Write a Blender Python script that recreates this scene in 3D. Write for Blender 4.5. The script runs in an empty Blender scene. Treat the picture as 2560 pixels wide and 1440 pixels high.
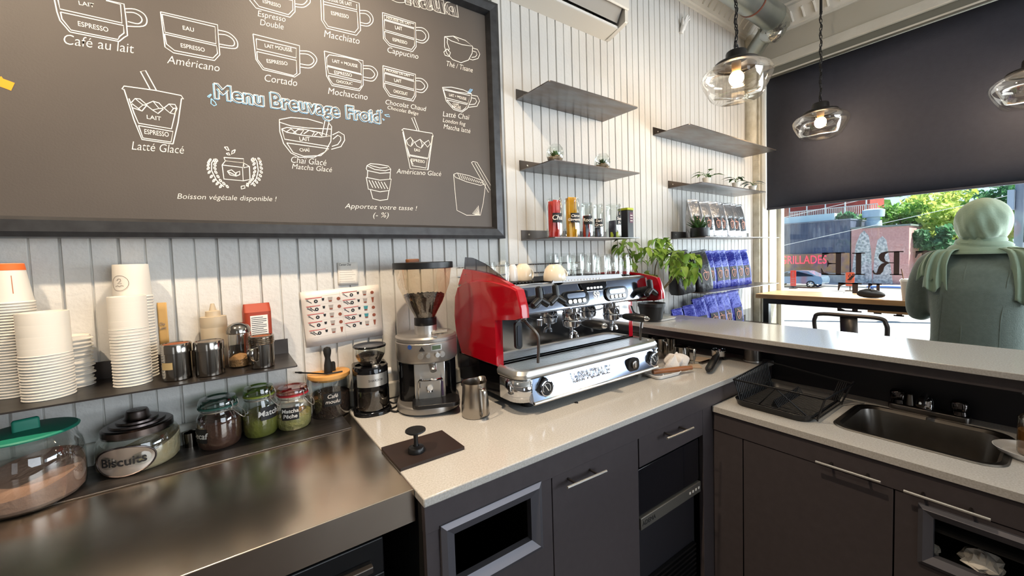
import bpy, math, random
from mathutils import Vector, Matrix
R = random.Random(7)
PI = math.pi
S = bpy.context.scene
COL = S.collection

# ---------------------------------------------------------------- camera
F_PX, CXP, CYP = 999.63, 1280.0, 695.92
CAM = Vector((0.0, -1.534, 1.43))
_yaw, _pit, _rol = 0.6163, -0.0485, -0.0327
_f = Vector((math.sin(_yaw) * math.cos(_pit), math.cos(_yaw) * math.cos(_pit), math.sin(_pit)))
_r0 = Vector((math.cos(_yaw), -math.sin(_yaw), 0))
_u0 = _r0.cross(_f)
_rt = _r0 * math.cos(_rol) + _u0 * math.sin(_rol)
_up = _u0 * math.cos(_rol) - _r0 * math.sin(_rol)
cd = bpy.data.cameras.new('camera')
cd.sensor_width = 36.0
cd.lens = F_PX / 2560 * 36.0
cd.shift_y = -(720 - CYP) / 2560
cd.clip_start = 0.02
cd.clip_end = 200
cam = bpy.data.objects.new('camera', cd)
COL.objects.link(cam)
m = Matrix((_rt, _up, -_f)).transposed().to_4x4()
m.translation = CAM
cam.matrix_world = m
S.camera = cam

# ---------------------------------------------------------------- view and daylight
S.view_settings.view_transform = 'Standard'
S.view_settings.look = 'None'
S.view_settings.gamma = 1.0
S.view_settings.exposure = 0.35
S.view_settings.use_curve_mapping = False
S.cycles.use_denoising = True
S.cycles.max_bounces = 8
S.cycles.diffuse_bounces = 4
S.cycles.glossy_bounces = 4
S.cycles.transmission_bounces = 6
S.cycles.transparent_max_bounces = 24
S.cycles.sample_clamp_indirect = 6.0
S.cycles.caustics_reflective = False
S.cycles.caustics_refractive = False
w = bpy.data.worlds.new('sky')
S.world = w
w.use_nodes = True
bg = w.node_tree.nodes['Background']
sky = w.node_tree.nodes.new('ShaderNodeTexSky')
sky.sky_type = 'HOSEK_WILKIE'
sky.turbidity = 3.0
sky.sun_direction = (0.36, -0.50, 0.79)
w.node_tree.links.new(sky.outputs[0], bg.inputs[0])
bg.inputs[1].default_value = 6.5

def lamp(name, kind, loc, energy, color, size=0.1, aim=None, size_y=None, spread=None):
    l = bpy.data.lights.new(name, kind)
    l.energy = energy
    l.color = color
    if kind == 'AREA':
        l.size = size
        if size_y:
            l.shape = 'RECTANGLE'
            l.size_y = size_y
        if spread:
            l.spread = spread
    elif kind == 'SUN':
        l.angle = size
    else:
        l.shadow_soft_size = size
    o = bpy.data.objects.new(name, l)
    COL.objects.link(o)
    o.location = loc
    if aim is not None:
        o.rotation_euler = (Vector(aim) - Vector(loc)).to_track_quat('-Z', 'Y').to_euler()
    return o

WARM = (1.0, 0.79, 0.57)
lamp('sun', 'SUN', (8, -4, 9), 13.0, (1.0, 0.95, 0.87), 0.009, aim=(8 - 0.36, -4 + 0.50, 9 - 0.79))
# added fill behind the camera, standing in for unseen street windows and a door
lamp('rear_daylight_fill', 'AREA', (2.2, -5.4, 1.9), 105, (0.82, 0.91, 1.0), 2.6, aim=(1.6, 0, 1.2), size_y=2.0)
lamp('rear_side_fill', 'AREA', (-1.4, -5.4, 1.5), 7, (0.88, 0.94, 1.0), 1.0, aim=(0, 0, 1.2), size_y=2.2)
# daylight entering through the window on the right
lamp('daylight_window', 'AREA', (3.72, -1.9, 1.3), 88, (0.85, 0.92, 1.0), 3.2, aim=(1.2, -1.3, 2.6), size_y=0.9)
# warm ceiling spots above the counter, just above the picture
for sx, e in ((-0.75, 104), (0.35, 100)):
    l_ = lamp('ceiling_spot_light', 'SPOT', (sx, -0.80, 2.86), e, WARM, 0.03, aim=(sx + 0.1, -0.28, 0.9))
    l_.data.spot_size = math.radians(124)
    l_.data.spot_blend = 1.0

# ---------------------------------------------------------------- pixel helpers (frame 2560 x 1440)
def ray(x, y):
    return _f + _rt * ((x - CXP) / F_PX) - _up * ((y - CYP) / F_PX)
def at_z(x, y, z):
    d = ray(x, y)
    return CAM + d * ((z - CAM.z) / d.z)
def at_y(x, y, Y=0.0):
    d = ray(x, y)
    return CAM + d * ((Y - CAM.y) / d.y)
def at_x(x, y, X):
    d = ray(x, y)
    return CAM + d * ((X - CAM.x) / d.x)
def at_p(x, y, p):
    """ray through a pixel with the upright plane through p that faces the camera"""
    n = Vector((p.x - CAM.x, p.y - CAM.y, 0))
    d = ray(x, y)
    return CAM + d * (n.dot(Vector((p.x - CAM.x, p.y - CAM.y, 0))) / n.dot(d))
def px_size(p):
    return ((p - CAM).dot(_f)) / F_PX
def cyl_at(xl, xr, yb, z, ym=None):
    """centre and radius of an upright cylinder from its left, right and front-bottom pixels"""
    xc = (xl + xr) / 2
    near = at_z(xc, yb, z)
    d = Vector((near.x - CAM.x, near.y - CAM.y, 0))
    a, b = ray(xl, ym or yb), ray(xr, ym or yb)
    a.z = b.z = 0
    s = math.sin(a.angle(b) / 2)
    D = d.length
    r = D * s / (1 - s)
    c = near + d.normalized() * r
    return Vector((c.x, c.y, z)), r

# ---------------------------------------------------------------- materials
def lin(h):
    h = h.lstrip('#')
    o = []
    for i in (0, 2, 4):
        c = int(h[i:i + 2], 16) / 255
        o.append(c / 12.92 if c <= 0.04045 else ((c + 0.055) / 1.055) ** 2.4)
    return (*o, 1.0)
def mat(name, col, rough=0.5, metal=0.0, spec=0.5, noise=None, bump=None, coat=0, trans=0, ior=1.45, emit=None, sheen=0, sss=0):
    """noise = (scale, second colour, amount, detail); bump = (scale, strength)"""
    m = bpy.data.materials.new(name)
    m.use_nodes = True
    nt = m.node_tree
    b = nt.nodes['Principled BSDF']
    c = lin(col) if isinstance(col, str) else (*col, 1.0)
    b.inputs['Base Color'].default_value = c
    b.inputs['Roughness'].default_value = rough
    b.inputs['Metallic'].default_value = metal
    b.inputs['Specular IOR Level'].default_value = spec
    b.inputs['IOR'].default_value = ior
    b.inputs['Coat Weight'].default_value = coat
    b.inputs['Transmission Weight'].default_value = trans
    b.inputs['Sheen Weight'].default_value = sheen
    if emit:
        b.inputs['Emission Color'].default_value = lin(emit[0])
        b.inputs['Emission Strength'].default_value = emit[1]
    if noise or bump:
        tc = nt.nodes.new('ShaderNodeTexCoord')
    if noise:
        mp = nt.nodes.new('ShaderNodeMapping')
        nt.links.new(tc.outputs['Object'], mp.inputs[0])
        if len(noise) > 4:
            mp.inputs['Scale'].default_value = noise[4]
        n = nt.nodes.new('ShaderNodeTexNoise')
        n.inputs['Scale'].default_value = noise[0]
        n.inputs['Detail'].default_value = noise[3] if len(noise) > 3 else 4
        nt.links.new(mp.outputs[0], n.inputs['Vector'])
        r = nt.nodes.new('ShaderNodeValToRGB')
        r.color_ramp.elements[0].position = 0.5 - 0.5 * (1 - noise[2]) * 0.6
        r.color_ramp.elements[1].position = 0.5 + 0.5 * (1 - noise[2]) * 0.6
        r.color_ramp.elements[0].color = c
        r.color_ramp.elements[1].color = lin(noise[1])
        nt.links.new(n.outputs['Fac'], r.inputs[0])
        nt.links.new(r.outputs[0], b.inputs['Base Color'])
    if bump:
        n2 = nt.nodes.new('ShaderNodeTexNoise')
        n2.inputs['Scale'].default_value = bump[0]
        n2.inputs['Detail'].default_value = 5
        if len(bump) > 2:
            mp2 = nt.nodes.new('ShaderNodeMapping')
            mp2.inputs['Scale'].default_value = bump[2]
            nt.links.new(tc.outputs['Object'], mp2.inputs[0])
            nt.links.new(mp2.outputs[0], n2.inputs['Vector'])
        else:
            nt.links.new(tc.outputs['Object'], n2.inputs['Vector'])
        bp = nt.nodes.new('ShaderNodeBump')
        bp.inputs['Strength'].default_value = bump[1]
        bp.inputs['Distance'].default_value = 0.01
        nt.links.new(n2.outputs['Fac'], bp.inputs['Height'])
        nt.links.new(bp.outputs[0], b.inputs['Normal'])
    return m
def thin_glass(name, tint='#f4f8f6', edge=0.75, rough=0.02, base=0.055):
    """a clear thin wall: see-through with reflections that grow towards grazing angles"""
    m = bpy.data.materials.new(name)
    m.use_nodes = True
    nt = m.node_tree
    nt.nodes.remove(nt.nodes['Principled BSDF'])
    out = nt.nodes['Material Output']
    lw = nt.nodes.new('ShaderNodeLayerWeight')
    lw.inputs['Blend'].default_value = 0.29
    mr = nt.nodes.new('ShaderNodeMapRange')
    mr.inputs['To Min'].default_value = base
    mr.inputs['To Max'].default_value = edge
    nt.links.new(lw.outputs['Facing'], mr.inputs['Value'])
    t = nt.nodes.new('ShaderNodeBsdfTransparent')
    t.inputs[0].default_value = lin(tint)
    g = nt.nodes.new('ShaderNodeBsdfGlossy')
    g.inputs['Roughness'].default_value = rough
    g.inputs[0].default_value = (1, 1, 1, 1)
    mx = nt.nodes.new('ShaderNodeMixShader')
    nt.links.new(mr.outputs[0], mx.inputs[0])
    nt.links.new(t.outputs[0], mx.inputs[1])
    nt.links.new(g.outputs[0], mx.inputs[2])
    nt.links.new(mx.outputs[0], out.inputs[0])
    return m

M = {}
M['paint'] = mat('white_board_paint', '#d9d8d4', 0.42, noise=(3.0, '#cfccc6', 0.3, 6), bump=(60, 0.22))
M['trim'] = mat('white_trim_paint', '#d6d4cc', 0.4, noise=(6, '#c9c6bb', 0.3, 5), bump=(25, 0.25))
M['rough_trim'] = mat('rough_trim_plaster', '#cfcabb', 0.7, noise=(18, '#b5ae9a', 0.3, 6), bump=(40, 0.6))
M['plaster'] = mat('grey_beige_wall', '#c4c0b4', 0.6, noise=(2, '#b9b5a8', 0.2), bump=(30, 0.1))
M['ceil'] = mat('pressed_tin_ceiling', '#dcdad2', 0.5, noise=(4, '#d0cdc3', 0.3), bump=(14, 0.8))
M['floor'] = mat('dark_floor', '#3a2f2a', 0.5, noise=(6, '#2a211d', 0.3))
M['backroom'] = mat('back_room_wall', '#8a7f75', 0.7)
M['quartz'] = mat('speckled_quartz', '#c6c4c0', 0.13, noise=(230, '#b3afa8', 0.4, 3))
M['steel'] = mat('brushed_steel', '#ddd0bf', 0.23, 1.0, noise=(5, '#c4b5a4', 0.2, 7), bump=(8, 0.05))
M['steel_dark'] = mat('dark_steel_sheet', '#6f6a66', 0.36, 0.9, noise=(7, '#524c48', 0.35, 7, (1, 6, 1)))
M['steel_rust'] = mat('raw_steel_with_rust', '#7f7f80', 0.34, 0.85, noise=(5, '#6c5d54', 0.5, 5, (1, 3, 1)))
M['chrome'] = mat('chrome', '#d8dade', 0.07, 1.0)
M['satin'] = mat('satin_steel', '#cfcdc8', 0.3, 0.9)
M['satin_dark'] = mat('dark_satin_steel', '#77716c', 0.3, 1.0)
M['cab'] = mat('brown_grey_laminate', '#4c4648', 0.42, noise=(40, '#474143', 0.2))
M['cab_blk'] = mat('black_laminate', '#26252a', 0.45)
M['frame_alu'] = mat('grey_aluminium_profile', '#66656b', 0.45, 0.5)
M['black'] = mat('black_plastic', '#161617', 0.35)
M['black_gloss'] = mat('gloss_black', '#0d0d0f', 0.08)
M['rubber'] = mat('black_rubber', '#141414', 0.7)
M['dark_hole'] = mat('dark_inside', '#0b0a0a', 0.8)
M['glass'] = thin_glass('clear_glass')
M['glass_fine'] = thin_glass('fine_glass', '#fbfcfb', 0.6, 0.01, 0.05)
M['pane'] = thin_glass('window_pane', '#f3f7f6', 0.5, 0.0, 0.035)
M['white'] = mat('white_plastic', '#e6e4df', 0.4)
M['paper'] = mat('white_paper', '#ece8e0', 0.7, noise=(9, '#e2ddd3', 0.3))
M['cup'] = mat('white_cup_board', '#d8d2c7', 0.6)
M['wood'] = mat('light_wood', '#b98a5c', 0.5, noise=(6, '#8f6640', 0.35, 6, (1, 8, 8)))
M['bamboo'] = mat('bamboo_lid', '#d6a05c', 0.45, noise=(8, '#c08a48', 0.3, 5, (1, 8, 1)))
M['wood_dark'] = mat('brown_wood', '#7a4a28', 0.5, noise=(8, '#5d361c', 0.3, 5, (1, 8, 8)))
M['red'] = mat('glossy_red_panel', '#a80a1c', 0.12, coat=0.6)
M['coffee'] = mat('ground_coffee', '#3a2418', 0.9, noise=(90, '#23150d', 0.4), bump=(120, 0.8))
M['beans'] = mat('roasted_beans', '#1e1511', 0.45, noise=(60, '#38281f', 0.4), bump=(70, 1.0))
M['chalk'] = mat('chalk', '#ece6dc', 0.9)
M['chalk_blue'] = mat('blue_chalk', '#8fc0e8', 0.9)
M['chalk_orange'] = mat('orange_chalk', '#f0a030', 0.9)
M['board'] = mat('chalkboard', '#4b4540', 0.5, noise=(2.2, '#57504a', 0.1, 7), bump=(200, 0.05))
M['board_frame'] = mat('dark_metal_frame', '#4a4b4d', 0.34, 0.6, noise=(5, '#3c3c3e', 0.3, 6, (6, 6, 6)))
M['ink'] = mat('black_ink', '#1a1a1c', 0.6)
M['black_label'] = mat('black_chalk_label', '#17181a', 0.5)

# ---------------------------------------------------------------- mesh builder
class MB:
    def __init__(s):
        s.v, s.f, s.sm, s.mi = [], [], [], []
        s.M = Matrix.Identity(4)
        s.k = 0
    def add(s, vs, fs, smooth=False):
        n = len(s.v)
        s.v += [tuple(s.M @ Vector(p)) for p in vs]
        s.f += [tuple(i + n for i in f) for f in fs]
        s.sm += [smooth] * len(fs)
        s.mi += [s.k] * len(fs)
        return s
    def box(s, x0, x1, y0, y1, z0, z1):
        v = [(x, y, z) for z in (z0, z1) for y in (y0, y1) for x in (x0, x1)]
        return s.add(v, [(0, 2, 3, 1), (4, 5, 7, 6), (0, 1, 5, 4), (2, 6, 7, 3), (0, 4, 6, 2), (1, 3, 7, 5)])
    def rbox(s, x0, x1, y0, y1, z0, z1, r, n=5, top=0.0):
        """box with rounded upright edges; top > 0 also rounds the upper rim"""
        pts = rrect(x0, x1, y0, y1, r, n)
        if top <= 0:
            return s.prism(pts, z0, z1)
        cx, cy = (x0 + x1) / 2, (y0 + y1) / 2
        rings = [(pts, z0), (pts, z1 - top)]
        for i in range(1, 5):
            a = i / 4 * PI / 2
            d = top * (1 - math.cos(a))
            rings.append((rrect(x0 + d, x1 - d, y0 + d, y1 - d, max(r - d, 0.0005), n), z1 - top + top * math.sin(a)))
        return s.loft([[(x, y, z) for x, y in p] for p, z in rings])
    def prism(s, pts, z0, z1, axis='z', smooth=False):
        n = len(pts)
        def P(a, b, c):
            return {'z': (a, b, c), 'y': (a, c, b), 'x': (c, a, b)}[axis]
        v = [P(a, b, z0) for a, b in pts] + [P(a, b, z1) for a, b in pts]
        f = [(i, (i + 1) % n, n + (i + 1) % n, n + i) for i in range(n)]
        s.add(v, f, smooth)
        return s.add(v, [tuple(range(n))[::-1], tuple(range(n, 2 * n))])
    def loft(s, rings, cap0=True, cap1=True, smooth=True, closed=True):
        n = len(rings[0])
        v = [p for r in rings for p in r]
        f = []
        for k in range(len(rings) - 1):
            for i in range(n if closed else n - 1):
                j = (i + 1) % n
                f.append((k * n + i, k * n + j, (k + 1) * n + j, (k + 1) * n + i))
        s.add(v, f, smooth)
        if cap0:
            s.add(rings[0], [tuple(range(n))[::-1]])
        if cap1:
            s.add(rings[-1], [tuple(range(n))])
        return s
    def lathe(s, prof, n=32, c=(0, 0, 0), cap0=False, cap1=False, sx=1, sy=1):
        rings = [[(c[0] + r * sx * math.cos(2 * PI * i / n), c[1] + r * sy * math.sin(2 * PI * i / n), c[2] + z) for i in range(n)] for r, z in prof]
        return s.loft(rings, cap0, cap1)
    def cyl(s, c, r, h, n=28, r2=None, ch=0.0):
        r2 = r if r2 is None else r2
        if ch:
            return s.lathe([(r - ch, 0), (r, ch), (r2, h - ch), (r2 - ch, h)], n, c, True, True)
        return s.lathe([(r, 0), (r2, h)], n, c, True, True)
    def sphere(s, c, r, n=16, m=10, sx=1, sy=1, sz=1):
        prof = [(max(r * math.sin(PI * i / m), 1e-5), -r * math.cos(PI * i / m) * sz) for i in range(m + 1)]
        return s.lathe(prof, n, c, False, False, sx, sy)
    def tube(s, pts, r, n=8, closed=False, cap=True):
        pts = [Vector(p) for p in pts]
        k = len(pts)
        rs = r if isinstance(r, (list, tuple)) else [r] * k
        rings, ref = [], None
        for i, p in enumerate(pts):
            if closed:
                t = (pts[(i + 1) % k] - pts[i - 1])
            else:
                t = pts[min(i + 1, k - 1)] - pts[max(i - 1, 0)]
            if t.length < 1e-9:
                t = Vector((0, 0, 1))
            t.normalize()
            if ref is None:
                ref = Vector((0, 0, 1)) if abs(t.z) < 0.9 else Vector((1, 0, 0))
            a = t.cross(ref)
            if a.length < 1e-6:
                a = t.orthogonal()
            a.normalize()
            b = a.cross(t).normalized()
            ref = b
            rings.append([tuple(p + a * (rs[i] * math.cos(2 * PI * j / n)) + b * (rs[i] * math.sin(2 * PI * j / n))) for j in range(n)])
        if closed:
            rings.append(rings[0])
            return s.loft(rings, False, False)
        return s.loft(rings, cap, cap)
    def bar(s, a, b, wid, hei, up=(0, 0, 1)):
        a, b = Vector(a), Vector(b)
        t = (b - a).normalized()
        x = t.cross(Vector(up)).normalized()
        y = x.cross(t)
        v = [tuple(p + x * (sx * wid / 2) + y * (sy * hei / 2)) for p in (a, b) for sx, sy in ((-1, -1), (1, -1), (1, 1), (-1, 1))]
        return s.add(v, [(0, 1, 2, 3)[::-1], (4, 5, 6, 7), (0, 1, 5, 4), (1, 2, 6, 5), (2, 3, 7, 6), (3, 0, 4, 7)])
    def sheet(s, grid, smooth=True):
        h, wd = len(grid), len(grid[0])
        v = [p for r in grid for p in r]
        f = [(i * wd + j, i * wd + j + 1, (i + 1) * wd + j + 1, (i + 1) * wd + j) for i in range(h - 1) for j in range(wd - 1)]
        return s.add(v, f, smooth)
    def ribbon(s, pts, wid, n):
        """flat stroke of chalk or paint on a surface with normal n"""
        n = Vector(n)
        pts = [Vector(p) for p in pts]
        k = len(pts)
        L, Rr = [], []
        for i, p in enumerate(pts):
            t = pts[min(i + 1, k - 1)] - pts[max(i - 1, 0)]
            if t.length < 1e-9:
                t = Vector((1, 0, 0))
            q = n.cross(t.normalized()) * (wid / 2)
            L.append(tuple(p + q)); Rr.append(tuple(p - q))
        return s.add(L + Rr, [(i, i + 1, k + i + 1, k + i) for i in range(k - 1)])
    def build(s, name, m=None, parent=None, loc=None, rz=0, angle=35, bevel=0, flat=False, thick=0, sub=0):
        me = bpy.data.meshes.new(name)
        me.from_pydata(s.v, [], s.f)
        ms = m if isinstance(m, (list, tuple)) else [m]
        for x in ms:
            me.materials.append(x)
        me.polygons.foreach_set('use_smooth', [False if flat else True] * len(s.f))
        if len(ms) > 1:
            me.polygons.foreach_set('material_index', s.mi)
        me.update()
        if not flat:
            me.set_sharp_from_angle(angle=math.radians(angle))
        o = bpy.data.objects.new(name, me)
        COL.objects.link(o)
        if parent:
            o.parent = parent
        if loc is not None:
            o.location = loc
        o.rotation_euler.z = rz
        if thick:
            md = o.modifiers.new('thickness', 'SOLIDIFY'); md.thickness = thick; md.offset = -1
        if bevel:
            md = o.modifiers.new('edge', 'BEVEL'); md.width = bevel; md.segments = 2; md.limit_method = 'ANGLE'; md.angle_limit = math.radians(40)
        if sub:
            md = o.modifiers.new('smooth', 'SUBSURF'); md.levels = sub; md.render_levels = sub
        return o

def rrect(x0, x1, y0, y1, r, n=5):
    p = []
    for cx, cy, a0 in ((x1 - r, y1 - r, 0), (x0 + r, y1 - r, 90), (x0 + r, y0 + r, 180), (x1 - r, y0 + r, 270)):
        for i in range(n + 1):
            a = math.radians(a0 + 90 * i / n)
            p.append((cx + r * math.cos(a), cy + r * math.sin(a)))
    return p
def arc(c, r, a0, a1, n=12, plane='xz', ry=None):
    o = []
    ry = r if ry is None else ry
    for i in range(n + 1):
        a = math.radians(a0 + (a1 - a0) * i / n)
        u, v = r * math.cos(a), ry * math.sin(a)
        o.append({'xz': (c[0] + u, c[1], c[2] + v), 'yz': (c[0], c[1] + u, c[2] + v), 'xy': (c[0] + u, c[1] + v, c[2])}[plane])
    return o
def smooth_path(pts, n=6):
    """Catmull-Rom through the points"""
    P = [Vector(p) for p in pts]
    o = []
    for i in range(len(P) - 1):
        a, b, c, d = P[max(i - 1, 0)], P[i], P[i + 1], P[min(i + 2, len(P) - 1)]
        for k in range(n):
            t = k / n
            o.append(0.5 * ((2 * b) + (c - a) * t + (2 * a - 5 * b + 4 * c - d) * t * t + (3 * b - a - 3 * c + d) * t ** 3))
    o.append(P[-1])
    return o
def tag(o, label, cat, group=None, kind=None):
    o['label'] = label
    o['category'] = cat
    if group:
        o['group'] = group
    if kind:
        o['kind'] = kind
    return o
def thing(name, label, cat, loc=(0, 0, 0), rz=0, group=None):
    o = bpy.data.objects.new(name, None)
    o.empty_display_size = 0.05
    COL.objects.link(o)
    o.location = loc
    o.rotation_euler.z = rz
    return tag(o, label, cat, group)
def struct(o):
    o['kind'] = 'structure'
    return o
KIDS = {}
def dup(root, loc, rz=None, label=None, group=None, scale=None):
    """a copy of a thing with copies of its parts and sub-parts (mesh data shared)"""
    def cp(o, par):
        c = o.copy()
        COL.objects.link(c)
        if par:
            c.parent = par
        for ch in list(o.children):
            cp(ch, c)
        return c
    r = cp(root, None)
    r.location = loc
    if rz is not None:
        r.rotation_euler.z = rz
    if scale:
        r.scale = scale if isinstance(scale, (tuple, list)) else (scale,) * 3
    if label:
        r['label'] = label
    if group:
        r['group'] = group
    return r
FONT = None
def text(name, body, size, m, parent=None, mtx=None, extrude=0.0004, outline=0.0, align='CENTER', shear=0.0, offset=0.0, spacing=1.0, line=1.0):
    """lettering turned into a mesh, standing in its local XY plane"""
    c = bpy.data.curves.new(name, 'FONT')
    c.body = body
    c.size = size
    c.align_x = align
    c.align_y = 'CENTER'
    c.shear = shear
    c.offset = offset
    c.space_character = spacing
    c.space_line = line
    c.resolution_u = 3
    if outline:
        c.fill_mode = 'NONE'
        c.bevel_depth = outline
        c.bevel_resolution = 0
    else:
        c.extrude = extrude
    t = bpy.data.objects.new(name, c)
    COL.objects.link(t)
    dg = bpy.context.evaluated_depsgraph_get()
    dg.update()
    me = bpy.data.meshes.new_from_object(t.evaluated_get(dg))
    bpy.data.objects.remove(t)
    me.materials.clear()
    me.materials.append(m)
    if mtx is not None:
        me.transform(mtx)
    o = bpy.data.objects.new(name, me)
    COL.objects.link(o)
    if parent:
        o.parent = parent
    return o
def wall_mtx(p, rot=0.0, sx=1.0, sz=1.0):
    """lettering frame on the board wall: text x -> world x, text y -> world z, facing -y"""
    return Matrix.Translation(p) @ Matrix(((1, 0, 0, 0), (0, 0, -1, 0), (0, 1, 0, 0), (0, 0, 0, 1))) @ Matrix.Rotation(rot, 4, 'Z') @ Matrix.Diagonal((sx, sz, 1, 1))
def face_mtx(p, az, tilt=0.0, rot=0.0):
    """lettering frame on an upright face whose outward normal has heading az (radians)"""
    return Matrix.Translation(p) @ Matrix.Rotation(az + PI / 2, 4, 'Z') @ Matrix.Rotation(PI / 2 - tilt, 4, 'X') @ Matrix.Rotation(rot, 4, 'Z')
# ================================================================ the room
XW = 3.53          # inner face of the window wall
YR = -0.06         # window reveal beside the board wall
XG = 3.80          # glass
# board wall: V-jointed boards with a bead down the middle of each
def board_wall():
    xs = [(-2.2, 0.0)]
    k0 = int((-2.1 - 0.085) / 0.1098)
    k = k0
    while True:
        xb = 0.085 + 0.1098 * k
        if xb > XW - 0.03:
            break
        j = R.uniform(-0.0012, 0.0012)
        xs += [(xb - 0.0042 + j, 0), (xb - 0.0022 + j, 0.010), (xb + 0.0022 + j, 0.010), (xb + 0.0042 + j, 0)]
        xm = xb + 0.0549
        if xm < XW - 0.03:
            xs += [(xm - 0.0032, 0), (xm - 0.0008, 0.0055), (xm + 0.0008, 0.0055), (xm + 0.0032, 0)]
        k += 1
    xs.append((XW, 0))
    b = MB()
    for (x0, y0), (x1, y1) in zip(xs[:-1], xs[1:]):
        b.add([(x0, y0, 0), (x1, y1, 0), (x1, y1, 3.3), (x0, y0, 3.3)], [(0, 1, 2, 3)])
    b.box(-2.2, XW + 0.35, 0.012, 0.1, 0, 3.3)
    return b
struct(board_wall().build('wall_back', M['paint'], flat=True))
b = MB(); b.box(-2.2, 3.6, -5.6, 0.1, -0.05, 0); struct(b.build('floor', M['floor']))
b = MB(); b.box(-2.2, 3.6, -5.6, 0.1, 3.26, 3.32); struct(b.build('ceiling', M['ceil']))
b = MB(); b.box(-2.3, -2.2, -5.6, 0.1, 0, 3.3); struct(b.build('wall_left', M['backroom']))
b = MB(); b.box(-2.2, 3.6, -5.7, -5.6, 0, 3.3); struct(b.build('wall_front', M['backroom']))
# window wall: above, below and beyond the big opening
ZT = 2.83
b = MB()
b.box(XW, XG + 0.08, YR, 0.012, 0, 3.3)                 # pier beside the board wall
b.box(XW, XG + 0.08, -4.6, YR, ZT + 0.05, 3.3)          # head
b.box(XW, XG + 0.08, -4.6, YR, 0, 0.28)                 # sill wall
b.box(XW, XG + 0.08, -5.7, -4.6, 0, 3.3)
struct(b.build('wall_right', M['plaster']))
# casing and reveal
b = MB(); b.box(XW - 0.018, XW, -0.052, 0.0, 0.0, ZT + 0.07); struct(b.build('trim_1', M['rough_trim'], bevel=0.004))
b = MB(); b.box(XW, XW + 0.10, YR - 0.008, YR, 0.28, ZT + 0.05); struct(b.build('trim_2', M['trim'], bevel=0.002))
b = MB(); b.box(XW + 0.10, XG - 0.03, YR - 0.02, YR, 0.28, ZT + 0.05); struct(b.build('trim_3', M['rough_trim'], bevel=0.004))
b = MB(); b.box(XW - 0.02, XW, -4.6, -0.052, 2.845, 2.91); struct(b.build('trim_4', M['trim'], bevel=0.004))
# ribbed corner post rounding the corner high up
b = MB(); b.cyl((XW - 0.1, -0.02, 2.2), 0.045, 0.9, 20); struct(b.build('trim_5', M['rough_trim']))
# pressed cornice on both walls
def cornice_prof():
    return [(0, 3.075), (0.012, 3.075), (0.016, 3.088), (0.028, 3.092), (0.034, 3.105), (0.05, 3.125), (0.075, 3.15), (0.105, 3.168), (0.112, 3.18), (0.124, 3.186), (0.128, 3.2), (0.15, 3.206), (0.155, 3.26), (0, 3.26)]
b = MB()
P = cornice_prof()
b.loft([[(x, -d, z) for d, z in P] for x in (-2.2, XW)], True, True, smooth=False)
for i in range(52):                                     # reeded ornament in the cove
    x = -0.2 + i * 0.071
    b.tube([(x, -0.040, 3.108), (x, -0.066, 3.139), (x, -0.1, 3.163)], 0.0075, 5)
struct(b.build('trim_6', M['ceil']))
b = MB()
b.loft([[(XW - d, y, z) for d, z in P] for y in (-5.6, 0.0)], True, True, smooth=False)
for i in range(60):
    y = -0.08 - i * 0.071
    b.tube([(XW - 0.040, y, 3.108), (XW - 0.066, y, 3.139), (XW - 0.1, y, 3.163)], 0.0075, 5)
struct(b.build('trim_7', M['ceil']))
# stamped panels of the tin ceiling
b = MB()
for i in range(6):
    for j in range(6):
        x0, y0 = 0.2 + i * 0.56, -3.2 + j * 0.52
        pts = [(x0, y0, 3.255), (x0 + 0.5, y0, 3.255), (x0 + 0.5, y0 + 0.46, 3.255), (x0, y0 + 0.46, 3.255)]
        b.tube(pts, 0.008, 6, closed=True)
        b.tube([(x0 + 0.25 + 0.12 * math.cos(a), y0 + 0.23 + 0.12 * math.sin(a), 3.255) for a in [k * PI / 8 for k in range(16)]], 0.007, 6, closed=True)
struct(b.build('trim_8', M['ceil']))
# low upstand along the back of the worktops
b = MB(); b.box(-2.2, 2.09, -0.022, 0.0, 0.91, 0.972); struct(b.build('baseboard_back', M['trim'], bevel=0.005))

# window: frame and glass
wn = bpy.data.objects.new('window_1', None); COL.objects.link(wn); struct(wn)
b = MB()
b.box(XG - 0.03, XG + 0.03, YR - 0.05, YR, 0.28, ZT + 0.05)
b.box(XG - 0.03, XG + 0.03, -4.6, -4.55, 0.28, ZT + 0.05)
b.box(XG - 0.03, XG + 0.03, -4.6, YR, 0.28, 0.34)
b.box(XG - 0.03, XG + 0.03, -4.6, YR, ZT, ZT + 0.05)
struct(b.build('window_frame', M['trim'], wn, bevel=0.003))
b = MB(); b.box(XG - 0.004, XG + 0.004, -4.55, YR - 0.05, 0.34, ZT); o = struct(b.build('window_pane', M['pane'], wn))
o.visible_shadow = True

# roller shade hanging in front of the window, its tube in a dark casing under the head
M['shade'] = mat('charcoal_shade_fabric', '#31333f', 0.75, noise=(30, '#2d2f3b', 0.2), bump=(180, 0.12))
M['cassette'] = mat('grey_casing', '#77776f', 0.4, 0.3)
XS = XW + 0.06
t = thing('roller_shade', 'charcoal roller shade drawn halfway down the street window', 'shade', (XS, -2.2, 2.79))
n = 14
g = []
for i in range(9):
    z = -(2.79 - 1.768) * i / 8
    g.append([(0.006 * math.sin(i * 0.7) * (j % 3 - 1) * 0.3, 2.2 - 0.075 - j * (4.4 - 0.15) / n, z - 0.0012 * j) for j in range(n + 1)])
b = MB(); b.sheet(g); b.build('shade_fabric', M['shade'], t, thick=0.0015)
b = MB(); b.tube([(0, 2.2 - 0.076, -(2.79 - 1.766)), (0, -2.05, -(2.79 - 1.748))], 0.009, 8); b.build('hem_bar', M['shade'], t)
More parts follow.
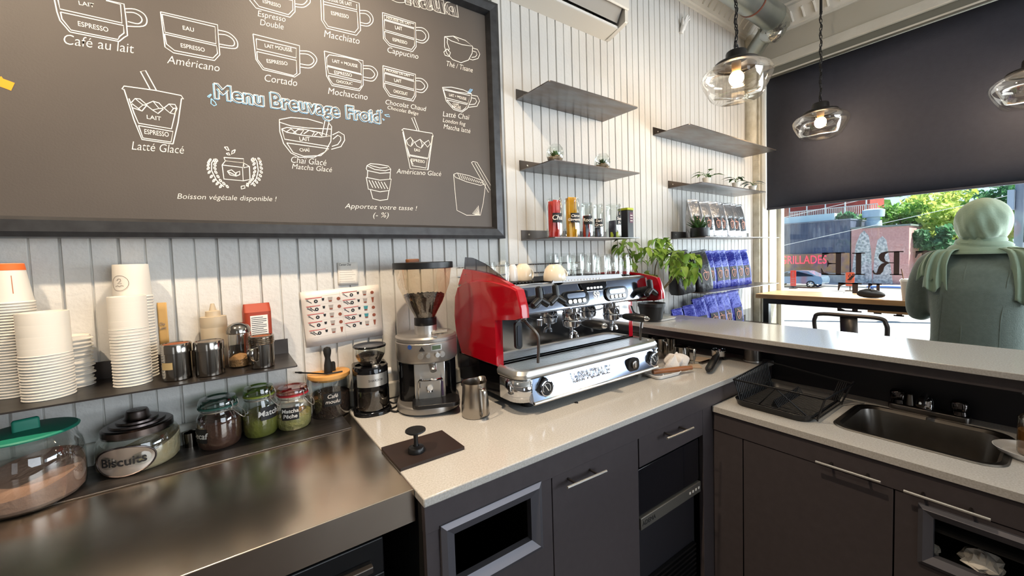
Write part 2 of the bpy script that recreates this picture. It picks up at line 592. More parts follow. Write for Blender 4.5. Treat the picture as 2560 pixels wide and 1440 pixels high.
b = MB(); b.box(-0.055, 0.05, -2.15, 2.2 - 0.065, 0.0, 0.055); b.build('casing', M['cassette'], t, bevel=0.004)
b = MB(); b.box(-0.06, -0.054, -2.15, 2.2 - 0.063, -0.004, 0.006); b.build('casing_lip', M['trim'], t)
b = MB(); b.tube([(0.0, 2.2 - 0.068, 0.0), (0.0, 2.2 - 0.068, -0.92)], 0.0022, 6); b.build('pull_chain', M['white'], t)

# mirrored lettering stuck on the glass, seen from inside
def serif(ch):
    """letter outlines on a unit-high grid: list of (polygon)"""
    def bx(x0, x1, y0, y1): return [(x0, y0), (x1, y0), (x1, y1), (x0, y1)]
    s = 0.045
    if ch == 'I':
        return [bx(0.12, 0.30, 0, 1), bx(0, 0.42, 0, s), bx(0, 0.42, 1 - s, 1)], 0.42
    if ch == 'E':
        return [bx(0.12, 0.30, 0, 1), bx(0, 0.78, 0, s), bx(0, 0.76, 1 - s, 1), bx(0.3, 0.56, 0.49, 0.53),
                [(0.78, 0), (0.80, 0.30), (0.765, 0.30), (0.70, 0.12), (0.52, s), (0.6, 0)],
                [(0.76, 1), (0.775, 0.72), (0.74, 0.72), (0.68, 0.88), (0.50, 1 - s), (0.6, 1)],
                [(0.56, 0.36), (0.585, 0.36), (0.585, 0.66), (0.56, 0.66), (0.52, 0.55), (0.42, 0.53), (0.42, 0.49), (0.52, 0.47)]], 0.80
    if ch == 'R':
        out = [(0.12 + 0.30, 1), (0.55, 1), (0.70, 0.95), (0.78, 0.86), (0.79, 0.74), (0.74, 0.62), (0.62, 0.53), (0.5, 0.5), (0.3, 0.49)]
        inn = [(0.3, 0.53), (0.46, 0.54), (0.56, 0.60), (0.60, 0.74), (0.57, 0.88), (0.48, 0.95), (0.3, 0.955)]
        bowl = [(0.3, 1)] + out[1:] + inn
        leg = [(0.42, 0.5), (0.52, 0.45), (0.60, 0.33), (0.64, 0.14), (0.72, 0.03), (0.83, 0.0), (0.93, 0.03), (0.99, 0.12), (0.985, 0.19), (0.94, 0.2), (0.92, 0.11), (0.88, 0.075), (0.84, 0.10), (0.82, 0.2), (0.78, 0.36), (0.70, 0.47), (0.60, 0.52)]
        return [bx(0.12, 0.30, 0, 1), bx(0, 0.42, 0, s), bx(0, 0.3, 1 - s, 1), bowl, leg], 1.0
    if ch == 'A':
        return [[(0.03, 0), (0.09, 0), (0.42, 0.86), (0.40, 0.98)], [(0.40, 1), (0.46, 1), (0.84, 0), (0.62, 0)], bx(0.2, 0.66, 0.3, 0.345), bx(0, 0.24, 0, s), bx(0.54, 0.92, 0, s)], 0.92
    if ch == 'F':
        return [bx(0.12, 0.30, 0, 1), bx(0, 0.44, 0, s), bx(0, 0.76, 1 - s, 1), bx(0.3, 0.56, 0.49, 0.53),
                [(0.76, 1), (0.775, 0.72), (0.74, 0.72), (0.68, 0.88), (0.50, 1 - s), (0.6, 1)],
                [(0.56, 0.36), (0.585, 0.36), (0.585, 0.66), (0.56, 0.66), (0.52, 0.55), (0.42, 0.53), (0.42, 0.49), (0.52, 0.47)]], 0.78
    if ch == 'C':
        o = [(0.46 + 0.44 * math.cos(math.radians(a)), 0.5 + 0.51 * math.sin(math.radians(a))) for a in range(40, 321, 14)]
        i = [(0.52 + 0.3 * math.cos(math.radians(a)), 0.5 + 0.46 * math.sin(math.radians(a))) for a in range(320, 39, -14)]
        return [o + i], 0.9
M['decal'] = mat('dark_window_lettering', '#2b2226', 0.5)
def letter(ch, y_left, zb, h, wid, label, accent=False):
    """seen from inside the letter is mirrored: its first stroke stands at the far right"""
    polys, wd = serif(ch)
    k = wid / wd
    b = MB()
    for p in polys:
        q = [(y_left - wid + x * k, zb + z * h) for x, z in p]
        b.prism(q, XG - 0.0062, XG - 0.0048, 'x')
    if accent:
        b.prism([(y_left - wid * 0.55, zb + h * 1.08), (y_left - wid * 0.40, zb + h * 1.08), (y_left - wid * 0.62, zb + h * 1.26), (y_left - wid * 0.74, zb + h * 1.26)], XG - 0.0062, XG - 0.0048, 'x')
    tag(b.build('window_letter', M['decal'], flat=True), label, 'letter', 'dark letters stuck on the street window')
def row(spec, yt, yb, labs):
    for (ch, xl, xr, yt_, yb_), lab in zip(spec, labs):
        p0, p1 = at_x(xl, (yt_ + yb_) / 2, XG), at_x(xr, (yt_ + yb_) / 2, XG)
        zt, zb = at_x(xl, yt_, XG).z, at_x(xl, yb_, XG).z
        letter(ch, p0.y, zb, zt - zb, p0.y - p1.y, lab, ch == 'E' and 'accent' in lab)
row([('E', 2053, 2113, 632, 687), ('I', 2131, 2163, 632, 687), ('R', 2181, 2259, 629.5, 687), ('E', 2286, 2352, 628, 687)], 0, 0,
    ['mirrored E at the free end of the upper window word', 'mirrored I in the upper window word', 'mirrored R of the upper window word above the takeaway cup', 'mirrored E of the upper window word half behind the person'])
row([('E', 2093, 2155, 706, 777), ('F', 2170, 2205, 708, 783), ('A', 2235, 2300, 710, 790), ('C', 2320, 2390, 712, 796)], 0, 0,
    ['mirrored E with accent in the lower window word', 'mirrored F in the lower window word under the tabletop', 'mirrored A in the lower window word under the tabletop', 'mirrored C of the lower window word behind the person'])
# ================================================================ worktops and cabinets
ZC = 0.91       # coffee worktop
ZS = 0.82       # sink worktop
ZB = 1.048      # bar top
YF = -0.717     # front edge of the white worktop
XJ = 0.322      # joint of the steel and the white worktop
# steel worktop (folded sheet)
t = thing('steel_worktop', 'brushed steel worktop with folded front edge, under the biscuit jars', 'worktop', (-0.9, -0.34, ZC))
b = MB(); b.box(-1.2, XJ + 0.9 - 0.002, -0.3245, 0.318, -0.03, 0); b.build('steel_top', M['steel'], t, bevel=0.002)
b = MB(); b.box(-1.2, XJ + 0.9 - 0.002, -0.3255, -0.3245, -0.075, -0.001); b.build('front_lip', M['steel'], t)
b = MB(); b.box(-1.2, XJ + 0.9 - 0.03, 0.125, 0.318, 0.0, 0.004); b.build('rear_strip', M['steel_dark'], t, bevel=0.0015)
# under-counter fridge with a dark glass door
M['fridge'] = mat('black_fridge', '#0c0c0e', 0.4)
M['fridge_glass'] = thin_glass('dark_fridge_glass', '#3c3c3e', 0.5, 0.05, 0.05)
t = thing('display_fridge', 'black glass-door fridge under the steel worktop', 'fridge', (-0.35, -0.35, 0))
b = MB()
b.box(-0.62, 0.60, -0.27, 0.31, 0.02, 0.09); b.box(-0.62, 0.60, -0.27, 0.31, 0.8, 0.83)
b.box(-0.62, -0.58, -0.27, 0.31, 0.09, 0.8); b.box(0.56, 0.60, -0.27, 0.31, 0.09, 0.8); b.box(-0.58, 0.56, 0.27, 0.31, 0.09, 0.8)
b.build('cabinet', M['fridge'], t)
b = MB()
b.box(-0.62, 0.60, -0.30, -0.27, 0.74, 0.82); b.box(-0.62, 0.60, -0.30, -0.27, 0.03, 0.1); b.box(0.47, 0.60, -0.30, -0.27, 0.1, 0.74); b.box(-0.62, -0.55, -0.30, -0.27, 0.1, 0.74)
dr = b.build('door', M['fridge'], t, bevel=0.003)
b = MB(); b.box(-0.55, 0.57, -0.325, -0.30, 0.765, 0.780); b.build('handle', M['steel_dark'], dr, bevel=0.002)
b = MB(); b.box(0.462, 0.472, -0.302, -0.296, 0.1, 0.74); b.build('door_trim', M['satin_dark'], dr)
b = MB(); b.box(-0.55, 0.47, -0.29, -0.284, 0.1, 0.74); b.build('door_glass', M['fridge_glass'], dr)
M['juice'] = [mat('carton_green', '#4c5a22', 0.6), mat('carton_brown', '#5a3a2a', 0.6), mat('carton_grey', '#6a6a64', 0.6), mat('carton_maroon', '#4a2626', 0.6)]
CL = ['dark green carton printed INI inside the fridge', 'brown carton nearest the door hinge inside the fridge', 'grey bottle carton at the dim end of the fridge', 'maroon carton behind the fridge glass']
for i, (x, wd, hh) in enumerate(((0.22, 0.085, 0.62), (0.36, 0.08, 0.64), (0.02, 0.07, 0.56), (0.12, 0.075, 0.6))):
    b = MB(); b.box(-wd, wd * 0.2, -0.06, 0.06, 0, hh); o = b.build('drink_carton', M['juice'][i], loc=(-0.35 + x, -0.53, 0.09))
    tag(o, CL[i], 'carton', 'drink cartons in the under-counter fridge')
    if i == 0:
        text('printed_letters', 'LIMONI', 0.03, mat('carton_print', '#8a9a4a', 0.6), o, wall_mtx(Vector((-0.035, -0.0605, hh - 0.05))))

# white quartz worktop, L-shaped end against the bar panel
t = thing('white_worktop', 'speckled white quartz worktop carrying the espresso machine', 'worktop', (0, 0, ZC))
b = MB(); b.box(XJ, 2.085, YF, -0.024, -0.022, 0); b.build('quartz_top', M['quartz'], t, bevel=0.003)
# base cabinets under the white worktop, separate units side by side
YC = YF + 0.012
def handle(parent, a, c, off, m=None):
    """bar handle between two points with two stand-offs along off"""
    a, c, off = Vector(a), Vector(c), Vector(off)
    h = MB(); h.tube([a + off, c + off], 0.0042, 10)
    o = h.build('handle', m or M['satin'], parent)
    for k in (0.22, 0.78):
        h = MB(); p = a.lerp(c, k); h.tube([p, p + off], 0.0038, 8)
        h.build('handle_post', M['satin_dark'], o)
    return o
ZP = ZC - 0.022
x1, x2, x3, x4 = at_y(1378, 1162, YC).x, at_y(1596, 1070, YC).x, at_y(1757, 1000, YC).x, 1.56
ZF = at_y(1378, 1162, YC).z      # underside of the fascia
# fascia strip
b = MB(); b.box(XJ + 0.004, 2.084, YC - 0.003, YC + 0.015, min(ZF, ZS + 0.001), ZP); tag(b.build('worktop_fascia', M['cab'], bevel=0.001), 'long brown-grey strip right below the white worktop edge', 'fascia')
# unit 1: waste cabinet with framed opening
t = thing('waste_cabinet', 'brown-grey cabinet with an open framed window beside the fridge', 'cabinet', (XJ + 0.006, YC, 0))
fx0 = XJ + 0.006
wq = [at_y(*p, YC) for p in ((1098, 1312), (1349, 1204), (1349, 1368), (1100, 1470))]
ox0, ox1 = wq[0].x - fx0, wq[1].x - fx0
oz1, oz0 = wq[0].z, wq[2].z
b = MB()
W1 = x1 - fx0 - 0.002
b.box(0, ox0 + 0.02, 0, 0.018, 0.09, ZF - 0.003); b.box(ox1 - 0.02, W1, 0, 0.018, 0.09, ZF - 0.003)
b.box(ox0 + 0.02, ox1 - 0.02, 0, 0.018, oz1 - 0.02, ZF - 0.003); b.box(ox0 + 0.02, ox1 - 0.02, 0, 0.018, 0.09, oz0 + 0.02)
b.build('front_panel', M['cab'], t)
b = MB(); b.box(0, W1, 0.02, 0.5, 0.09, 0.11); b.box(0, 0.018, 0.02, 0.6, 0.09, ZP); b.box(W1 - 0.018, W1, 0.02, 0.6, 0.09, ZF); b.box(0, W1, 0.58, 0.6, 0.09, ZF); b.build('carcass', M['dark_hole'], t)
def opening_frame(parent, x0, x1, z0, z1, wd=0.035, axis='y', m=None):
    b = MB()
    prof = [(0, 0.0), (0, -0.008), (wd * 0.35, -0.014), (wd, -0.004), (wd, 0.014)]
    rings = []
    for cx, cz, sx, sz in ((x0, z0, 1, 1), (x1, z0, -1, 1), (x1, z1, -1, -1), (x0, z1, 1, -1), (x0, z0, 1, 1)):
        rings.append([((cx + sx * d, y, cz + sz * d) if axis == 'y' else (y, cx + sx * d, cz + sz * d)) for d, y in prof])
    b.loft(rings, False, False, smooth=False, closed=False)
    return b.build('opening_frame', m or M['frame_alu'], parent, flat=True)
opening_frame(t, ox0, ox1, oz0, oz1)
# unit 2: tall door
t = thing('cupboard', 'brown-grey cupboard with one bar-handled door under the white worktop', 'cupboard', (x1 + 0.002, YC, 0))
b = MB(); W2 = x2 - x1 - 0.006; b.box(0, W2, 0, 0.018, 0.09, ZF - 0.003); d = b.build('door', M['cab'], t, bevel=0.0015)
b = MB(); b.box(0, W2, 0.02, 0.6, 0.09, ZF - 0.01); b.build('carcass', M['cab_blk'], t)
p, q = at_y(1417, 1220, YC - 0.035), at_y(1515, 1178, YC - 0.035)
handle(d, (p.x - x1, 0, p.z), (q.x - x1, 0, q.z), (0, -0.035, 0))
# unit 3: drawer above a glass washer
t = thing('drawer_unit', 'brown-grey drawer with bar handle beside the corner of the worktops', 'drawer', (x2 + 0.002, YC, 0))
W3 = x3 - x2 - 0.004
zd = at_y(1598, 1170, YC).z
b = MB(); b.box(0, W3, 0, 0.018, zd, ZF - 0.003); d = b.build('drawer_front', M['cab'], t, bevel=0.0015)
b = MB(); b.box(0, W3, 0.02, 0.6, zd, ZF - 0.01); b.build('carcass', M['cab_blk'], t)
p, q = at_y(1667, 1097, YC - 0.035), at_y(1733, 1070, YC - 0.035)
handle(d, (p.x - x2, 0, p.z), (q.x - x2, 0, q.z), (0, -0.035, 0))
M['gloss_door'] = mat('dark_glass_door', '#17181d', 0.12, coat=0.3)
t = thing('glass_washer', 'black glass washer with grey bottom strip below the drawer', 'dishwasher', (x2 + 0.004, YC + 0.02, 0))
za, zb_ = at_y(1600, 1330, YC).z, at_y(1600, 1300, YC).z
b = MB(); b.box(0, W3 - 0.02, 0.01, 0.55, 0.09, zd - 0.006); b.build('body', M['cab_blk'], t)
b = MB(); b.box(0.002, W3 - 0.02, -0.012, 0.008, zb_ + 0.004, zd - 0.012); b.build('door', M['gloss_door'], t, bevel=0.002)
b = MB(); b.box(0.002, W3 - 0.02, -0.02, 0.008, za, zb_); st = b.build('control_strip', mat('grey_strip', '#6b6862', 0.4, 0.4), t, bevel=0.002)
text('maker_lettering', 'ADEMA', 0.022, M['ink'], st, wall_mtx(Vector((0.045, -0.0205, (za + zb_) / 2))))
b = MB()
for i in range(4):
    b.box(W3 - 0.1 + i * 0.02, W3 - 0.092 + i * 0.02, -0.0215, -0.02, (za + zb_) / 2 - 0.004, (za + zb_) / 2 + 0.004)
b.build('button', M['white'], st)
b = MB()
for i in range(9):
    b.box(0.01, W3 - 0.03, -0.004, 0.008, 0.12 + i * 0.02, 0.128 + i * 0.02)
b.build('vent_grille', M['black'], t)
# corner filler post
b = MB(); b.box(x3, 1.56, YC, YC + 0.018, 0.0, ZF - 0.003); tag(b.build('corner_panel', M['cab'], bevel=0.001), 'narrow brown-grey filler panel in the corner of the cabinets', 'panel')
b = MB(); b.box(XJ, 1.56, YC + 0.05, YC + 0.07, 0.0, 0.09); tag(b.build('plinth', M['cab_blk']), 'black recessed plinth under the coffee cabinets', 'plinth')

# ---------------- lower worktop with the sink
XF = 1.54
sx0, sx1, sy0, sy1 = 1.672, 1.985, -1.43, -1.062
def holed(b, x0, x1, y0, y1, hx0, hx1, hy0, hy1, r, z0, z1, n=6):
    """slab with a round-cornered cut-out"""
    b.box(x0, x1, hy1, y1, z0, z1).box(x0, x1, y0, hy0, z0, z1).box(x0, hx0, hy0, hy1, z0, z1).box(hx1, x1, hy0, hy1, z0, z1)
    inn = rrect(hx0, hx1, hy0, hy1, r, n)
    k = n + 1
    for c, (cx, cy) in enumerate(((hx1, hy1), (hx0, hy1), (hx0, hy0), (hx1, hy0))):
        arc_ = inn[c * k:(c + 1) * k]
        b.add([(cx, cy, z1)] + [(x, y, z1) for x, y in arc_], [(0, i + 1, i + 2) for i in range(k - 1)])
    m_ = len(inn)
    b.add([(x, y, z1) for x, y in inn] + [(x, y, z0) for x, y in inn], [(i, m_ + i, m_ + (i + 1) % m_, (i + 1) % m_) for i in range(m_)])
    return b
t = thing('sink_worktop', 'lower white quartz worktop around the sink, in front of the bar', 'worktop', (0, 0, ZS))
b = MB(); holed(b, XF, 2.088, -2.6, YC - 0.004, sx0, sx1, sy0, sy1, 0.05, -0.022, 0); b.build('quartz_top', M['quartz'], t, flat=True)
M['sink'] = mat('sink_steel', '#8f8a84', 0.3, 1.0, noise=(12, '#7d7872', 0.3))
t = thing('sink', 'dark stainless drop-in sink with rounded corners in the lower worktop', 'sink', (0, 0, ZS))
b = MB()
rings = []
for d, z, r in ((-0.012, 0.001, 0.06), (-0.008, 0.0045, 0.058), (0.004, 0.0045, 0.05), (0.012, -0.004, 0.05), (0.02, -0.06, 0.05), (0.03, -0.14, 0.05), (0.05, -0.158, 0.04), (0.11, -0.165, 0.02)):
    rings.append([(x, y, z) for x, y in rrect(sx0 + d, sx1 - d, sy0 + d, sy1 - d, r, 6)])
b.loft(rings, False, True); b.build('basin', M['sink'], t)
b = MB(); b.lathe([(0.001, -0.160), (0.03, -0.160), (0.036, -0.163), (0.038, -0.166)], 24, ((sx0 + sx1) / 2, (sy0 + sy1) / 2, 0)); b.build('drain', M['chrome'], t)
# faucet with two lever handles, base and handles darkened for the bar panel's shadow
fa, fb = at_z(2245, 1040, ZS), at_z(2388, 1063, ZS)
fx = 2.035
t = thing('faucet', 'low chrome two-handle faucet behind the sink', 'faucet', (fx, -1.235, ZS))
b = MB(); b.rbox(-0.026, 0.026, -0.105, 0.105, 0, 0.022, 0.02, 5, top=0.006); b.build('base', M['satin_dark'], t)
for s in (-1, 1):
    b = MB(); b.lathe([(0.02, 0.02), (0.018, 0.035), (0.022, 0.04), (0.023, 0.062), (0.018, 0.07), (0.001, 0.071)], 20, (0, s * 0.078, 0)); b.build('handle', mat('shaded_chrome', '#55504e', 0.12, 1.0) if s == -1 else bpy.data.materials['shaded_chrome'], t)
b = MB(); b.lathe([(0.017, 0.02), (0.016, 0.05), (0.012, 0.06), (0.001, 0.062)], 18, (0, 0, 0)); b.tube(smooth_path([(0, 0, 0.045), (-0.03, 0, 0.075), (-0.1, 0, 0.078), (-0.125, 0, 0.06)]), 0.0105, 12); b.build('spout', M['chrome'], t)
b = MB(); b.cyl((-0.004, 0.045, 0.02), 0.012, 0.045, 16, 0.009, 0.003); b.build('sprayer', M['sink'], t)
# cabinets below the sink
XC = XF + 0.012
zf2 = ZS - 0.022 - 0.075
b = MB(); b.box(XC - 0.003, XC + 0.015, -2.6, YC - 0.002, zf2, ZS - 0.022); tag(b.build('worktop_fascia', M['cab'], bevel=0.001), 'dark strip right below the sink worktop edge', 'fascia')
ys = [at_x(2236, 1200, XC).y, at_x(1857, 1100, XC).y]
y_a, y_b = ys[1], ys[0]
b = MB(); b.box(XC + 0.001, XC + 0.018, y_a + 0.002, YC - 0.002, 0.09, zf2 - 0.003); tag(b.build('end_panel', M['cab'], bevel=0.001), 'plain dark panel between the corner and the sink cupboard', 'panel')
t = thing('sink_cupboard', 'dark cupboard with long thin handle below the dish rack', 'cupboard', (XC, y_b, 0))
b = MB(); b.box(0, 0.018, 0.002, y_a - y_b - 0.002, 0.09, zf2 - 0.003); d = b.build('door', M['cab'], t, bevel=0.0015)
b = MB(); b.box(0.02, 0.5, 0.002, y_a - y_b - 0.002, 0.09, zf2 - 0.09); b.build('carcass', M['cab_blk'], t)
p, q = at_x(2039, 1154, XC - 0.03), at_x(2202, 1206, XC - 0.03)
handle(d, (0, p.y - y_b, p.z), (0, q.y - y_b, q.z), (-0.03, 0, 0))
yb2 = -1.75
t = thing('recycling_cabinet', 'dark cabinet with long handle above a framed opening, at the corner of the sink worktop', 'cabinet', (XC, yb2, 0))
L = y_b - yb2
# the framed opening
o0, o1 = at_x(2297, 1255, XC), at_x(2560, 1330, XC)
fy1 = o0.y - yb2; fz1 = o0.z; fz0 = at_x(2297, 1402, XC).z; fy0 = fy1 - 0.36
b = MB()
b.box(0, 0.018, fy1 - 0.02, L - 0.002, 0.09, zf2 - 0.003); b.box(0, 0.018, 0, fy0 + 0.02, 0.09, zf2 - 0.003)
b.box(0, 0.018, fy0 + 0.02, fy1 - 0.02, fz1 - 0.02, zf2 - 0.003); b.box(0, 0.018, fy0 + 0.02, fy1 - 0.02, 0.09, fz0 + 0.02)
d = b.build('front_panel', M['cab'], t)
opening_frame(t, fy0, fy1, fz0, fz1, 0.03, 'x')
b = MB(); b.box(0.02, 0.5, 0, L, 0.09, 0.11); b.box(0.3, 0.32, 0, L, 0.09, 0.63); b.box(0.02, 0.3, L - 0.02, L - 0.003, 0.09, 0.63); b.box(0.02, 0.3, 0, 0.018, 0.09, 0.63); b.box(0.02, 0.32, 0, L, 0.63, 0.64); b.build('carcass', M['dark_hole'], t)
p, q = at_x(2259, 1227, XC - 0.03), at_x(2477, 1300, XC - 0.03)
handle(d, (0, p.y - yb2, p.z), (0, q.y - yb2, q.z), (-0.03, 0, 0))
# crumpled paper lying inside the opening
def crumple(name, c, s, m, label, cat, group=None, seed=1, flat=0.6):
    rr = random.Random(seed)
    b = MB()
    n, k = 14, 9
    rings = []
    for i in range(k + 1):
        a = PI * i / k
        rings.append([((s * math.sin(a) * rr.uniform(0.65, 1.1) + 0.0005) * math.cos(2 * PI * j / n), (s * math.sin(a) * rr.uniform(0.65, 1.1) + 0.0005) * math.sin(2 * PI * j / n), max(0, s * flat * (1 - math.cos(a)) * rr.uniform(0.75, 1.1))) for j in range(n)])
    b.loft(rings, True, True, smooth=False)
    return tag(b.build(name, m, loc=c, flat=True), label, cat, group)
pz = fz0 - 0.005
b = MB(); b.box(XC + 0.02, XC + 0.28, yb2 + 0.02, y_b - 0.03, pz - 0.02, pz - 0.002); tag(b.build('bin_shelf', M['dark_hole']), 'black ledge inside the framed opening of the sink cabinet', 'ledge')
c = at_z(2440, 1415, pz)
crumple('crumpled_paper', (XC + 0.09, c.y - 0.01, pz), 0.045, M['paper'], 'crumpled white paper inside the framed opening of the sink cabinet', 'paper', seed=4)
crumple('crumpled_paper', (XC + 0.07, c.y + 0.09, pz), 0.028, M['paper'], 'small torn white paper beside the crumpled sheet in the sink cabinet', 'paper', seed=8)

# ---------------- raised bar
t = thing('bar_counter', 'raised bar with white quartz top and dark panel, between kitchen and window', 'bar', (0, 0, 0))
b = MB(); b.box(1.857, 2.283, -2.7, -0.006, ZB - 0.02, ZB); b.build('bar_top', M['quartz'], t, bevel=0.002)
b = MB(); b.box(2.09, 2.11, -2.7, -0.008, 0, ZB - 0.06); b.build('front_panel', M['cab_blk'], t)
b = MB(); b.box(1.885, 2.26, -2.7, -0.008, ZB - 0.06, ZB - 0.021); b.build('under_frame', M['cab'], t)
b = MB(); b.box(2.24, 2.26, -2.7, -0.008, 0, ZB - 0.06); b.build('guest_panel', M['cab'], t)
# ================================================================ the menu chalkboard
YB, YFR = -0.040, -0.070
t = thing('chalkboard', 'large dark framed chalkboard with a hand-drawn drinks menu', 'chalkboard', (0, 0, 0))
oc, ob = at_y(1265.2, 596, YFR), at_y(1240.8, 6.7, YFR)
bx1, bz0, bz1 = oc.x, oc.z, ob.z
bx0 = -1.35
ic = at_y(1240.5, 567.5, YB)
fw_ = 0.052
b = MB(); b.box(bx0 + 0.02, bx1 - 0.02, YB, -0.012, bz0 + 0.02, bz1 - 0.02); b.build('board_panel', M['board'], t)
def frame_bar(p0, p1, i0, i1):
    """one mitred bar; p outer corners, i inner corners (x, z)"""
    b = MB()
    rings = []
    for p, i in ((p0, i0), (p1, i1)):
        m1 = (p[0] + (i[0] - p[0]) * 0.25, p[1] + (i[1] - p[1]) * 0.25)
        m2 = (p[0] + (i[0] - p[0]) * 0.80, p[1] + (i[1] - p[1]) * 0.80)
        rings.append([(p[0], -0.001, p[1]), (p[0], YFR + 0.004, p[1]), (m1[0], YFR, m1[1]), (m2[0], YFR + 0.004, m2[1]), (i[0], YB - 0.003, i[1]), (i[0], -0.001, i[1])])
    b.loft(rings, True, True, smooth=False)
    return b.build('frame_bar', M['board_frame'], t, flat=True)
O = [(bx0, bz0), (bx1, bz0), (bx1, bz1), (bx0, bz1)]
I = [(bx0 + fw_, bz0 + fw_), (bx1 - fw_, bz0 + fw_), (bx1 - fw_, bz1 - fw_), (bx0 + fw_, bz1 - fw_)]
for k in range(4):
    frame_bar(O[k], O[(k + 1) % 4], I[k], I[(k + 1) % 4])
b = MB(); b.box(bx1 + 0.004, bx1 + 0.035, -0.012, 0, 0.972, 2.75); struct(b.build("trim_9", M['trim'], bevel=0.002))
YT = YB - 0.0006
def A(x, y): return (x / 4, y / 4)
def B_(x, y): return (600 + x / 3.7647, y / 3.7647)
def C_(x, y): return (400 + x / 2.909, 330 + y / 2.909)
def chalk(name, polys, conv, wid=0.0031, m=None, curve=True, y=None, parent=None):
    b = MB()
    for pl in polys:
        k = 4
        closed = False
        if pl and pl[0] == 'c':
            pl = pl[1:] + [pl[1]]
        pts = [at_y(*conv(*p), YT if y is None else y) for p in pl]
        if curve and len(pts) > 2:
            pts = smooth_path(pts, 4) if curve is True else pts
        b.ribbon(pts, wid, (0, -1, 0))
    return b.build(name, m or M['chalk'], parent or t, flat=True)
def fit_text(name, body, pL, pR, h, m, parent, y, shear=0.0, outline=0.0, mtx=None, offset=0.0):
    """lettering stretched between two pixel points at mid height, cap height h in pixels"""
    a, c = at_y(*pL, y), at_y(*pR, y)
    W, H = (c - a).length, h * px_size((a + c) / 2)
    o = text(name, body, 1.0, m, parent, None, extrude=0.0, shear=shear, outline=outline / max(H / 0.72, 1e-4), offset=offset)
    vs = [v.co for v in o.data.vertices]
    x0, x1 = min(v.x for v in vs), max(v.x for v in vs)
    z0, z1 = min(v.y for v in vs), max(v.y for v in vs)
    rot = math.atan2(c.z - a.z, c.x - a.x)
    s = H / 0.72
    M4 = wall_mtx((a + c) / 2, rot) @ Matrix.Diagonal((W / (x1 - x0), s, 0.02 if outline else 1, 1)) @ Matrix.Translation((-(x0 + x1) / 2, -0.36 if z1 > 0.5 else -0.25, 0)) @ Matrix.Translation((0, 0.36, 0))
    o.data.transform(M4)
    return o
# --- captions
HAND = [('Café au lait', (160, 103), (336, 127), 25), ('Américano', (417, 152), (549, 174), 20), ('Espresso', (644, 36), (714, 51), 15), ('Double', (650, 58), (709, 70), 15),
        ('Macchiato', (810, 87), (899, 106), 17), ('Cappucino', (969, 127), (1046, 144), 14), ('Thé / Tisane', (1117, 161), (1182, 178), 13), ('Cortado', (662, 198), (743, 211), 18),
        ('Mochaccino', (820, 230), (919, 246), 16), ('Chocolat Chaud', (964, 257), (1066, 275), 12), ('Chocolat Belge', (969, 270), (1046, 286), 9), ('Latté Chaï', (1107, 287), (1175, 296), 13),
        ('London fog', (1107, 302), (1164, 312), 10), ('Matcha latté', (1109, 318), (1176, 330), 12), ('Latté Glacé', (329, 368), (460, 379), 21), ('Chaï Glacé', (728, 402), (816, 410), 16),
        ('Matcha Glacé', (730, 418), (830, 427), 13), ('Américano Glacé', (991, 430), (1103, 437), 12), ('Boisson végétale disponible !', (443, 493), (692, 500), 13),
        ('Apportez votre tasse !', (862, 517), (1043, 523), 12), ('(- %)', (933, 540), (972, 540), 13)]
for body, l, r_, h in HAND:
    fit_text('chalk_lettering', body, l, r_, h, M['chalk'], t, YT, shear=0.25, offset=-0.008)
CAPS = [('LAIT', (197, 9), (236, 16), 10), ('ESPRESSO', (195, 61), (271, 77), 12), ('EAU', (457, 71), (485, 77), 10), ('ESPRESSO', (452, 115), (512, 127), 10), ('LAIT', (367, 294), (403, 299), 10),
        ('ESPRESSO', (361, 331), (422, 339), 12), ('ESPRESSO', (657, 4), (702, 17), 9), ('MOUSSE DE LAIT', (812, -3), (880, 13), 9), ('ESPRESSO', (828, 34), (872, 44), 9), ('MOUSSE DE LAIT', (966, 45), (1028, 62), 6),
        ('LAIT', (988, 70), (1006, 74), 9), ('ESPRESSO', (982, 100), (1018, 109), 8), ('LAIT MOUSSÉ', (662, 114), (730, 126), 9), ('ESPRESSO', (667, 154), (719, 161), 9), ('LAIT + MOUSSE', (831, 153), (894, 167), 8),
        ('ESPRESSO', (836, 182), (880, 190), 8), ('CHOCOLAT', (841, 204), (882, 211), 7), ('MOUSSE DE LAIT', (966, 176), (1025, 191), 6), ('LAIT', (986, 202), (1004, 205), 8), ('CHOCOLAT', (984, 229), (1019, 237), 8),
        ('LAIT + MOUSSE', (1123, 238), (1166, 249), 7), ('CHAÏ', (1132, 260), (1147, 262), 6), ('INFUSÉ', (1130, 266), (1152, 270), 6), ('LAIT', (749, 349), (775, 350), 10), ('CHAÏ', (749, 375), (774, 376), 8),
        ('EAU', (1036, 376), (1050, 377), 7), ('ESPRESSO', (1028, 401), (1062, 406), 7)]
for body, l, r_, h in CAPS:
    fit_text('chalk_lettering', body, l, r_, h, M['chalk'], t, YT, offset=0.004)
# --- outlined headings
for body, l, r_, h in (('Menu', (536, 234), (662, 255), 34), ('Breuvage', (677, 256), (852, 284), 34), ('Froid', (866, 285), (953, 299), 30)):
    fit_text('chalk_heading', body, (l[0] - 3, l[1] + 2), (r_[0] - 3, r_[1] + 2), h, M['chalk_blue'], t, YT + 0.0002, outline=0.0013, offset=0.045)
    fit_text('chalk_heading', body, l, r_, h, M['chalk'], t, YT, outline=0.0013, offset=0.045)
fit_text('chalk_heading', 'Chaud', (955, -20), (1145, 29), 44, M['chalk'], t, YT, outline=0.0013, offset=0.045)
chalk('heading_hatching', [[(1560 + i * 17, 0 + max(0, (i - 16) * 6)), (1560 + i * 17 + 26, 30 + i * 5)] for i in range(0, 28) if i % 5 != 4], B_, 0.0015, curve=False)
# --- drawings
D = []
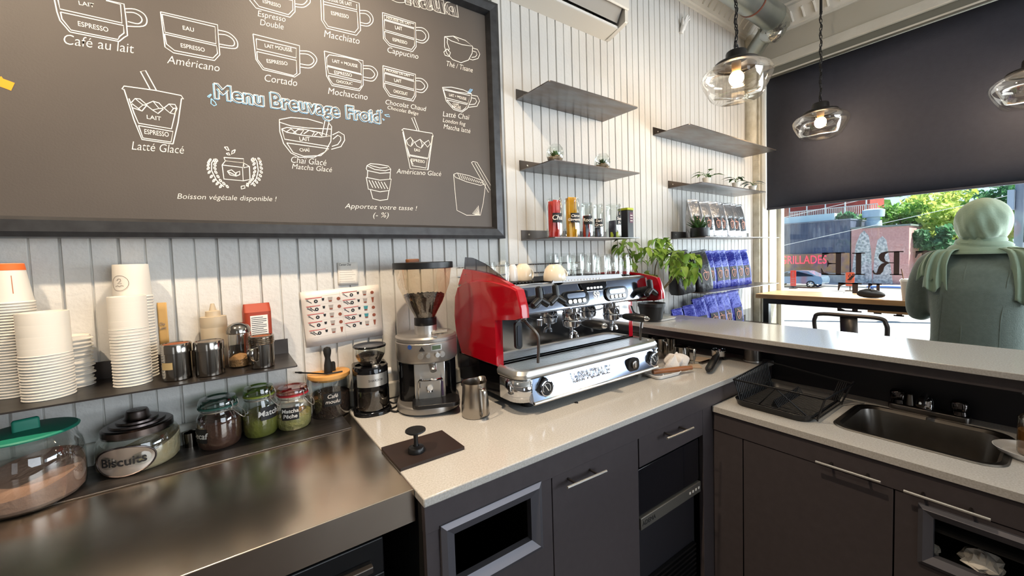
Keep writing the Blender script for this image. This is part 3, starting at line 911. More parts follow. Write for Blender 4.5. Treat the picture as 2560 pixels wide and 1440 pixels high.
# cafe au lait
D.append((A, [[(545, 0), (570, 120), (600, 205), (700, 320)], [(700, 320), (1190, 415)], [(1190, 415), (1240, 375), (1275, 355), (1262, 200), (1240, 40), (1060, 0)], [(580, 0), (600, 90), (1220, 230), (1205, 45), (1060, 5)],
              ['c', (605, 120), (1235, 255), (1240, 330), (1195, 365), (1180, 395), (710, 300), (620, 190)]], 0))
D.append((A, [[(1245, 88), (1350, 92), (1440, 140), (1470, 210), (1430, 262), (1268, 262)], [(1262, 122), (1340, 127), (1400, 160), (1420, 205), (1380, 237), (1278, 215)]], 1))
# americano
D.append((A, [['c', (1605, 118), (2175, 248), (2198, 548), (2145, 605), (1735, 528), (1650, 470)], ['c', (1620, 142), (2150, 268), (2160, 438), (1650, 322)], ['c', (1645, 340), (2165, 458), (2175, 535), (2130, 580), (1745, 505), (1665, 440)]], 0))
D.append((A, [[(2180, 300), (2280, 325), (2350, 380), (2378, 440), (2350, 485), (2200, 468)], [(2190, 342), (2260, 350), (2320, 385), (2345, 430), (2320, 460), (2195, 440)]], 1))
# iced latte
D.append((A, [[(1235, 895), (1220, 890), (1240, 860), (1560, 905), (1812, 955), (1835, 992), (1815, 985)], [(1240, 892), (1340, 1200), (1420, 1395), (1730, 1440)], [(1815, 985), (1780, 1230), (1730, 1440)],
              [(1290, 985), (1340, 1130), (1385, 1232), (1715, 1288), (1765, 1075)], ['c', (1385, 1255), (1730, 1315), (1710, 1420), (1430, 1380)], [(1500, 890), (1405, 715), (1455, 705), (1565, 905)],
              ['c', (1310, 1030), (1350, 985), (1430, 1050), (1385, 1085)], [(1350, 985), (1400, 990), (1470, 1050), (1420, 1110), (1385, 1085)], [(1470, 1050), (1430, 1050)],
              ['c', (1455, 1045), (1530, 1012), (1590, 1085), (1525, 1100)], [(1530, 1012), (1590, 1030), (1640, 1085), (1580, 1135), (1525, 1100)], [(1640, 1085), (1590, 1085)],
              ['c', (1640, 1080), (1690, 1040), (1735, 1085), (1700, 1130)], [(1690, 1040), (1750, 1045), (1770, 1085), (1745, 1140), (1700, 1130)], [(1770, 1080), (1735, 1085)], [(1310, 1030), (1320, 1075), (1420, 1110)]], 0))
# espresso double
D.append((B_, [[(90, 0), (150, 75), (470, 162), (518, 110), (515, 0)], [(130, 0), (180, 60), (455, 138), (498, 95), (495, 5), (380, -20)]], 0))
D.append((B_, [[(520, 62), (600, 68), (655, 30), (662, 0)], [(520, 35), (590, 42), (625, 15), (632, 0)]], 1))
# macchiato
D.append((B_, [[(760, 0), (768, 190), (815, 265), (1095, 332), (1135, 285), (1122, 30), (990, -10)], [(785, 0), (790, 190), (830, 248), (1080, 305), (1112, 265), (1102, 110), (790, 40)], [(790, 15), (1100, 92), (1098, 40)]], 0))
D.append((B_, [[(1128, 98), (1200, 105), (1245, 150), (1250, 205), (1205, 245), (1130, 235)], [(1130, 125), (1185, 130), (1222, 165), (1222, 205), (1190, 222), (1132, 210)]], 1))
# cappuccino
D.append((B_, [['c', (1340, 118), (1652, 215), (1658, 440), (1625, 485), (1405, 430), (1350, 365)], ['c', (1356, 140), (1640, 225), (1640, 262), (1358, 180)], ['c', (1358, 190), (1640, 272), (1642, 362), (1362, 280)], ['c', (1360, 295), (1642, 375), (1642, 430), (1615, 465), (1410, 412), (1365, 360)]], 0))
D.append((B_, [[(1655, 258), (1725, 265), (1770, 310), (1772, 365), (1725, 405), (1658, 390)], [(1656, 285), (1710, 290), (1745, 325), (1745, 360), (1715, 382), (1660, 368)]], 1))
# tea
D.append((B_, [[(1925, 345), (2010, 340), (2120, 380), (2190, 435), (2090, 420), (1990, 385), (1925, 345)], [(1925, 345), (1925, 440), (1945, 500), (2000, 560), (2080, 590), (2150, 565), (2185, 500), (2190, 435)],
               [(2190, 452), (2235, 465), (2258, 510), (2240, 550), (2190, 565), (2160, 555)], [(2192, 480), (2222, 490), (2230, 515), (2215, 535), (2180, 540)], [(1955, 355), (1950, 400), (1970, 460), (1960, 480)], ['c', (1950, 460), (1918, 490), (1930, 520), (1970, 532), (1980, 495)], [(2010, 345), (2050, 370), (2058, 388)]], 0))
# cortado
D.append((B_, [['c', (122, 320), (560, 430), (565, 690), (515, 725), (215, 655), (150, 560)], ['c', (152, 365), (530, 455), (528, 545), (158, 460)], ['c', (158, 485), (530, 568), (535, 690), (505, 712), (225, 640), (165, 560)]], 0))
D.append((B_, [[(560, 478), (650, 485), (710, 530), (720, 580), (665, 638), (565, 630)], [(562, 505), (640, 512), (688, 550), (692, 585), (650, 612), (566, 600)]], 1))
# mochaccino
D.append((B_, [['c', (793, 480), (1158, 572), (1160, 800), (1125, 855), (865, 805), (815, 715)], [(840, 515), (815, 540), (820, 615), (1140, 695), (1140, 600), (1110, 570), (1000, 540), (840, 515)], ['c', (820, 625), (1148, 705), (1145, 765), (835, 690)], ['c', (830, 710), (1145, 780), (1140, 815), (1115, 838), (875, 790), (840, 740)]], 0))
D.append((B_, [[(1162, 618), (1240, 625), (1285, 665), (1292, 710), (1250, 762), (1165, 750)], [(1162, 645), (1225, 650), (1262, 685), (1265, 710), (1235, 735), (1165, 725)]], 1))
# hot chocolate
D.append((B_, [['c', (1345, 618), (1652, 700), (1655, 905), (1630, 952), (1405, 905), (1350, 820)], ['c', (1358, 642), (1638, 712), (1635, 755), (1360, 680)], ['c', (1360, 690), (1640, 768), (1638, 840), (1362, 765)], ['c', (1360, 780), (1642, 855), (1640, 900), (1615, 935), (1415, 890), (1365, 820)]], 0))
D.append((B_, [[(1655, 735), (1715, 742), (1760, 785), (1762, 825), (1720, 870), (1660, 862)], [(1656, 760), (1700, 765), (1735, 800), (1735, 825), (1705, 845), (1660, 838)]], 1))
# chai latte
D.append((B_, [[(1905, 822), (1990, 820), (2100, 845), (2180, 882), (2175, 940), (2140, 1020), (2090, 1055), (2010, 1030), (1940, 950), (1905, 822)], [(1905, 830), (2040, 865), (2180, 885)], ['c', (1915, 845), (2165, 900), (2145, 975), (1940, 920)], ['c', (1945, 940), (2140, 985), (2120, 1020), (2090, 1042), (2020, 1020)],
               [(2178, 895), (2235, 905), (2255, 950), (2230, 1000), (2150, 1010)], [(2178, 920), (2215, 928), (2228, 955), (2210, 980), (2160, 985)]], 0))
D.append((B_, [[(2140, 878), (2170, 835)], [(2150, 880), (2182, 838)], [(2158, 885), (2190, 842)]], 2))
# iced chai cup
D.append((B_, [[(370, 1125), (480, 1105), (640, 1120), (780, 1160)], [(370, 1125), (372, 1150), (480, 1185), (640, 1205), (860, 1215)], [(370, 1130), (375, 1240), (410, 1350), (480, 1440), (560, 1480), (700, 1480), (800, 1430), (855, 1330), (862, 1190), (830, 1150)],
               ['c', (390, 1215), (440, 1200), (600, 1215), (760, 1250), (855, 1280), (760, 1290), (600, 1275), (440, 1245)], [(395, 1220), (420, 1310), (840, 1380)], ['c', (440, 1345), (835, 1400), (760, 1465), (600, 1470), (500, 1435)],
               [(770, 1280), (800, 1135), (838, 1145), (808, 1288)], [(438, 1240), (480, 1212), (530, 1255)], [(500, 1255), (545, 1220), (600, 1225), (570, 1265)], [(600, 1260), (650, 1225), (700, 1245), (680, 1275)], [(700, 1275), (740, 1245), (770, 1280)],
               [(870, 1270), (930, 1240), (980, 1270), (985, 1320), (950, 1380), (860, 1405)], [(875, 1310), (920, 1272), (948, 1290), (948, 1320), (920, 1360), (865, 1378)]], 0))
# iced americano
D.append((B_, [[(1535, 1230), (1522, 1225), (1540, 1210), (1810, 1255), (1820, 1285), (1808, 1280)], [(1535, 1230), (1590, 1470), (1630, 1550)], [(1808, 1280), (1790, 1440), (1765, 1600)], [(1665, 1225), (1615, 1110), (1640, 1105), (1685, 1230)],
               ['c', (1565, 1320), (1605, 1290), (1640, 1335), (1610, 1380), (1580, 1360)], [(1605, 1290), (1625, 1325), (1610, 1380)], ['c', (1645, 1340), (1695, 1310), (1735, 1350), (1705, 1395), (1665, 1375)], [(1695, 1310), (1715, 1360), (1705, 1395)], ['c', (1735, 1345), (1775, 1320), (1790, 1355), (1765, 1385)]], 0))
D.append((C_, [[(1770, 30), (1815, 165), (1950, 190), (1980, 40)], ['c', (1812, 172), (1945, 195), (1935, 262), (1835, 245)], [(1765, 0), (1820, 265), (1950, 275), (1985, 20)]], 0))
# milk carton between ears of grain
D.append((C_, [['c', (452, 240), (600, 258), (605, 355), (465, 342)], [(452, 240), (475, 210), (608, 225), (600, 258), (608, 225), (650, 250), (655, 345), (605, 355)], ['c', (465, 185), (608, 195), (608, 225), (475, 210)], [(608, 225), (610, 260), (650, 250)], [(490, 285), (520, 275), (550, 300), (548, 320), (510, 312), (490, 285)], [(550, 320), (555, 295), (580, 285), (580, 310), (550, 322)], [(500, 290), (545, 312)],
               ['c', (468, 110), (490, 108), (503, 135), (488, 132)], ['c', (548, 128), (525, 138), (520, 162), (540, 150)], ['c', (482, 155), (500, 152), (510, 168), (492, 165)], [(590, 395), (615, 390), (618, 408), (592, 415), (590, 395)], ['c', (632, 370), (645, 380), (640, 400), (630, 388)]], 0))
gl = [[(465, 398), (410, 350), (375, 280), (375, 225), (395, 195)], [(660, 385), (700, 340), (715, 280), (705, 215), (690, 190)]]
for cx, cy, n, side in ((0, 0, 9, 0), (0, 0, 9, 1)):
    base = gl[side]
    for i in range(9):
        f = i / 8 * 3.6
        k = min(int(f), 3); u = f - k
        x = base[k][0] + (base[k + 1][0] - base[k][0]) * u; y = base[k][1] + (base[k + 1][1] - base[k][1]) * u
        for s in (-1, 1):
            ox, oy = x + s * 24, y - 2
            an = 0.9 * s if side == 0 else 0.9 * s
            gl.append(['c'] + [(ox + 13 * math.cos(q) * math.cos(an) - 6 * math.sin(q) * math.sin(an), oy + 13 * math.cos(q) * math.sin(an) + 6 * math.sin(q) * math.cos(an)) for q in [j * PI / 3 for j in range(6)]])
D.append((C_, gl, 0))
# cup with sleeve
D.append((C_, [['c', (1505, 245), (1530, 230), (1590, 235), (1660, 248), (1678, 268), (1640, 282), (1560, 272)], [(1505, 245), (1500, 268), (1508, 280), (1600, 300), (1675, 295), (1678, 270)], [(1510, 282), (1508, 330)], [(1675, 296), (1672, 342)], ['c', (1500, 330), (1600, 350), (1682, 342), (1668, 425), (1600, 435), (1515, 415)], [(1530, 420), (1548, 485), (1600, 498), (1655, 490), (1665, 428)], [(1525, 242), (1600, 262), (1655, 258)]]
          + [[(1520 + i * 22, 350 + i * 3), (1548 + i * 22, 405 + i * 2)] for i in range(6)], 0))
# big cup with its lid tipped open
D.append((C_, [['c', (2135, 308), (2160, 298), (2250, 318), (2350, 355), (2365, 378), (2330, 388), (2230, 362), (2150, 330)], [(2135, 310), (2150, 480), (2160, 570), (2230, 605), (2330, 605)], [(2368, 380), (2350, 520), (2330, 605)], [(2265, 222), (2390, 440), (2415, 405), (2305, 220), (2275, 215), (2265, 222)], [(2290, 225), (2400, 420)]]
          + [[(2165 + i * 17, 302 + i * 6), (2182 + i * 17, 338 + i * 4)] for i in range(11)] + [[(2300 + i * 7 - 28, 590 - i * 9), (2318 + i * 4 - 18, 603)] for i in range(7)], 3))
# drops around the heading
D.append((A, [['c', (2075, 965), (2110, 940), (2115, 945), (2090, 975)], ['c', (2112, 985), (2110, 1035), (2140, 1058), (2165, 1048), (2150, 1020)]], 2))
D.append((B_, [['c', (1322, 1030), (1340, 1045), (1335, 1065), (1320, 1055)], ['c', (1360, 1080), (1400, 1078), (1410, 1100), (1380, 1095)], ['c', (1340, 1115), (1362, 1128), (1352, 1135)]], 2))
for conv, polys, kind in D:
    sharp = kind == 0
    chalk('chalk_drawing', polys, conv, {0: 0.0026, 1: 0.0026, 2: 0.0024, 3: 0.0022}[kind], M['chalk_blue'] if kind == 2 else M['chalk'], curve=(kind == 1))
chalk('chalk_stroke', [[(-40, 780), (0, 820), (130, 868)]], A, 0.021, M['chalk_orange'], curve=False)
# ================================================================ steel cup shelf and what stands on it
def az_cam(c):
    return math.atan2(CAM.y - c.y, CAM.x - c.x)
def hd(c, d):
    """heading towards the camera turned by d degrees (+ = to the viewer's right)"""
    return az_cam(c) + math.radians(d)
def patch(r, az, wid, z0, z1, eps=0.0008, n=10, r1=None):
    """curved label on an upright cylinder (local axes)"""
    b = MB()
    r1 = r if r1 is None else r1
    b.sheet([[((rr + eps) * math.cos(az + (i / n - 0.5) * wid / rr), (rr + eps) * math.sin(az + (i / n - 0.5) * wid / rr), z) for i in range(n + 1)] for rr, z in ((r, z0), (r1, z1))])
    return b
def bend(o, r, az, z, eps=0.0014):
    for v in o.data.vertices:
        a = az + v.co.x / r
        v.co = ((r + eps) * math.cos(a), (r + eps) * math.sin(a), z + v.co.y)
    o.data.update()
    return o
def round_text(body, size, m, parent, r, az, z, shear=0.1, name='label_lettering', eps=0.0014, offset=0.0):
    return bend(text(name, body, size, m, parent, None, extrude=0.0, shear=shear, offset=offset), r, az, z, eps)

ZL = at_y(720.8, 881, 0).z
ZL1 = at_y(718, 846, 0).z
xr_ = at_y(720.8, 881, 0).x
fr = at_z(742.5, 914, ZL)
M['shelf'] = mat('dark_steel_shelf', '#5d5753', 0.33, 0.9, noise=(6, '#4a4440', 0.35, 7, (1, 5, 1)))
def wall_shelf(x0, x1, z, depth, label, up=0.045, side=0, m=None, cr=0.015, name='wall_shelf', group=None):
    t = thing(name, label, 'shelf', ((x0 + x1) / 2, 0, z), 0, group)
    h = (x1 - x0) / 2
    b = MB()
    pts = [(-h, -0.004), (-h, -depth + cr)] + [(-h + cr - cr * math.cos(a), -depth + cr - cr * math.sin(a)) for a in (PI / 8, PI / 4, 3 * PI / 8)] + [(-h + cr, -depth), (h - cr, -depth)] + [(h - cr + cr * math.sin(a), -depth + cr - cr * math.cos(a)) for a in (PI / 8, PI / 4, 3 * PI / 8)] + [(h, -depth + cr), (h, -0.004)]
    b.prism(pts, -0.004, 0.0)
    b.build('shelf_plate', m or M['steel_rust'], t)
    b = MB(); b.box(-h, h, -0.005, -0.0015, -0.004, up); u = b.build('wall_flange', m or M['shelf'], t)
    for s in (-1, 1):
        b = MB(); b.sphere((s * (h - 0.045), -0.006, up * 0.55), 0.0045, 10, 6, sy=0.5); b.build('screw', M['satin'], u)
    return t
wall_shelf(-1.3, xr_, ZL, -fr.y, 'long dark steel wall shelf holding paper cup stacks and shakers', ZL1 - ZL, m=M['shelf'], cr=0.008)

# --- paper cups, nested upside down
def cup_mesh(rr, rb, h):
    b = MB()
    k = 0.0022
    b.lathe([(rr - 0.001, 0.004), (rr - 0.0015, 0.0005), (rr + k * 0.4, 0), (rr + k, 0.0016), (rr + k * 0.6, 0.0036), (rr - 0.0006, 0.0046), (rb + (rr - rb) * 0.5, h * 0.5), (rb + 0.0006, h - 0.002), (rb, h), (rb - 0.0016, h), (rb - 0.003, h - 0.006), (0.0005, h - 0.006)], 40)
    return b
ORD = ['bottom', 'second', 'third']
def stack(xl, xr, yb, ytop_rim, ytop, base_px, label, group, lab_top, lid=False, lean=(0, 0), skip=0):
    c, rr = cyl_at(xl, xr, yb, ZL)
    xm = (xl + xr) / 2
    zr = at_p(ytop_rim[0], ytop_rim[1], c).z
    zt = at_p(ytop[0], ytop[1], c).z
    rb = base_px * px_size(Vector((c.x, c.y, zt)))
    h = zt - zr
    return c, rr, zr, zt, rb, h
def build_stack(c, rr, rb, h, n, step, group, lab, lab_top, top_fn=None, drift=0.0003, cat='cup', name='paper_cup'):
    first = cup_mesh(rr, rb, h).build(name, M['cup'], loc=(c.x, c.y, ZL))
    tag(first, lab, cat, group)
    for k in range(1, n):
        o = first.copy()
        COL.objects.link(o)
        o.location = (c.x + R.uniform(-drift, drift), c.y + R.uniform(-drift, drift), ZL + k * step)
        o.rotation_euler.z = R.uniform(0, 6)
        if k == n - 1:
            o['label'] = lab_top
            o.rotation_euler.z = 0
            o.location = (c.x, c.y, ZL + k * step)
            if top_fn:
                top_fn(o)
    return first
GCUP = 'nested paper cups on the steel shelf'
# back left, cut by the picture's edge
c, rr, zr, zt, rb, h = stack(-14, 112, 993, (45, 757), (30, 659), 27, '', '', '')
n = 34; step = (zr - ZL) / (n - 1)
M['orange'] = mat('orange_print', '#e0682a', 0.6)
def top1(o):
    b = MB(); b.lathe([(rb + (rr - rb) * 0.17 + 0.0007, h * 0.83), (rb + 0.0009, h - 0.001), (rb - 0.001, h + 0.0006)], 40); b.build('orange_band', M['orange'], o)
    b = MB(); az = hd(c, 8); b.sheet([[((q + 0.0008) * math.cos(az + s), (q + 0.0008) * math.sin(az + s), z) for s in (-0.02, 0.02)] for q, z in ((rr - (rr - rb) * 0.25, h * 0.25), (rr - (rr - rb) * 0.7, h * 0.7))]); b.build('printed_line', mat('rust_print', '#b0694a', 0.7), o)
build_stack(c, rr, rb, h, n, step, GCUP + ', tall left stack', 'white paper cup in the tall stack at the shelf\'s end, below the orange-banded one', 'paper cup with orange band on top of the tall stack', top1)
# front left, wide short stack
c, rr, zr, zt, rb, h = stack(57, 194, 1000, (120, 885), (111, 779), 45, '', '', '')
n = 16; step = (zr - ZL) / (n - 1)
build_stack(c, rr, rb, h, n, step, GCUP + ', wide front stack', 'wide white paper cup in the short front stack at the shelf edge', 'topmost wide white cup of the short front stack')
# middle front
c, rr, zr, zt, rb, h = stack(286, 383, 966, (321, 822), (316, 740), 36, '', '', '')
n = 20; step = (zr - ZL) / (n - 1)
build_stack(c, rr, rb, h, n, step, GCUP + ', slim front stack', 'small white paper cup in the slim front stack beside the steel canisters', 'topmost small cup of the slim front stack beside the steel canisters')
# middle back with a round stamp
c, rr, zr, zt, rb, h = stack(306, 404, 942, (341, 741), (336, 661), 32, '', '', '')
c.y = min(c.y, -rr - 0.012)
n = 28; step = (zr - ZL) / (n - 1)
M['stamp'] = mat('grey_stamp_print', '#8a8078', 0.7)
def top4(o):
    b = MB()
    az0 = hd(c, -38)
    pts = []
    for i in range(25):
        a = 2 * PI * i / 24
        z = h * 0.45 + 0.02 * math.sin(a)
        q = rb + (rr - rb) * (1 - z / h) + 0.001
        an = az0 + 0.02 * math.cos(a) / q
        pts.append(Vector((q * math.cos(an), q * math.sin(an), z)))
    b.ribbon(pts, 0.0012, (math.cos(az0), math.sin(az0), 0))
    for s in ([(-0.006, 0.007), (-0.002, 0.012), (0.003, 0.011), (0.004, 0.007), (-0.004, -0.001), (0.006, -0.001)], [(-0.01, -0.008), (-0.004, -0.006), (0, -0.009), (0.005, -0.006), (0.01, -0.008)]):
        pts = []
        for u, v in s:
            z = h * 0.45 + v
            q = rb + (rr - rb) * (1 - z / h) + 0.001
            pts.append(Vector((q * math.cos(az0 + u / q), q * math.sin(az0 + u / q), z)))
        b.ribbon(pts, 0.0014, (math.cos(az0), math.sin(az0), 0))
    b.build('round_stamp', M['stamp'], o)
build_stack(c, rr, rb, h, n, step, GCUP + ', slim rear stack', 'white paper cup in the tall rear stack, under the stamped cup', 'paper cup with round grey stamp on top of the rear stack', top4)
# stack of flat lids between
c, rr = cyl_at(152, 252, 962, ZL)
c.y = min(c.y, -rr - 0.01)
zt = at_p(205, 838, c).z
n = 13; step = (zt - ZL) / n
b = MB(); b.lathe([(rr - 0.002, 0), (rr + 0.001, 0.0008), (rr + 0.001, 0.003), (rr - 0.002, 0.0045), (rr * 0.92, 0.006), (rr * 0.88, 0.011), (rr * 0.82, 0.0125), (rr * 0.8, 0.009), (0.0005, 0.009)], 40)
f0 = tag(b.build('cup_lid', M['cup'], loc=(c.x, c.y, ZL)), 'flat white cup lid in the low pile behind the wide cups', 'lid', 'pile of white lids on the steel shelf')
for k in range(1, n):
    o = f0.copy(); COL.objects.link(o); o.location = (c.x + R.uniform(-0.002, 0.002), c.y + R.uniform(-0.002, 0.002), ZL + k * step)

# --- metal canisters with mesh lids
M['mesh_lid'] = mat('copper_mesh_lid', '#a06a4a', 0.5, 0.8, bump=(400, 0.8))
M['mesh_lid2'] = mat('grey_mesh_lid', '#8f857c', 0.45, 0.9, bump=(400, 0.8))
M['dust'] = mat('cocoa_stained_mesh', '#a5623c', 0.8, noise=(50, '#8a4a2a', 0.4), bump=(300, 0.8))
def canister(xl, xr, yb, xt, yt, label, lidm, ribs=False, handle_=False, tape=False):
    c, r = cyl_at(xl, xr, yb, ZL)
    c.y = min(c.y, -r - 0.008)
    h = at_p(xt, yt, c).z - ZL
    t = thing('shaker', label, 'shaker', c)
    b = MB(); b.lathe([(0.001, 0), (r - 0.002, 0), (r, 0.002), (r, h * 0.74), (r - 0.001, h * 0.75)], 36); b.build('body', M['chrome_soft'], t)
    b = MB()
    if ribs:
        pr = [(r + 0.0005, h * 0.74)]
        for i in range(4):
            z = h * (0.76 + i * 0.052)
            pr += [(r + 0.0022, z), (r + 0.0026, z + h * 0.02), (r + 0.0006, z + h * 0.03)]
        pr += [(r + 0.002, h * 0.985), (r, h), (r - 0.003, h), (r - 0.004, h - 0.002)]
    else:
        pr = [(r + 0.0004, h * 0.74), (r + 0.0016, h * 0.745), (r + 0.0016, h - 0.003), (r, h), (r - 0.002, h), (r - 0.003, h - 0.002)]
    b.lathe(pr, 36); l = b.build('lid', M['chrome_soft'], t)
    b = MB(); b.lathe([(r - 0.003, h - 0.002), (0.0005, h - 0.0012)], 36); b.build('mesh_top', lidm, l)
    if handle_:
        az = hd(c, -30)
        d = Vector((math.cos(az), math.sin(az), 0))
        e = Vector((-math.sin(az), math.cos(az), 0))
        path = smooth_path([d * r + Vector((0, 0, h * 0.66)), d * (r + 0.02) + Vector((0, 0, h * 0.68)), d * (r + 0.026) + Vector((0, 0, h * 0.5)), d * (r + 0.018) + Vector((0, 0, h * 0.3)), d * r + Vector((0, 0, h * 0.28))], 5)
        bb = MB(); bb.sheet([[tuple(p + e * w_) for w_ in (-0.008, 0.008)] for p in path]); bb.build('handle', M['chrome_soft'], t, thick=0.0015)
    if tape:
        patch(r, hd(c, -42), 0.028, h * 0.33, h * 0.52).build('masking_tape', mat('masking_tape', '#b39a6a', 0.7), t)
    return c, r
M['chrome_soft'] = mat('worn_polished_steel', '#a8a29a', 0.14, 1.0, noise=(14, '#8d867d', 0.3))
canister(407, 485, 953, 443, 857, 'steel canister with brown mesh lid and a strip of masking tape', M['dust'], tape=True)
canister(490, 565, 942, 525, 851, 'steel canister with grey mesh lid, middle of the shelf', M['mesh_lid2'])
canister(627, 689, 922, 654, 838, 'steel shaker with ribbed collar, brown mesh top and small handle', M['dust'], ribs=True, handle_=True)
# sugar pourer
c, r = cyl_at(572, 632, 920, ZL)
zr = at_p(600, 822, c).z - ZL
t = thing('sugar_pourer', 'ribbed clear glass sugar pourer with domed steel top', 'jar', c)
b = MB(); b.lathe([(0.001, 0.001), (r * 0.95, 0.001), (r, 0.006), (r * 0.99, zr * 0.8), (r * 0.93, zr)], 40); b.build('glass_body', M['glass'], t)
b = MB(); b.lathe([(0.001, 0.004), (r * 0.93, 0.004), (r * 0.96, zr * 0.22), (r * 0.5, zr * 0.32), (0.001, zr * 0.36)], 30); b.build('raw_sugar', mat('raw_sugar', '#b98a5c', 0.9, bump=(200, 0.6)), t)
b = MB(); b.lathe([(r * 0.98, zr - 0.012), (r * 1.06, zr - 0.01), (r * 1.06, zr), (r * 0.9, zr + 0.009), (r * 0.5, zr + 0.018), (0.001, zr + 0.02)], 36); b.build('steel_top', M['chrome_soft'], t)
# squeeze bottle
c, r = cyl_at(509, 576, 912, ZL); c.y = -r - 0.01
zs, zc, zn = (at_p(541, y, c).z - ZL for y in (806, 790, 758))
M['squeeze'] = mat('cloudy_plastic', '#d9c6a8', 0.4, trans=0.35)
t = thing('squeeze_bottle', 'cloudy cream plastic squeeze bottle with nozzle, behind the shakers', 'bottle', c)
b = MB(); b.lathe([(0.001, 0), (r * 0.95, 0), (r, 0.006), (r, zs - 0.012), (r * 0.92, zs)], 32); b.build('bottle_body', M['squeeze'], t)
b = MB(); b.lathe([(r * 1.0, zs - 0.012), (r * 1.02, zs), (r * 0.98, zc), (r * 0.6, zc + 0.001), (r * 0.56, zc + 0.016), (r * 0.28, zc + 0.018), (r * 0.14, zn), (0.001, zn)], 32); b.build('nozzle_cap', M['squeeze'], t)
# paper sugar bag / carton leaning on the wall
M['rust_red'] = mat('rust_red_print', '#9c3a22', 0.55)
p0 = at_y(650, 905, -0.045)
zt = at_y(650, 758, -0.045).z - ZL
t = thing('syrup_carton', 'white and rust-red carton with a nutrition panel, behind the ribbed shaker', 'carton', (p0.x, -0.045, ZL), 0.12)
wd = (at_y(686, 800, -0.045).x - at_y(618, 800, -0.045).x) / 2
b = MB(); b.rbox(-wd, wd, -0.025, 0.03, 0, zt * 0.86, 0.012, 4); b.loft([[(x, y, zt * 0.86) for x, y in rrect(-wd, wd, -0.025, 0.03, 0.012, 4)], [(x * 0.96, y * 0.2, zt) for x, y in rrect(-wd, wd, -0.025, 0.03, 0.012, 4)]], False, True); b.build('carton_body', M['rust_red'], t)
b = MB(); b.box(-wd * 0.62, wd * 0.66, -0.0262, -0.025, 0.01, zt * 0.8); lab = b.build('nutrition_panel', M['paper'], t)
b = MB()
for i in range(16):
    z = zt * 0.76 - i * zt * 0.033
    b.box(-wd * 0.55, wd * (0.55 if i % 3 else 0.3), -0.0266, -0.0262, z, z + 0.0016)
b.build('printed_lines', M['ink'], lab, flat=True)
# yellowed note on the boards
def paper_quad(name, pts, y, m, label, cat='paper', curl=0.0, nx=6, nz=6):
    q = [at_y(*p, y) for p in pts]       # tl, tr, br, bl
    b = MB()
    g = []
    for j in range(nz + 1):
        v = j / nz
        row_ = []
        for i in range(nx + 1):
            u = i / nx
            p = (q[0] * (1 - u) + q[1] * u) * (1 - v) + (q[3] * (1 - u) + q[2] * u) * v
            row_.append((p.x, y - curl * v * v * (0.5 + 0.5 * math.sin(u * 5 + 1)), p.z))
        g.append(row_)
    b.sheet(g)
    return tag(b.build(name, m, thick=0.0004), label, cat), q
o, q = paper_quad('wall_note', [(392, 757), (416, 756), (424, 862), (400, 866)], -0.003, mat('yellow_paper', '#d3a765', 0.7), 'narrow yellow note on the boards behind the cup stacks', 'note')
text('handwriting', 'Gs\nLait', 0.012, M['stamp'], o, wall_mtx(at_y(406, 815, -0.005)))
# recipe sheet and small note
M['sheet'] = mat('laminated_sheet', '#e4ddd6', 0.35, noise=(4, '#d8d0c8', 0.3))
o, q = paper_quad('recipe_sheet', [(750, 731), (946, 711), (957, 838), (767, 869)], -0.004, M['sheet'], 'creased recipe sheet with rows of drink pictures pinned to the boards', 'poster', 0.006)
def on_sheet(u, v, e=0.0012):
    p = (q[0] * (1 - u) + q[1] * u) * (1 - v) + (q[3] * (1 - u) + q[2] * u) * v
    return Vector((p.x, -0.004 - 0.006 * v * v * (0.5 + 0.5 * math.sin(u * 5 + 1)) - e, p.z))
def disc(b, c, r, n=14, r0=0):
    if r0:
        b.add([(c.x + k * math.cos(2 * PI * i / n), c.y, c.z + k * math.sin(2 * PI * i / n)) for k in (r, r0) for i in range(n)], [(i, (i + 1) % n, n + (i + 1) % n, n + i) for i in range(n)])
    else:
        b.add([(c.x + r * math.cos(2 * PI * i / n), c.y, c.z + r * math.sin(2 * PI * i / n)) for i in range(n)], [tuple(range(n))])
M['cup_outline'] = mat('printed_grey', '#a8a09a', 0.6)
M['teal'] = mat('printed_teal', '#3f8f98', 0.6)
M['pcoffee'] = mat('printed_coffee', '#8a4a34', 0.6)
M['red_ink'] = mat('red_print', '#c0392b', 0.6)
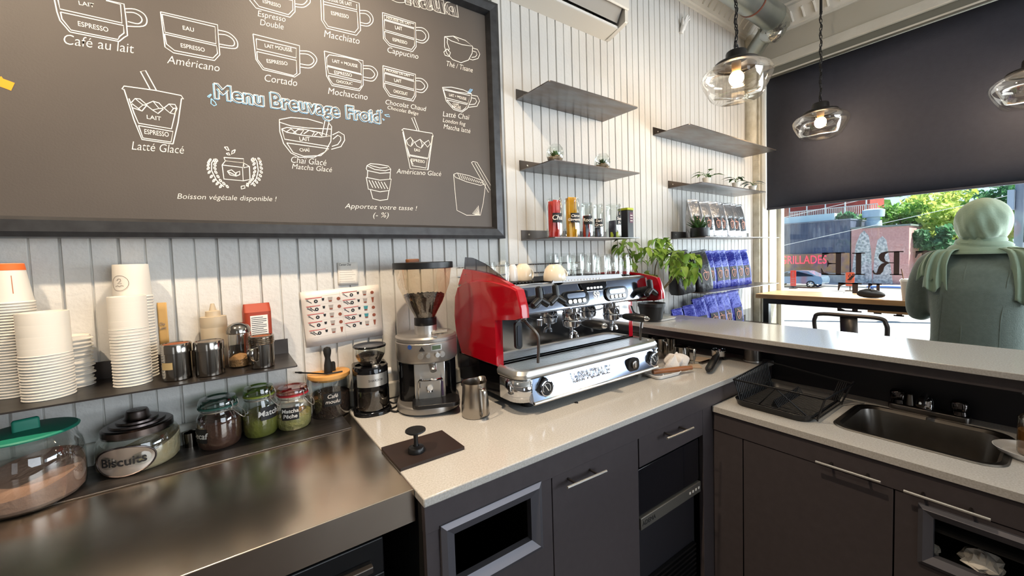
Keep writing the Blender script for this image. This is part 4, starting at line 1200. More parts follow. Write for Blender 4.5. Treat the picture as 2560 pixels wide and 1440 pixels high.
for col_ in range(2):
    for row_ in range(5):
        u0, v0 = (0.05, 0.13 + row_ * 0.145) if col_ == 0 else (0.50, 0.085 + row_ * 0.145)
        k = 0.40
        b1 = MB(); disc(b1, on_sheet(u0 + 0.30 * k, v0 + 0.06), 0.0062, 16, 0.0022)
        for dd in ((0, 0.08) if row_ in (1, 4) and col_ == 0 or row_ in (1, 3) and col_ == 1 else (0,)):
            b1.ribbon([on_sheet(u0 + (0.05 + dd) * k, v0 + 0.035), on_sheet(u0 + (0.17 + dd) * k, v0 + 0.085)], 0.0022, (0, -1, 0))
            disc(b1, on_sheet(u0 + (0.045 + dd) * k, v0 + 0.03), 0.003, 12, 0.0018)
        pa = on_sheet(u0 + 0.52 * k, v0 + 0.04); b1.add([(pa.x - 0.0045, pa.y, pa.z + 0.005), (pa.x - 0.003, pa.y, pa.z - 0.004), (pa.x + 0.003, pa.y, pa.z - 0.004), (pa.x + 0.0045, pa.y, pa.z + 0.005)], [(0, 1, 2, 3)])
        b1.build('printed_symbols', M['ink'], o, flat=True)
        b2 = MB(); pa = on_sheet(u0 + 0.74 * k, v0 + 0.05)
        b2.add([(pa.x - 0.008, pa.y, pa.z + 0.008), (pa.x - 0.005, pa.y, pa.z - 0.008), (pa.x + 0.005, pa.y, pa.z - 0.008), (pa.x + 0.008, pa.y, pa.z + 0.008)], [(0, 1, 2, 3)])
        b2.build('printed_cup', M['teal'] if col_ == 1 and row_ in (2, 3) else M['cup_outline'], o, flat=True)
        b2 = MB(); b2.add([(pa.x - 0.0056, pa.y - 0.0006, pa.z - 0.004), (pa.x - 0.0048, pa.y - 0.0006, pa.z - 0.0085), (pa.x + 0.0048, pa.y - 0.0006, pa.z - 0.0085), (pa.x + 0.0056, pa.y - 0.0006, pa.z - 0.004)], [(0, 1, 2, 3)])
        pa = on_sheet(u0 + 1.0 * k, v0 + 0.055)
        if (col_, row_) in ((0, 4), (1, 1), (1, 4)):
            b2.add([(pa.x - 0.005, pa.y, pa.z + 0.010), (pa.x - 0.002, pa.y, pa.z - 0.009), (pa.x + 0.002, pa.y, pa.z - 0.009), (pa.x + 0.005, pa.y, pa.z + 0.010)], [(0, 1, 2, 3)])
        else:
            disc(b2, pa, 0.0062, 14)
        b2.build('printed_drink', M['pcoffee'], o, flat=True)
        b2 = MB(); b2.ribbon([on_sheet(u0, v0 + 0.0), on_sheet(u0 + (0.42 if row_ % 2 else 0.5) * k, v0 - 0.003)], 0.0022, (0, -1, 0)); b2.build('printed_title', M['red_ink'], o, flat=True)
b2 = MB()
for row_ in range(6):
    b2.ribbon([on_sheet(0.04, 0.115 + row_ * 0.145), on_sheet(0.94, 0.075 + row_ * 0.145)], 0.0005, (0, -1, 0))
b2.ribbon([on_sheet(0.47, 0.06), on_sheet(0.5, 0.95)], 0.0005, (0, -1, 0)); b2.ribbon([on_sheet(0.06, 0.92), on_sheet(0.94, 0.88)], 0.0005, (0, -1, 0))
b2.build('printed_grid', M['cup_outline'], o, flat=True)
o, q2 = paper_quad('wall_note', [(843, 657), (894, 655), (896, 712), (846, 714)], -0.0035, M['paper'], 'small white handwritten note on the boards above the recipe sheet', 'note')
fit_text('handwriting', 'Center Day', (848, 663), (878, 662), 6, M['ink'], o, -0.0045, shear=0.2)
b2 = MB()
for i in range(6):
    b2.ribbon([at_y(849, 676 + i * 5.5, -0.0045), at_y(880 + (i % 3) * 4, 675 + i * 5.5, -0.0045)], 0.0007, (0, -1, 0))
b2.build('handwritten_lines', M['stamp'], o, flat=True)

# ================================================================ jars on the steel worktop
M['rose'] = mat('pinkish_powder', '#b08a78', 0.95, bump=(90, 0.3), noise=(20, '#a27c6a', 0.3))
M['flour'] = mat('cream_powder', '#d8c6a4', 0.95, bump=(90, 0.4), noise=(30, '#c9ac7e', 0.3))
M['matcha'] = mat('green_matcha_powder', '#8a8a34', 0.95, bump=(60, 0.6), noise=(25, '#6f7026', 0.4))
M['matcha2'] = mat('pale_matcha_flakes', '#c3b474', 0.95, bump=(90, 0.9), noise=(60, '#a9a05a', 0.4))
M['cocoa'] = mat('cocoa_powder', '#4a2a1c', 0.95, bump=(60, 0.5), noise=(12, '#5a3526', 0.3))
M['green_lid'] = mat('green_silicone', '#1f7a64', 0.5)
def heap(prof, tilt, n=36):
    """powder filling: outline rings, its top surface tilted (dx, dy rise per metre)"""
    rings = []
    for k, (r, z) in enumerate(prof):
        w_ = 1.0 if k >= len(prof) - 3 else 0.0
        rings.append([(r * math.cos(2 * PI * i / n), r * math.sin(2 * PI * i / n), z + w_ * (tilt[0] * r * math.cos(2 * PI * i / n) + tilt[1] * r * math.sin(2 * PI * i / n))) for i in range(n)])
    b = MB(); b.loft(rings, True, True)
    return b
# big jar, cut by the edge of the picture
c, r = cyl_at(-70, 241, 1288, ZC)
zn = at_p(78, 1082, c).z - ZC
t = thing('storage_jar', 'big glass jar of pinkish powder with a green silicone lid', 'jar', c)
b = MB(); b.lathe([(0.001, 0.002), (r * 0.86, 0.002), (r * 0.97, 0.012), (r, 0.035), (r, zn * 0.62), (r * 0.95, zn * 0.80), (r * 0.80, zn * 0.95), (r * 0.76, zn)], 56); b.build('glass_body', M['glass'], t)
heap([(r * 0.85, 0.006), (r * 0.95, 0.016), (r * 0.975, 0.04), (r * 0.975, zn * 0.42), (r * 0.6, zn * 0.43), (r * 0.2, zn * 0.41)], (0.12, 0.25)).build('powder', M['rose'], t)
b = MB(); b.lathe([(0.001, zn), (r * 0.93, zn + 0.001), (r * 0.94, zn + 0.004), (r * 0.9, zn + 0.007), (0.001, zn + 0.011)], 56); l = b.build('lid', M['green_lid'], t)
b = MB(); b.rbox(-0.021, 0.021, -0.007, 0.007, zn + 0.009, zn + 0.036, 0.005, 4, top=0.006); k = b.build('lid_grip', M['green_lid'], l); k.rotation_euler.z = az_cam(c) + PI / 2
# biscuit jar
c, r = cyl_at(244, 466, 1186, ZC)
zn = at_p(349, 1063, c).z - ZC
t = thing('biscuit_jar', 'squat glass jar marked Biscuits with stepped dark metal lid', 'jar', c)
b = MB(); b.lathe([(0.001, 0.002), (r * 0.88, 0.002), (r * 0.98, 0.012), (r, 0.03), (r * 0.99, zn * 0.62), (r * 0.93, zn * 0.82), (r * 0.82, zn * 0.95), (r * 0.78, zn)], 56); b.build('glass_body', M['glass'], t)
heap([(r * 0.87, 0.005), (r * 0.95, 0.014), (r * 0.975, 0.032), (r * 0.975, zn * 0.44), (r * 0.6, zn * 0.45), (r * 0.2, zn * 0.40)], (0.34, 0.10)).build('powder', M['flour'], t)
M['lid_dark'] = mat('brushed_dark_metal_lid', '#5a5250', 0.3, 1.0)
k = r * 0.82
b = MB(); b.lathe([(k, zn - 0.012), (k + 0.002, zn - 0.012), (k + 0.002, zn + 0.006), (k - 0.002, zn + 0.010), (k * 0.82, zn + 0.011), (k * 0.80, zn + 0.016), (k * 0.62, zn + 0.017), (k * 0.6, zn + 0.022), (k * 0.42, zn + 0.023), (k * 0.36, zn + 0.028), (k * 0.34, zn + 0.040), (k * 0.3, zn + 0.045), (0.001, zn + 0.046)], 56); b.build('lid', M['lid_dark'], t)
az = hd(c, -22)
b = MB()
ov = [(0.063 * math.cos(2 * PI * i / 40), 0.037 * math.sin(2 * PI * i / 40)) for i in range(40)]
zc_ = zn * 0.42
b.add([((r + 0.002) * math.cos(az + u / r), (r + 0.002) * math.sin(az + u / r), zc_ + v) for u, v in ov] + [((r + 0.003) * math.cos(az), (r + 0.003) * math.sin(az), zc_)], [(i, (i + 1) % 40, 40) for i in range(40)], True)
pl = b.build('oval_plate', mat('etched_oval_plate', '#b8aea4', 0.42, 0.8), t, angle=80)
b = MB(); b.tube([((r + 0.0022) * math.cos(az + u / r), (r + 0.0022) * math.sin(az + u / r), zc_ + v) for u, v in ov], 0.0022, 6, closed=True); b.build('plate_rim', M['lid_dark'], pl)
round_text('Biscuits', 0.030, M['ink'], pl, r, az, zc_, 0.0, eps=0.004, offset=0.0006)
# wire-bail jars
def bail_jar(xl, xr, yb, xt, yt, label, ringm, content, fill, lab, laz, lsize, lz=0.42, tilt=(0, 0), lidtint=None, lw=0.055):
    c, r = cyl_at(xl, xr, yb, ZC)
    c.y = min(c.y, -r - 0.03)
    H = at_p(xt, yt, c).z - ZC
    zn = H * 0.80
    t = thing('preserve_jar', label, 'jar', c)
    b = MB(); b.lathe([(0.001, 0.002), (r * 0.84, 0.002), (r * 0.95, 0.009), (r, 0.03), (r, zn * 0.66), (r * 0.94, zn * 0.82), (r * 0.80, zn * 0.93), (r * 0.80, zn)], 44); b.build('glass_body', M['glass'], t)
    heap([(r * 0.83, 0.005), (r * 0.93, 0.012), (r * 0.972, 0.03), (r * 0.972, zn * fill), (r * 0.6, zn * fill * 1.06), (r * 0.2, zn * fill * 0.98)], tilt).build('powder', content, t)
    b = MB(); b.lathe([(r * 0.80, zn), (r * 0.9, zn + 0.001), (r * 0.9, zn + 0.006), (r * 0.80, zn + 0.007)], 44); b.build('rubber_ring', ringm, t)
    b = MB(); b.lathe([(r * 0.78, zn + 0.007), (r * 0.9, zn + 0.008), (r * 0.9, zn + 0.014), (r * 0.80, H - 0.003), (r * 0.55, H), (r * 0.5, H - 0.003), (0.001, H - 0.003)], 44); b.build('glass_lid', lidtint or M['glass'], t)
    b = MB()
    b.lathe([(r * 0.84, zn - 0.009), (r * 0.862, zn - 0.007), (r * 0.84, zn - 0.005)], 36)
    a = hd(c, 52)
    for s in (0, PI):
        d = Vector((math.cos(a + s), math.sin(a + s), 0)); e = Vector((-d.y, d.x, 0))
        for w_ in (-0.012, 0.012):
            b.tube(smooth_path([d * (r * 0.86) + e * w_ + Vector((0, 0, zn - 0.008)), d * (r * 0.96) + e * w_ + Vector((0, 0, zn + 0.004)), d * (r * 0.9) + e * w_ + Vector((0, 0, zn + 0.017))], 4), 0.0012, 6)
        if s == 0:
            b.tube(smooth_path([d * (r * 0.9) + e * -0.012 + Vector((0, 0, zn - 0.004)), d * (r * 1.25) + e * -0.012 + Vector((0, 0, zn - 0.02)), d * (r * 1.4) + Vector((0, 0, zn - 0.034)), d * (r * 1.25) + e * 0.012 + Vector((0, 0, zn - 0.02)), d * (r * 0.9) + e * 0.012 + Vector((0, 0, zn - 0.004))], 4), 0.0012, 6)
    b.build('wire_clasp', M['satin'], t)
    az = hd(c, laz)
    pl = patch(r, az, lw, zn * lz - 0.02, zn * lz + 0.02).build('chalk_label', M['black_label'], t)
    round_text(lab, lsize, M['chalk'], pl, r, az, zn * lz, 0.1, offset=0.0004)
    return t
M['teal_ring'] = mat('dark_teal_rubber', '#2c5a50', 0.5)
M['green_ring'] = mat('pale_green_rubber', '#8f9a3e', 0.5)
M['red_ring'] = mat('red_rubber', '#b8323a', 0.45)
bail_jar(499, 609, 1106, 548, 989, 'clasp jar of dark powder with teal ring, labelled Decaf', M['teal_ring'], M['cocoa'], 0.72, 'Decaf', -62, 0.024, lidtint=thin_glass('teal_tinted_lid', '#9fb8b0', 0.7))
bail_jar(608, 695, 1082, 652, 962, 'clasp jar of green matcha powder with a pale green lid', M['green_ring'], M['matcha'], 0.55, 'Matcha', 34, 0.024, 0.62, (0.1, 0.2), thin_glass('green_tinted_lid', '#a9c08a', 0.7))
bail_jar(692, 782, 1080, 738, 962, 'clasp jar with a red ring, labelled Matcha Pêche', M['red_ring'], M['matcha2'], 0.42, 'Matcha\nPêche', -12, 0.0165, 0.56, (0.12, 0.05), thin_glass('rose_tinted_lid', '#d89a96', 0.7), 0.05)
# steel tumbler in the gap
c, r = cyl_at(467, 503, 1093, ZC); c.y = -r - 0.026
b = MB(); b.lathe([(0.001, 0), (r * 0.9, 0), (r, 0.045), (r + 0.001, 0.046), (r - 0.002, 0.044), (r * 0.85, 0.003)], 28)
tag(b.build('steel_tumbler', M['chrome_soft'], loc=c), 'small steel tumbler in the gap behind the biscuit jar', 'tumbler')
# ground coffee jar with bamboo lid
c, r = cyl_at(778, 880, 1050, ZC)
H = at_p(827, 936, c).z - ZC
t = thing('coffee_jar', 'glass jar of ground coffee with bamboo lid, labelled Café moulu', 'jar', c)
b = MB(); b.lathe([(0.001, 0.002), (r * 0.94, 0.002), (r, 0.01), (r, H - 0.004)], 44); b.build('glass_body', M['glass'], t)
heap([(r * 0.92, 0.005), (r * 0.965, 0.011), (r * 0.97, H * 0.52), (r * 0.97, H * 0.55), (r * 0.6, H * 0.62), (r * 0.2, H * 0.66)], (0, 0)).build('ground_coffee', M['coffee'], t)
b = MB(); b.lathe([(r * 0.9, H - 0.012), (r * 0.93, H - 0.003), (r * 1.05, H - 0.003), (r * 1.06, H + 0.001), (r * 1.05, H + 0.009), (r * 0.98, H + 0.011), (r * 0.66, H + 0.0105), (r * 0.62, H + 0.009), (0.001, H + 0.009)], 44); b.build('bamboo_lid', M['bamboo'], t)
az = hd(c, 6)
pl = patch(r, az, 0.055, H * 0.34, H * 0.66).build('chalk_label', M['black_label'], t)
round_text('Café\nmoulu', 0.018, M['chalk'], pl, r, az, H * 0.51, 0.2)
zl = ZC + H + 0.0095
# hand tamper and distribution brush resting on the lid
p = at_p(827, 928, c)
b_ = Vector((c.x - 0.004, c.y - 0.012, zl))
zt = at_p(823, 866, b_).z - zl
t = thing('coffee_tamper', 'black waisted coffee tamper standing on the bamboo lid', 'tamper', b_)
b = MB(); b.lathe([(0.0125, 0), (0.0135, 0.004), (0.0125, zt * 0.3), (0.009, zt * 0.52), (0.0085, zt * 0.58), (0.012, zt * 0.74), (0.013, zt * 0.86), (0.0105, zt * 0.96), (0.001, zt)], 28, cap0=True); b.build('tamper_grip', M['rubber'], t)
b2_ = Vector((c.x + 0.016, c.y + 0.012, zl))
b = MB(); b.lathe([(0.009, 0), (0.0085, 0.012), (0.0085, 0.026), (0.006, 0.031), (0.001, 0.032)], 24, cap0=True)
tag(b.build('stopper', M['rubber'], loc=b2_), 'short black rubber stopper on the bamboo lid behind the tamper', 'stopper')
pa, pb = at_z(738, 931, zl + 0.012), b_ + Vector((-0.012, -0.004, 0.012))
pa = at_p(738, 931, c)
t = thing('stirring_rod', 'thin black metal rod lying across the bamboo lid', 'rod', (0, 0, 0))
b = MB(); b.tube([pa, Vector((c.x - r * 0.2, c.y - r * 0.75, zl + 0.006)), Vector((c.x + r * 0.55, c.y - r * 0.62, zl + 0.004))], 0.0026, 8); b.build('rod', M['black'], t)
b = MB(); d = (Vector((c.x - r * 0.2, c.y - r * 0.75, zl + 0.006)) - pa).normalized(); b.tube([pa + d * 0.012, pa + d * 0.022], 0.0036, 8); b.build('rod_collar', M['rubber'], t)

# ================================================================ small grinder
c, r = cyl_at(886, 980, 1043, ZC)
Zp = lambda x, y: at_p(x, y, c).z - ZC
t = thing('home_grinder', 'small black coffee grinder with steel band and clear bean hopper', 'grinder', c, az_cam(c) + PI / 2 + 0.1)
z1, z2, z3, z4, z5 = Zp(930, 1000), Zp(925, 960), Zp(925, 935), Zp(924, 912), Zp(922, 862)
b = MB(); b.rbox(-r * 1.02, r * 1.02, -r * 0.98, r * 1.3, 0, 0.014, r * 0.85, 8, top=0.006); b.build('foot', M['black_gloss'], t)
b = MB(); b.rbox(-r * 0.95, r * 0.95, -r * 0.2, r * 1.25, 0.012, z4, r * 0.3, 6, top=0.008); b.lathe([(r * 0.92, z2 - 0.012), (r * 0.93, z2 - 0.01), (r * 0.93, z3), (r * 0.93, z4 - 0.01), (r * 0.86, z4), (0.001, z4)], 40); b.build('body', M['black_gloss'], t)
pb = patch(r * 0.93, -PI / 2, 0.115, z2 + 0.004, z3 + 0.012).build('steel_band', M['satin'], t)
round_text('SHARDOR', 0.0105, M['ink'], pb, r * 0.93, -PI / 2 + 0.15, (z2 + z3) / 2 + 0.008, 0, 'maker_lettering')
M['smoked'] = thin_glass('smoked_container', '#8a7466', 0.6, 0.03, 0.1)
b = MB(); b.lathe([(0.001, 0.015), (r * 0.86, 0.015), (r * 0.88, 0.02), (r * 0.88, z2 - 0.012)], 40); b.build('grounds_container', M['smoked'], t)
b = MB(); b.lathe([(0.001, 0.016), (r * 0.8, 0.016), (r * 0.8, (z2) * 0.62), (0.001, z2 * 0.68)], 32); b.build('ground_coffee', M['coffee'], t)
hr = r * 0.84
b = MB(); b.lathe([(hr * 0.55, z4), (hr * 0.72, z4 + 0.01), (hr * 0.98, z5 * 0.55 + z4 * 0.45), (hr, z5 - 0.006)], 40); b.build('bean_hopper', M['glass'], t)
b = MB(); b.lathe([(hr * 0.5, z4 + 0.002), (hr * 0.68, z4 + 0.012), (hr * 0.92, z4 + (z5 - z4) * 0.5), (hr * 0.6, z4 + (z5 - z4) * 0.62), (0.001, z4 + (z5 - z4) * 0.66)], 32); b.build('coffee_beans', M['beans'], t)
b = MB(); b.lathe([(0.001, z5 - 0.006), (hr * 1.04, z5 - 0.006), (hr * 1.06, z5 - 0.002), (hr * 1.02, z5 + 0.001), (0.001, z5 + 0.003)], 40); b.build('hopper_lid', M['black_gloss'], t)
b = MB(); b.cyl((0.012, -r * 0.62, z4 - 0.004), 0.012, 0.012, 22, ch=0.002); b.build('start_button', M['satin'], t)
b = MB(); b.tube([(r * 0.92, r * 0.2, z3), (r * 1.12, r * 0.2, z3)], 0.012, 18); b.build('grind_dial', M['white'], t)
cord = MB()
g = c + Vector((0.03, r * 1.2, 0))
cp = [Vector((c.x + 0.045, c.y + 0.05, ZC + 0.03)), at_z(985, 1008, ZC + 0.02), at_z(1003, 985, ZC + 0.03), at_z(1010, 1000, ZC + 0.005), at_z(990, 1016, ZC + 0.004), at_z(975, 1024, ZC + 0.004), at_z(992, 1028, ZC + 0.005), at_z(1002, 1010, ZC + 0.008)]
cord.tube(smooth_path(cp, 6), 0.0032, 8); tag(cord.build('power_cord', M['rubber']), 'black power cord looped between the two grinders', 'cord')

# ================================================================ big shop grinder
c, r = cyl_at(996, 1152, 1043, ZC)
Zp = lambda x, y: at_p(x, y, c).z - ZC
zb1, zh0, zh1, zc0, zc1, zl0, zl1 = Zp(1075, 1000), Zp(1072, 893), Zp(1070, 833), Zp(1068, 812), Zp(1068, 797), Zp(1065, 670), Zp(1065, 655)
rl = cyl_at(986, 1145, 660, 1.4)[1] if False else 80 * px_size(Vector((c.x, c.y, ZC + zl0))) * 0.93
rh = r * 0.985
t = thing('shop_grinder', 'tall silver and black shop grinder with cone hopper of beans', 'grinder', c, az_cam(c) + PI / 2)
M['grinder'] = mat('silver_lacquer', '#a5a19c', 0.34, 0.75, noise=(30, '#96918b', 0.2))
b = MB(); b.rbox(-r, r, -r * 0.98, r * 1.35, 0.008, 0.032, r * 0.9, 8, top=0.008); b.build('base_plate', M['grinder'], t)
b = MB()
for sx in (-0.6, 0.6):
    for sy in (-0.4, 1.0):
        b.cyl((sx * r, sy * r, 0), 0.012, 0.009, 14)
b.build('foot', M['rubber'], t)
b = MB(); b.rbox(-r * 0.92, r * 0.92, -r * 0.25, r * 1.2, 0.03, zh0 + 0.01, r * 0.35, 6); b.build('body', M['black_gloss'], t)
b = MB(); b.box(-r * 0.42, r * 0.55, -r * 0.44, -r * 0.2, 0.034, zh0 + 0.005); b.build('front_plate', M['satin'], t, bevel=0.003)
b = MB(); b.lathe([(rh * 0.9, zh0 - 0.004), (rh * 0.97, zh0), (rh, zh0 + 0.006), (rh, zh1 - 0.022), (rh * 0.985, zh1 - 0.020), (rh * 0.985, zh1 - 0.017), (rh, zh1 - 0.015), (rh, zh1 - 0.006), (rh * 0.94, zh1), (0.001, zh1)], 56, (0, r * 0.12, 0), cap0=True); hdp = b.build('grinding_head', M['grinder'], t)
az = -PI / 2
def on_head(u, z, e=0.0):
    return ((rh + e) * math.cos(az + u / rh), (rh + e) * math.sin(az + u / rh) + r * 0.12, z)
zm = (zh0 + zh1) / 2
b = MB(); b.sheet([[on_head(0.018 + i * 0.006, z, 0.0012) for i in range(6)] for z in (zm + 0.002, zm + 0.016)]); b.build('display', mat('grey_green_display', '#4a5a44', 0.3), hdp)
b = MB(); b.sheet([[on_head(0.014 + i * 0.0064, z, 0.0008) for i in range(7)] for z in (zm - 0.001, zm + 0.019)]); b.build('display_bezel', M['satin'], hdp)
for u, rr_ in ((-0.02, 0.010), (0.004, 0.007), (0.034, 0.008), (0.05, 0.010)):
    b = MB(); p0, p1 = on_head(u, zm - 0.016), on_head(u, zm - 0.016, 0.008); b.tube([p0, p1], rr_, 18); b.tube([p1, on_head(u, zm - 0.016, 0.009)], rr_ * 0.6, 16); b.build('button', M['satin'] if u != 0.05 else M['grinder'], hdp)
b = MB(); b.add([on_head(-0.026, zm + 0.0, 0.001), on_head(-0.006, zm + 0.0, 0.001), on_head(-0.016, zm + 0.016, 0.001)], [(0, 1, 2)]); b.build('triangle_badge', M['ink'], hdp)
b = MB(); q = [on_head(-0.058 + 0.008 * math.cos(2 * PI * i / 18), zm + 0.014 + 0.008 * math.sin(2 * PI * i / 18), 0.001) for i in range(18)]; b.add(q, [tuple(range(18))]); b.build('round_sticker', mat('blue_sticker', '#2a4a8a', 0.5), hdp)
b = MB(); b.tube([(0.022, -r * 0.2, zh1 + 0.004), (0.075, -r * 0.3, zh1 + 0.010)], 0.0055, 10); b.cyl((0.045, -r * 0.1, zh1 - 0.001), 0.016, 0.012, 22, ch=0.002); b.bar((0.03, -rh * 0.82, zh1 + 0.002), (0.03, -rh * 0.55, zh1 + 0.002), 0.012, 0.006); b.build('grind_lever', M['satin'], hdp)
b = MB(); b.lathe([(r * 0.36, zh1 - 0.002), (r * 0.36, zc0)], 36, (0, r * 0.1, 0)); b.build('hopper_neck', M['satin'], t)
b = MB(); b.lathe([(r * 0.35, zc0 - 0.002), (r * 0.36, zc0), (r * 0.36, zc1 + 0.004), (r * 0.33, zc1 + 0.006)], 36, (0, r * 0.1, 0)); b.build('hopper_collar', M['black'], t)
M['hopper'] = thin_glass('amber_clear_hopper', '#faf2e4', 0.6, 0.03, 0.08)
zz = lambda k: zc1 + (zl0 - zc1) * k
b = MB(); b.lathe([(r * 0.31, zz(0)), (r * 0.36, zz(0.08)), (rl * 0.62, zz(0.34)), (rl * 0.86, zz(0.68)), (rl * 0.94, zz(1))], 56, (0, r * 0.1, 0)); b.build('bean_hopper', M['hopper'], t)
rr_ = random.Random(3)
beans = MB()
prof = [(r * 0.29, zz(0.01)), (r * 0.345, zz(0.08)), (rl * 0.60, zz(0.34)), (rl * 0.67, zz(0.44)), (rl * 0.4, zz(0.46)), (0.001, zz(0.46))]
beans.lathe(prof, 48, (0, r * 0.1, 0))
bm_ = beans.build('coffee_beans', M['beans'], t)
beans = MB()
for i in range(260):
    a, q = rr_.uniform(0, 2 * PI), math.sqrt(rr_.uniform(0, 1)) * rl * 0.66
    beans.M = Matrix.Translation((q * math.cos(a), r * 0.1 + q * math.sin(a), zz(0.455) + rr_.uniform(-0.002, 0.006))) @ Matrix.Rotation(rr_.uniform(0, 6), 4, 'Z') @ Matrix.Rotation(rr_.uniform(-0.6, 0.6), 4, 'X')
    beans.sphere((0, 0, 0), 0.0045, 8, 5, sx=1.35, sz=0.75)
o = beans.build('loose_beans', M['beans'], bm_); o['kind'] = 'stuff'
b = MB(); b.lathe([(0.001, zl0 - 0.002), (rl * 0.98, zl0 - 0.002), (rl, zl0), (rl, zl1 - 0.002), (rl * 0.98, zl1), (0.001, zl1 + 0.001)], 56, (0, r * 0.1, 0)); b.build('hopper_lid', M['black'], t)
# spout, fork and portafilter holder
b = MB(); b.tube([(0.016, -r * 0.4, zh0 + 0.002), (0.02, -r * 0.72, zh0 - 0.03)], [0.016, 0.011], 18); b.build('spout', M['satin'], t)
zf = Zp(1090, 928)
b = MB(); b.tube(smooth_path([(-0.03, -r * 0.42, zf - 0.05), (-0.028, -r * 0.62, zf - 0.01), (-0.015, -r * 0.9, zf), (0.025, -r * 0.95, zf + 0.001), (0.045, -r * 0.7, zf - 0.006), (0.045, -r * 0.42, zf - 0.02)], 5), 0.0042, 8); b.cyl((0.004, -r * 0.46, zf - 0.055), 0.013, 0.02, 20); b.build('portafilter_fork', M['chrome'], t)
b = MB(); b.box(-0.035, 0.045, -r * 0.5, -r * 0.44, zf - 0.085, zf - 0.012); b.build('clamp_block', M['satin'], t, bevel=0.004)
b = MB(); b.tube([(0.006, -r * 0.5, zf - 0.04), (0.006, -r * 0.58, zf - 0.04)], 0.010, 18); b.build('clamp_knob', M['white'], t)
b = MB(); b.box(0.028, 0.052, -r * 0.47, -r * 0.44, 0.05, 0.1); b.build('purple_tag', mat('purple_tag', '#5a4a6a', 0.6), t)
b = MB(); b.rbox(-r * 0.5, r * 0.95, -r * 1.12, -r * 0.2, 0.033, 0.046, 0.03, 6, top=0.003); b.build('drip_pan', M['black'], t)
# brown clip lying on the hopper lid
p = c - _rt * (26 * px_size(Vector((c.x, c.y, 1.4)))) * 1.0
b = MB(); b.rbox(-0.024, 0.024, -0.011, 0.011, 0, 0.012, 0.0105, 6, top=0.004)
tag(b.build('wooden_scoop_handle', M['wood_dark'], loc=(p.x, p.y, ZC + zl1 + 0.0004), rz=-0.1), 'short rounded brown wooden piece lying on the grinder lid', 'wooden piece')

# ================================================================ milk pitcher, tamping mat
c, r = cyl_at(1155, 1224, 1051, ZC)
H = at_p(1188, 953, c).z - ZC
t = thing('milk_pitcher', 'satin steel milk pitcher in front of the espresso machine', 'pitcher', c, az_cam(c))
M['pitcher'] = mat('satin_pitcher_steel', '#aaa39a', 0.27, 1.0)
b = MB()
n = 44
rings = []
for rr0, z, sp in ((0.001, 0.001, 0), (r * 0.93, 0.0, 0), (r, 0.006, 0), (r * 0.99, H * 0.35, 0), (r * 0.90, H * 0.72, 0), (r * 0.87, H * 0.9, 0.2), (r * 0.90, H, 1), (r * 0.875, H - 0.0005, 1), (r * 0.85, H * 0.9, 0.2), (r * 0.9, H * 0.5, 0), (r * 0.9, 0.004, 0), (0.001, 0.004, 0)):
    ring = []
    for i in range(n):
        a = 2 * PI * i / n
        k = max(0, math.cos(a - PI * 0.80)) ** 14 * sp
        ring.append(((rr0 + k * 0.014) * math.cos(a), (rr0 + k * 0.014) * math.sin(a), z + k * 0.004))
    rings.append(ring)
b.loft(rings, False, False); b.build('pitcher_body', M['pitcher'], t)
a = math.radians(28)
d = Vector((math.cos(a), math.sin(a), 0)); e = Vector((-d.y, d.x, 0))
path = smooth_path([d * (r * 0.86) + Vector((0, 0, H * 0.86)), d * (r * 1.25) + Vector((0, 0, H * 0.88)), d * (r * 1.42) + Vector((0, 0, H * 0.76)), d * (r * 1.42) + Vector((0, 0, H * 0.3)), d * (r * 1.3) + Vector((0, 0, H * 0.14)), d * (r * 0.98) + Vector((0, 0, H * 0.14))], 6)
b = MB(); b.sheet([[tuple(p + e * w_) for w_ in (-0.0085, 0.0085)] for p in path]); b.build('handle', M['pitcher'], t, thick=0.003)
q = [at_z(*p, ZC) for p in ((953, 1126), (1105, 1082), (1162, 1124), (1000, 1180))]
b = MB(); b.prism([(p.x, p.y) for p in q][::-1], ZC + 0.0005, ZC + 0.0085)
M['mat'] = mat('dark_brown_rubber', '#231a18', 0.5, noise=(10, '#2e1f1a', 0.3))
tag(b.build('tamping_mat', M['mat'], bevel=0.002), 'flat dark brown rubber mat at the near edge of the white worktop', 'mat')
c = at_z(1041, 1129, ZC + 0.0085)
Zp = lambda x, y: at_p(x, y, c).z - c.z
t = thing('mat_tamper', 'black disc-topped tamper standing on the brown rubber mat', 'tamper', c)
h1 = Zp(1038, 1076)
rd = 25.5 * px_size(c + Vector((0, 0, h1)))
b = MB(); b.lathe([(rd * 0.80, 0), (rd * 0.82, 0.003), (rd * 0.76, 0.012), (rd * 0.7, 0.014), (rd * 0.3, 0.017)], 36, cap0=True); b.build('tamper_base', M['black'], t)
b = MB(); b.lathe([(rd * 0.25, 0.014), (rd * 0.2, h1 * 0.5), (rd * 0.24, h1 - 0.006)], 24); b.build('stem', M['black'], t)
b = MB(); b.lathe([(rd * 0.25, h1 - 0.010), (rd * 0.85, h1 - 0.004), (rd, h1 - 0.001), (rd * 0.98, h1 + 0.002), (rd * 0.6, h1 + 0.0005), (0.001, h1)], 36); b.build('top_disc', M['black'], t)
# dark hole plug in the worktop
c = at_z(1441, 1007, ZC)
b = MB(); b.lathe([(0.001, 0.002), (0.006, 0.002), (0.0075, 0.0003)], 18); tag(b.build('screw_cap', M['black'], loc=c), 'tiny black plug in the white worktop in front of the espresso machine', 'plug')
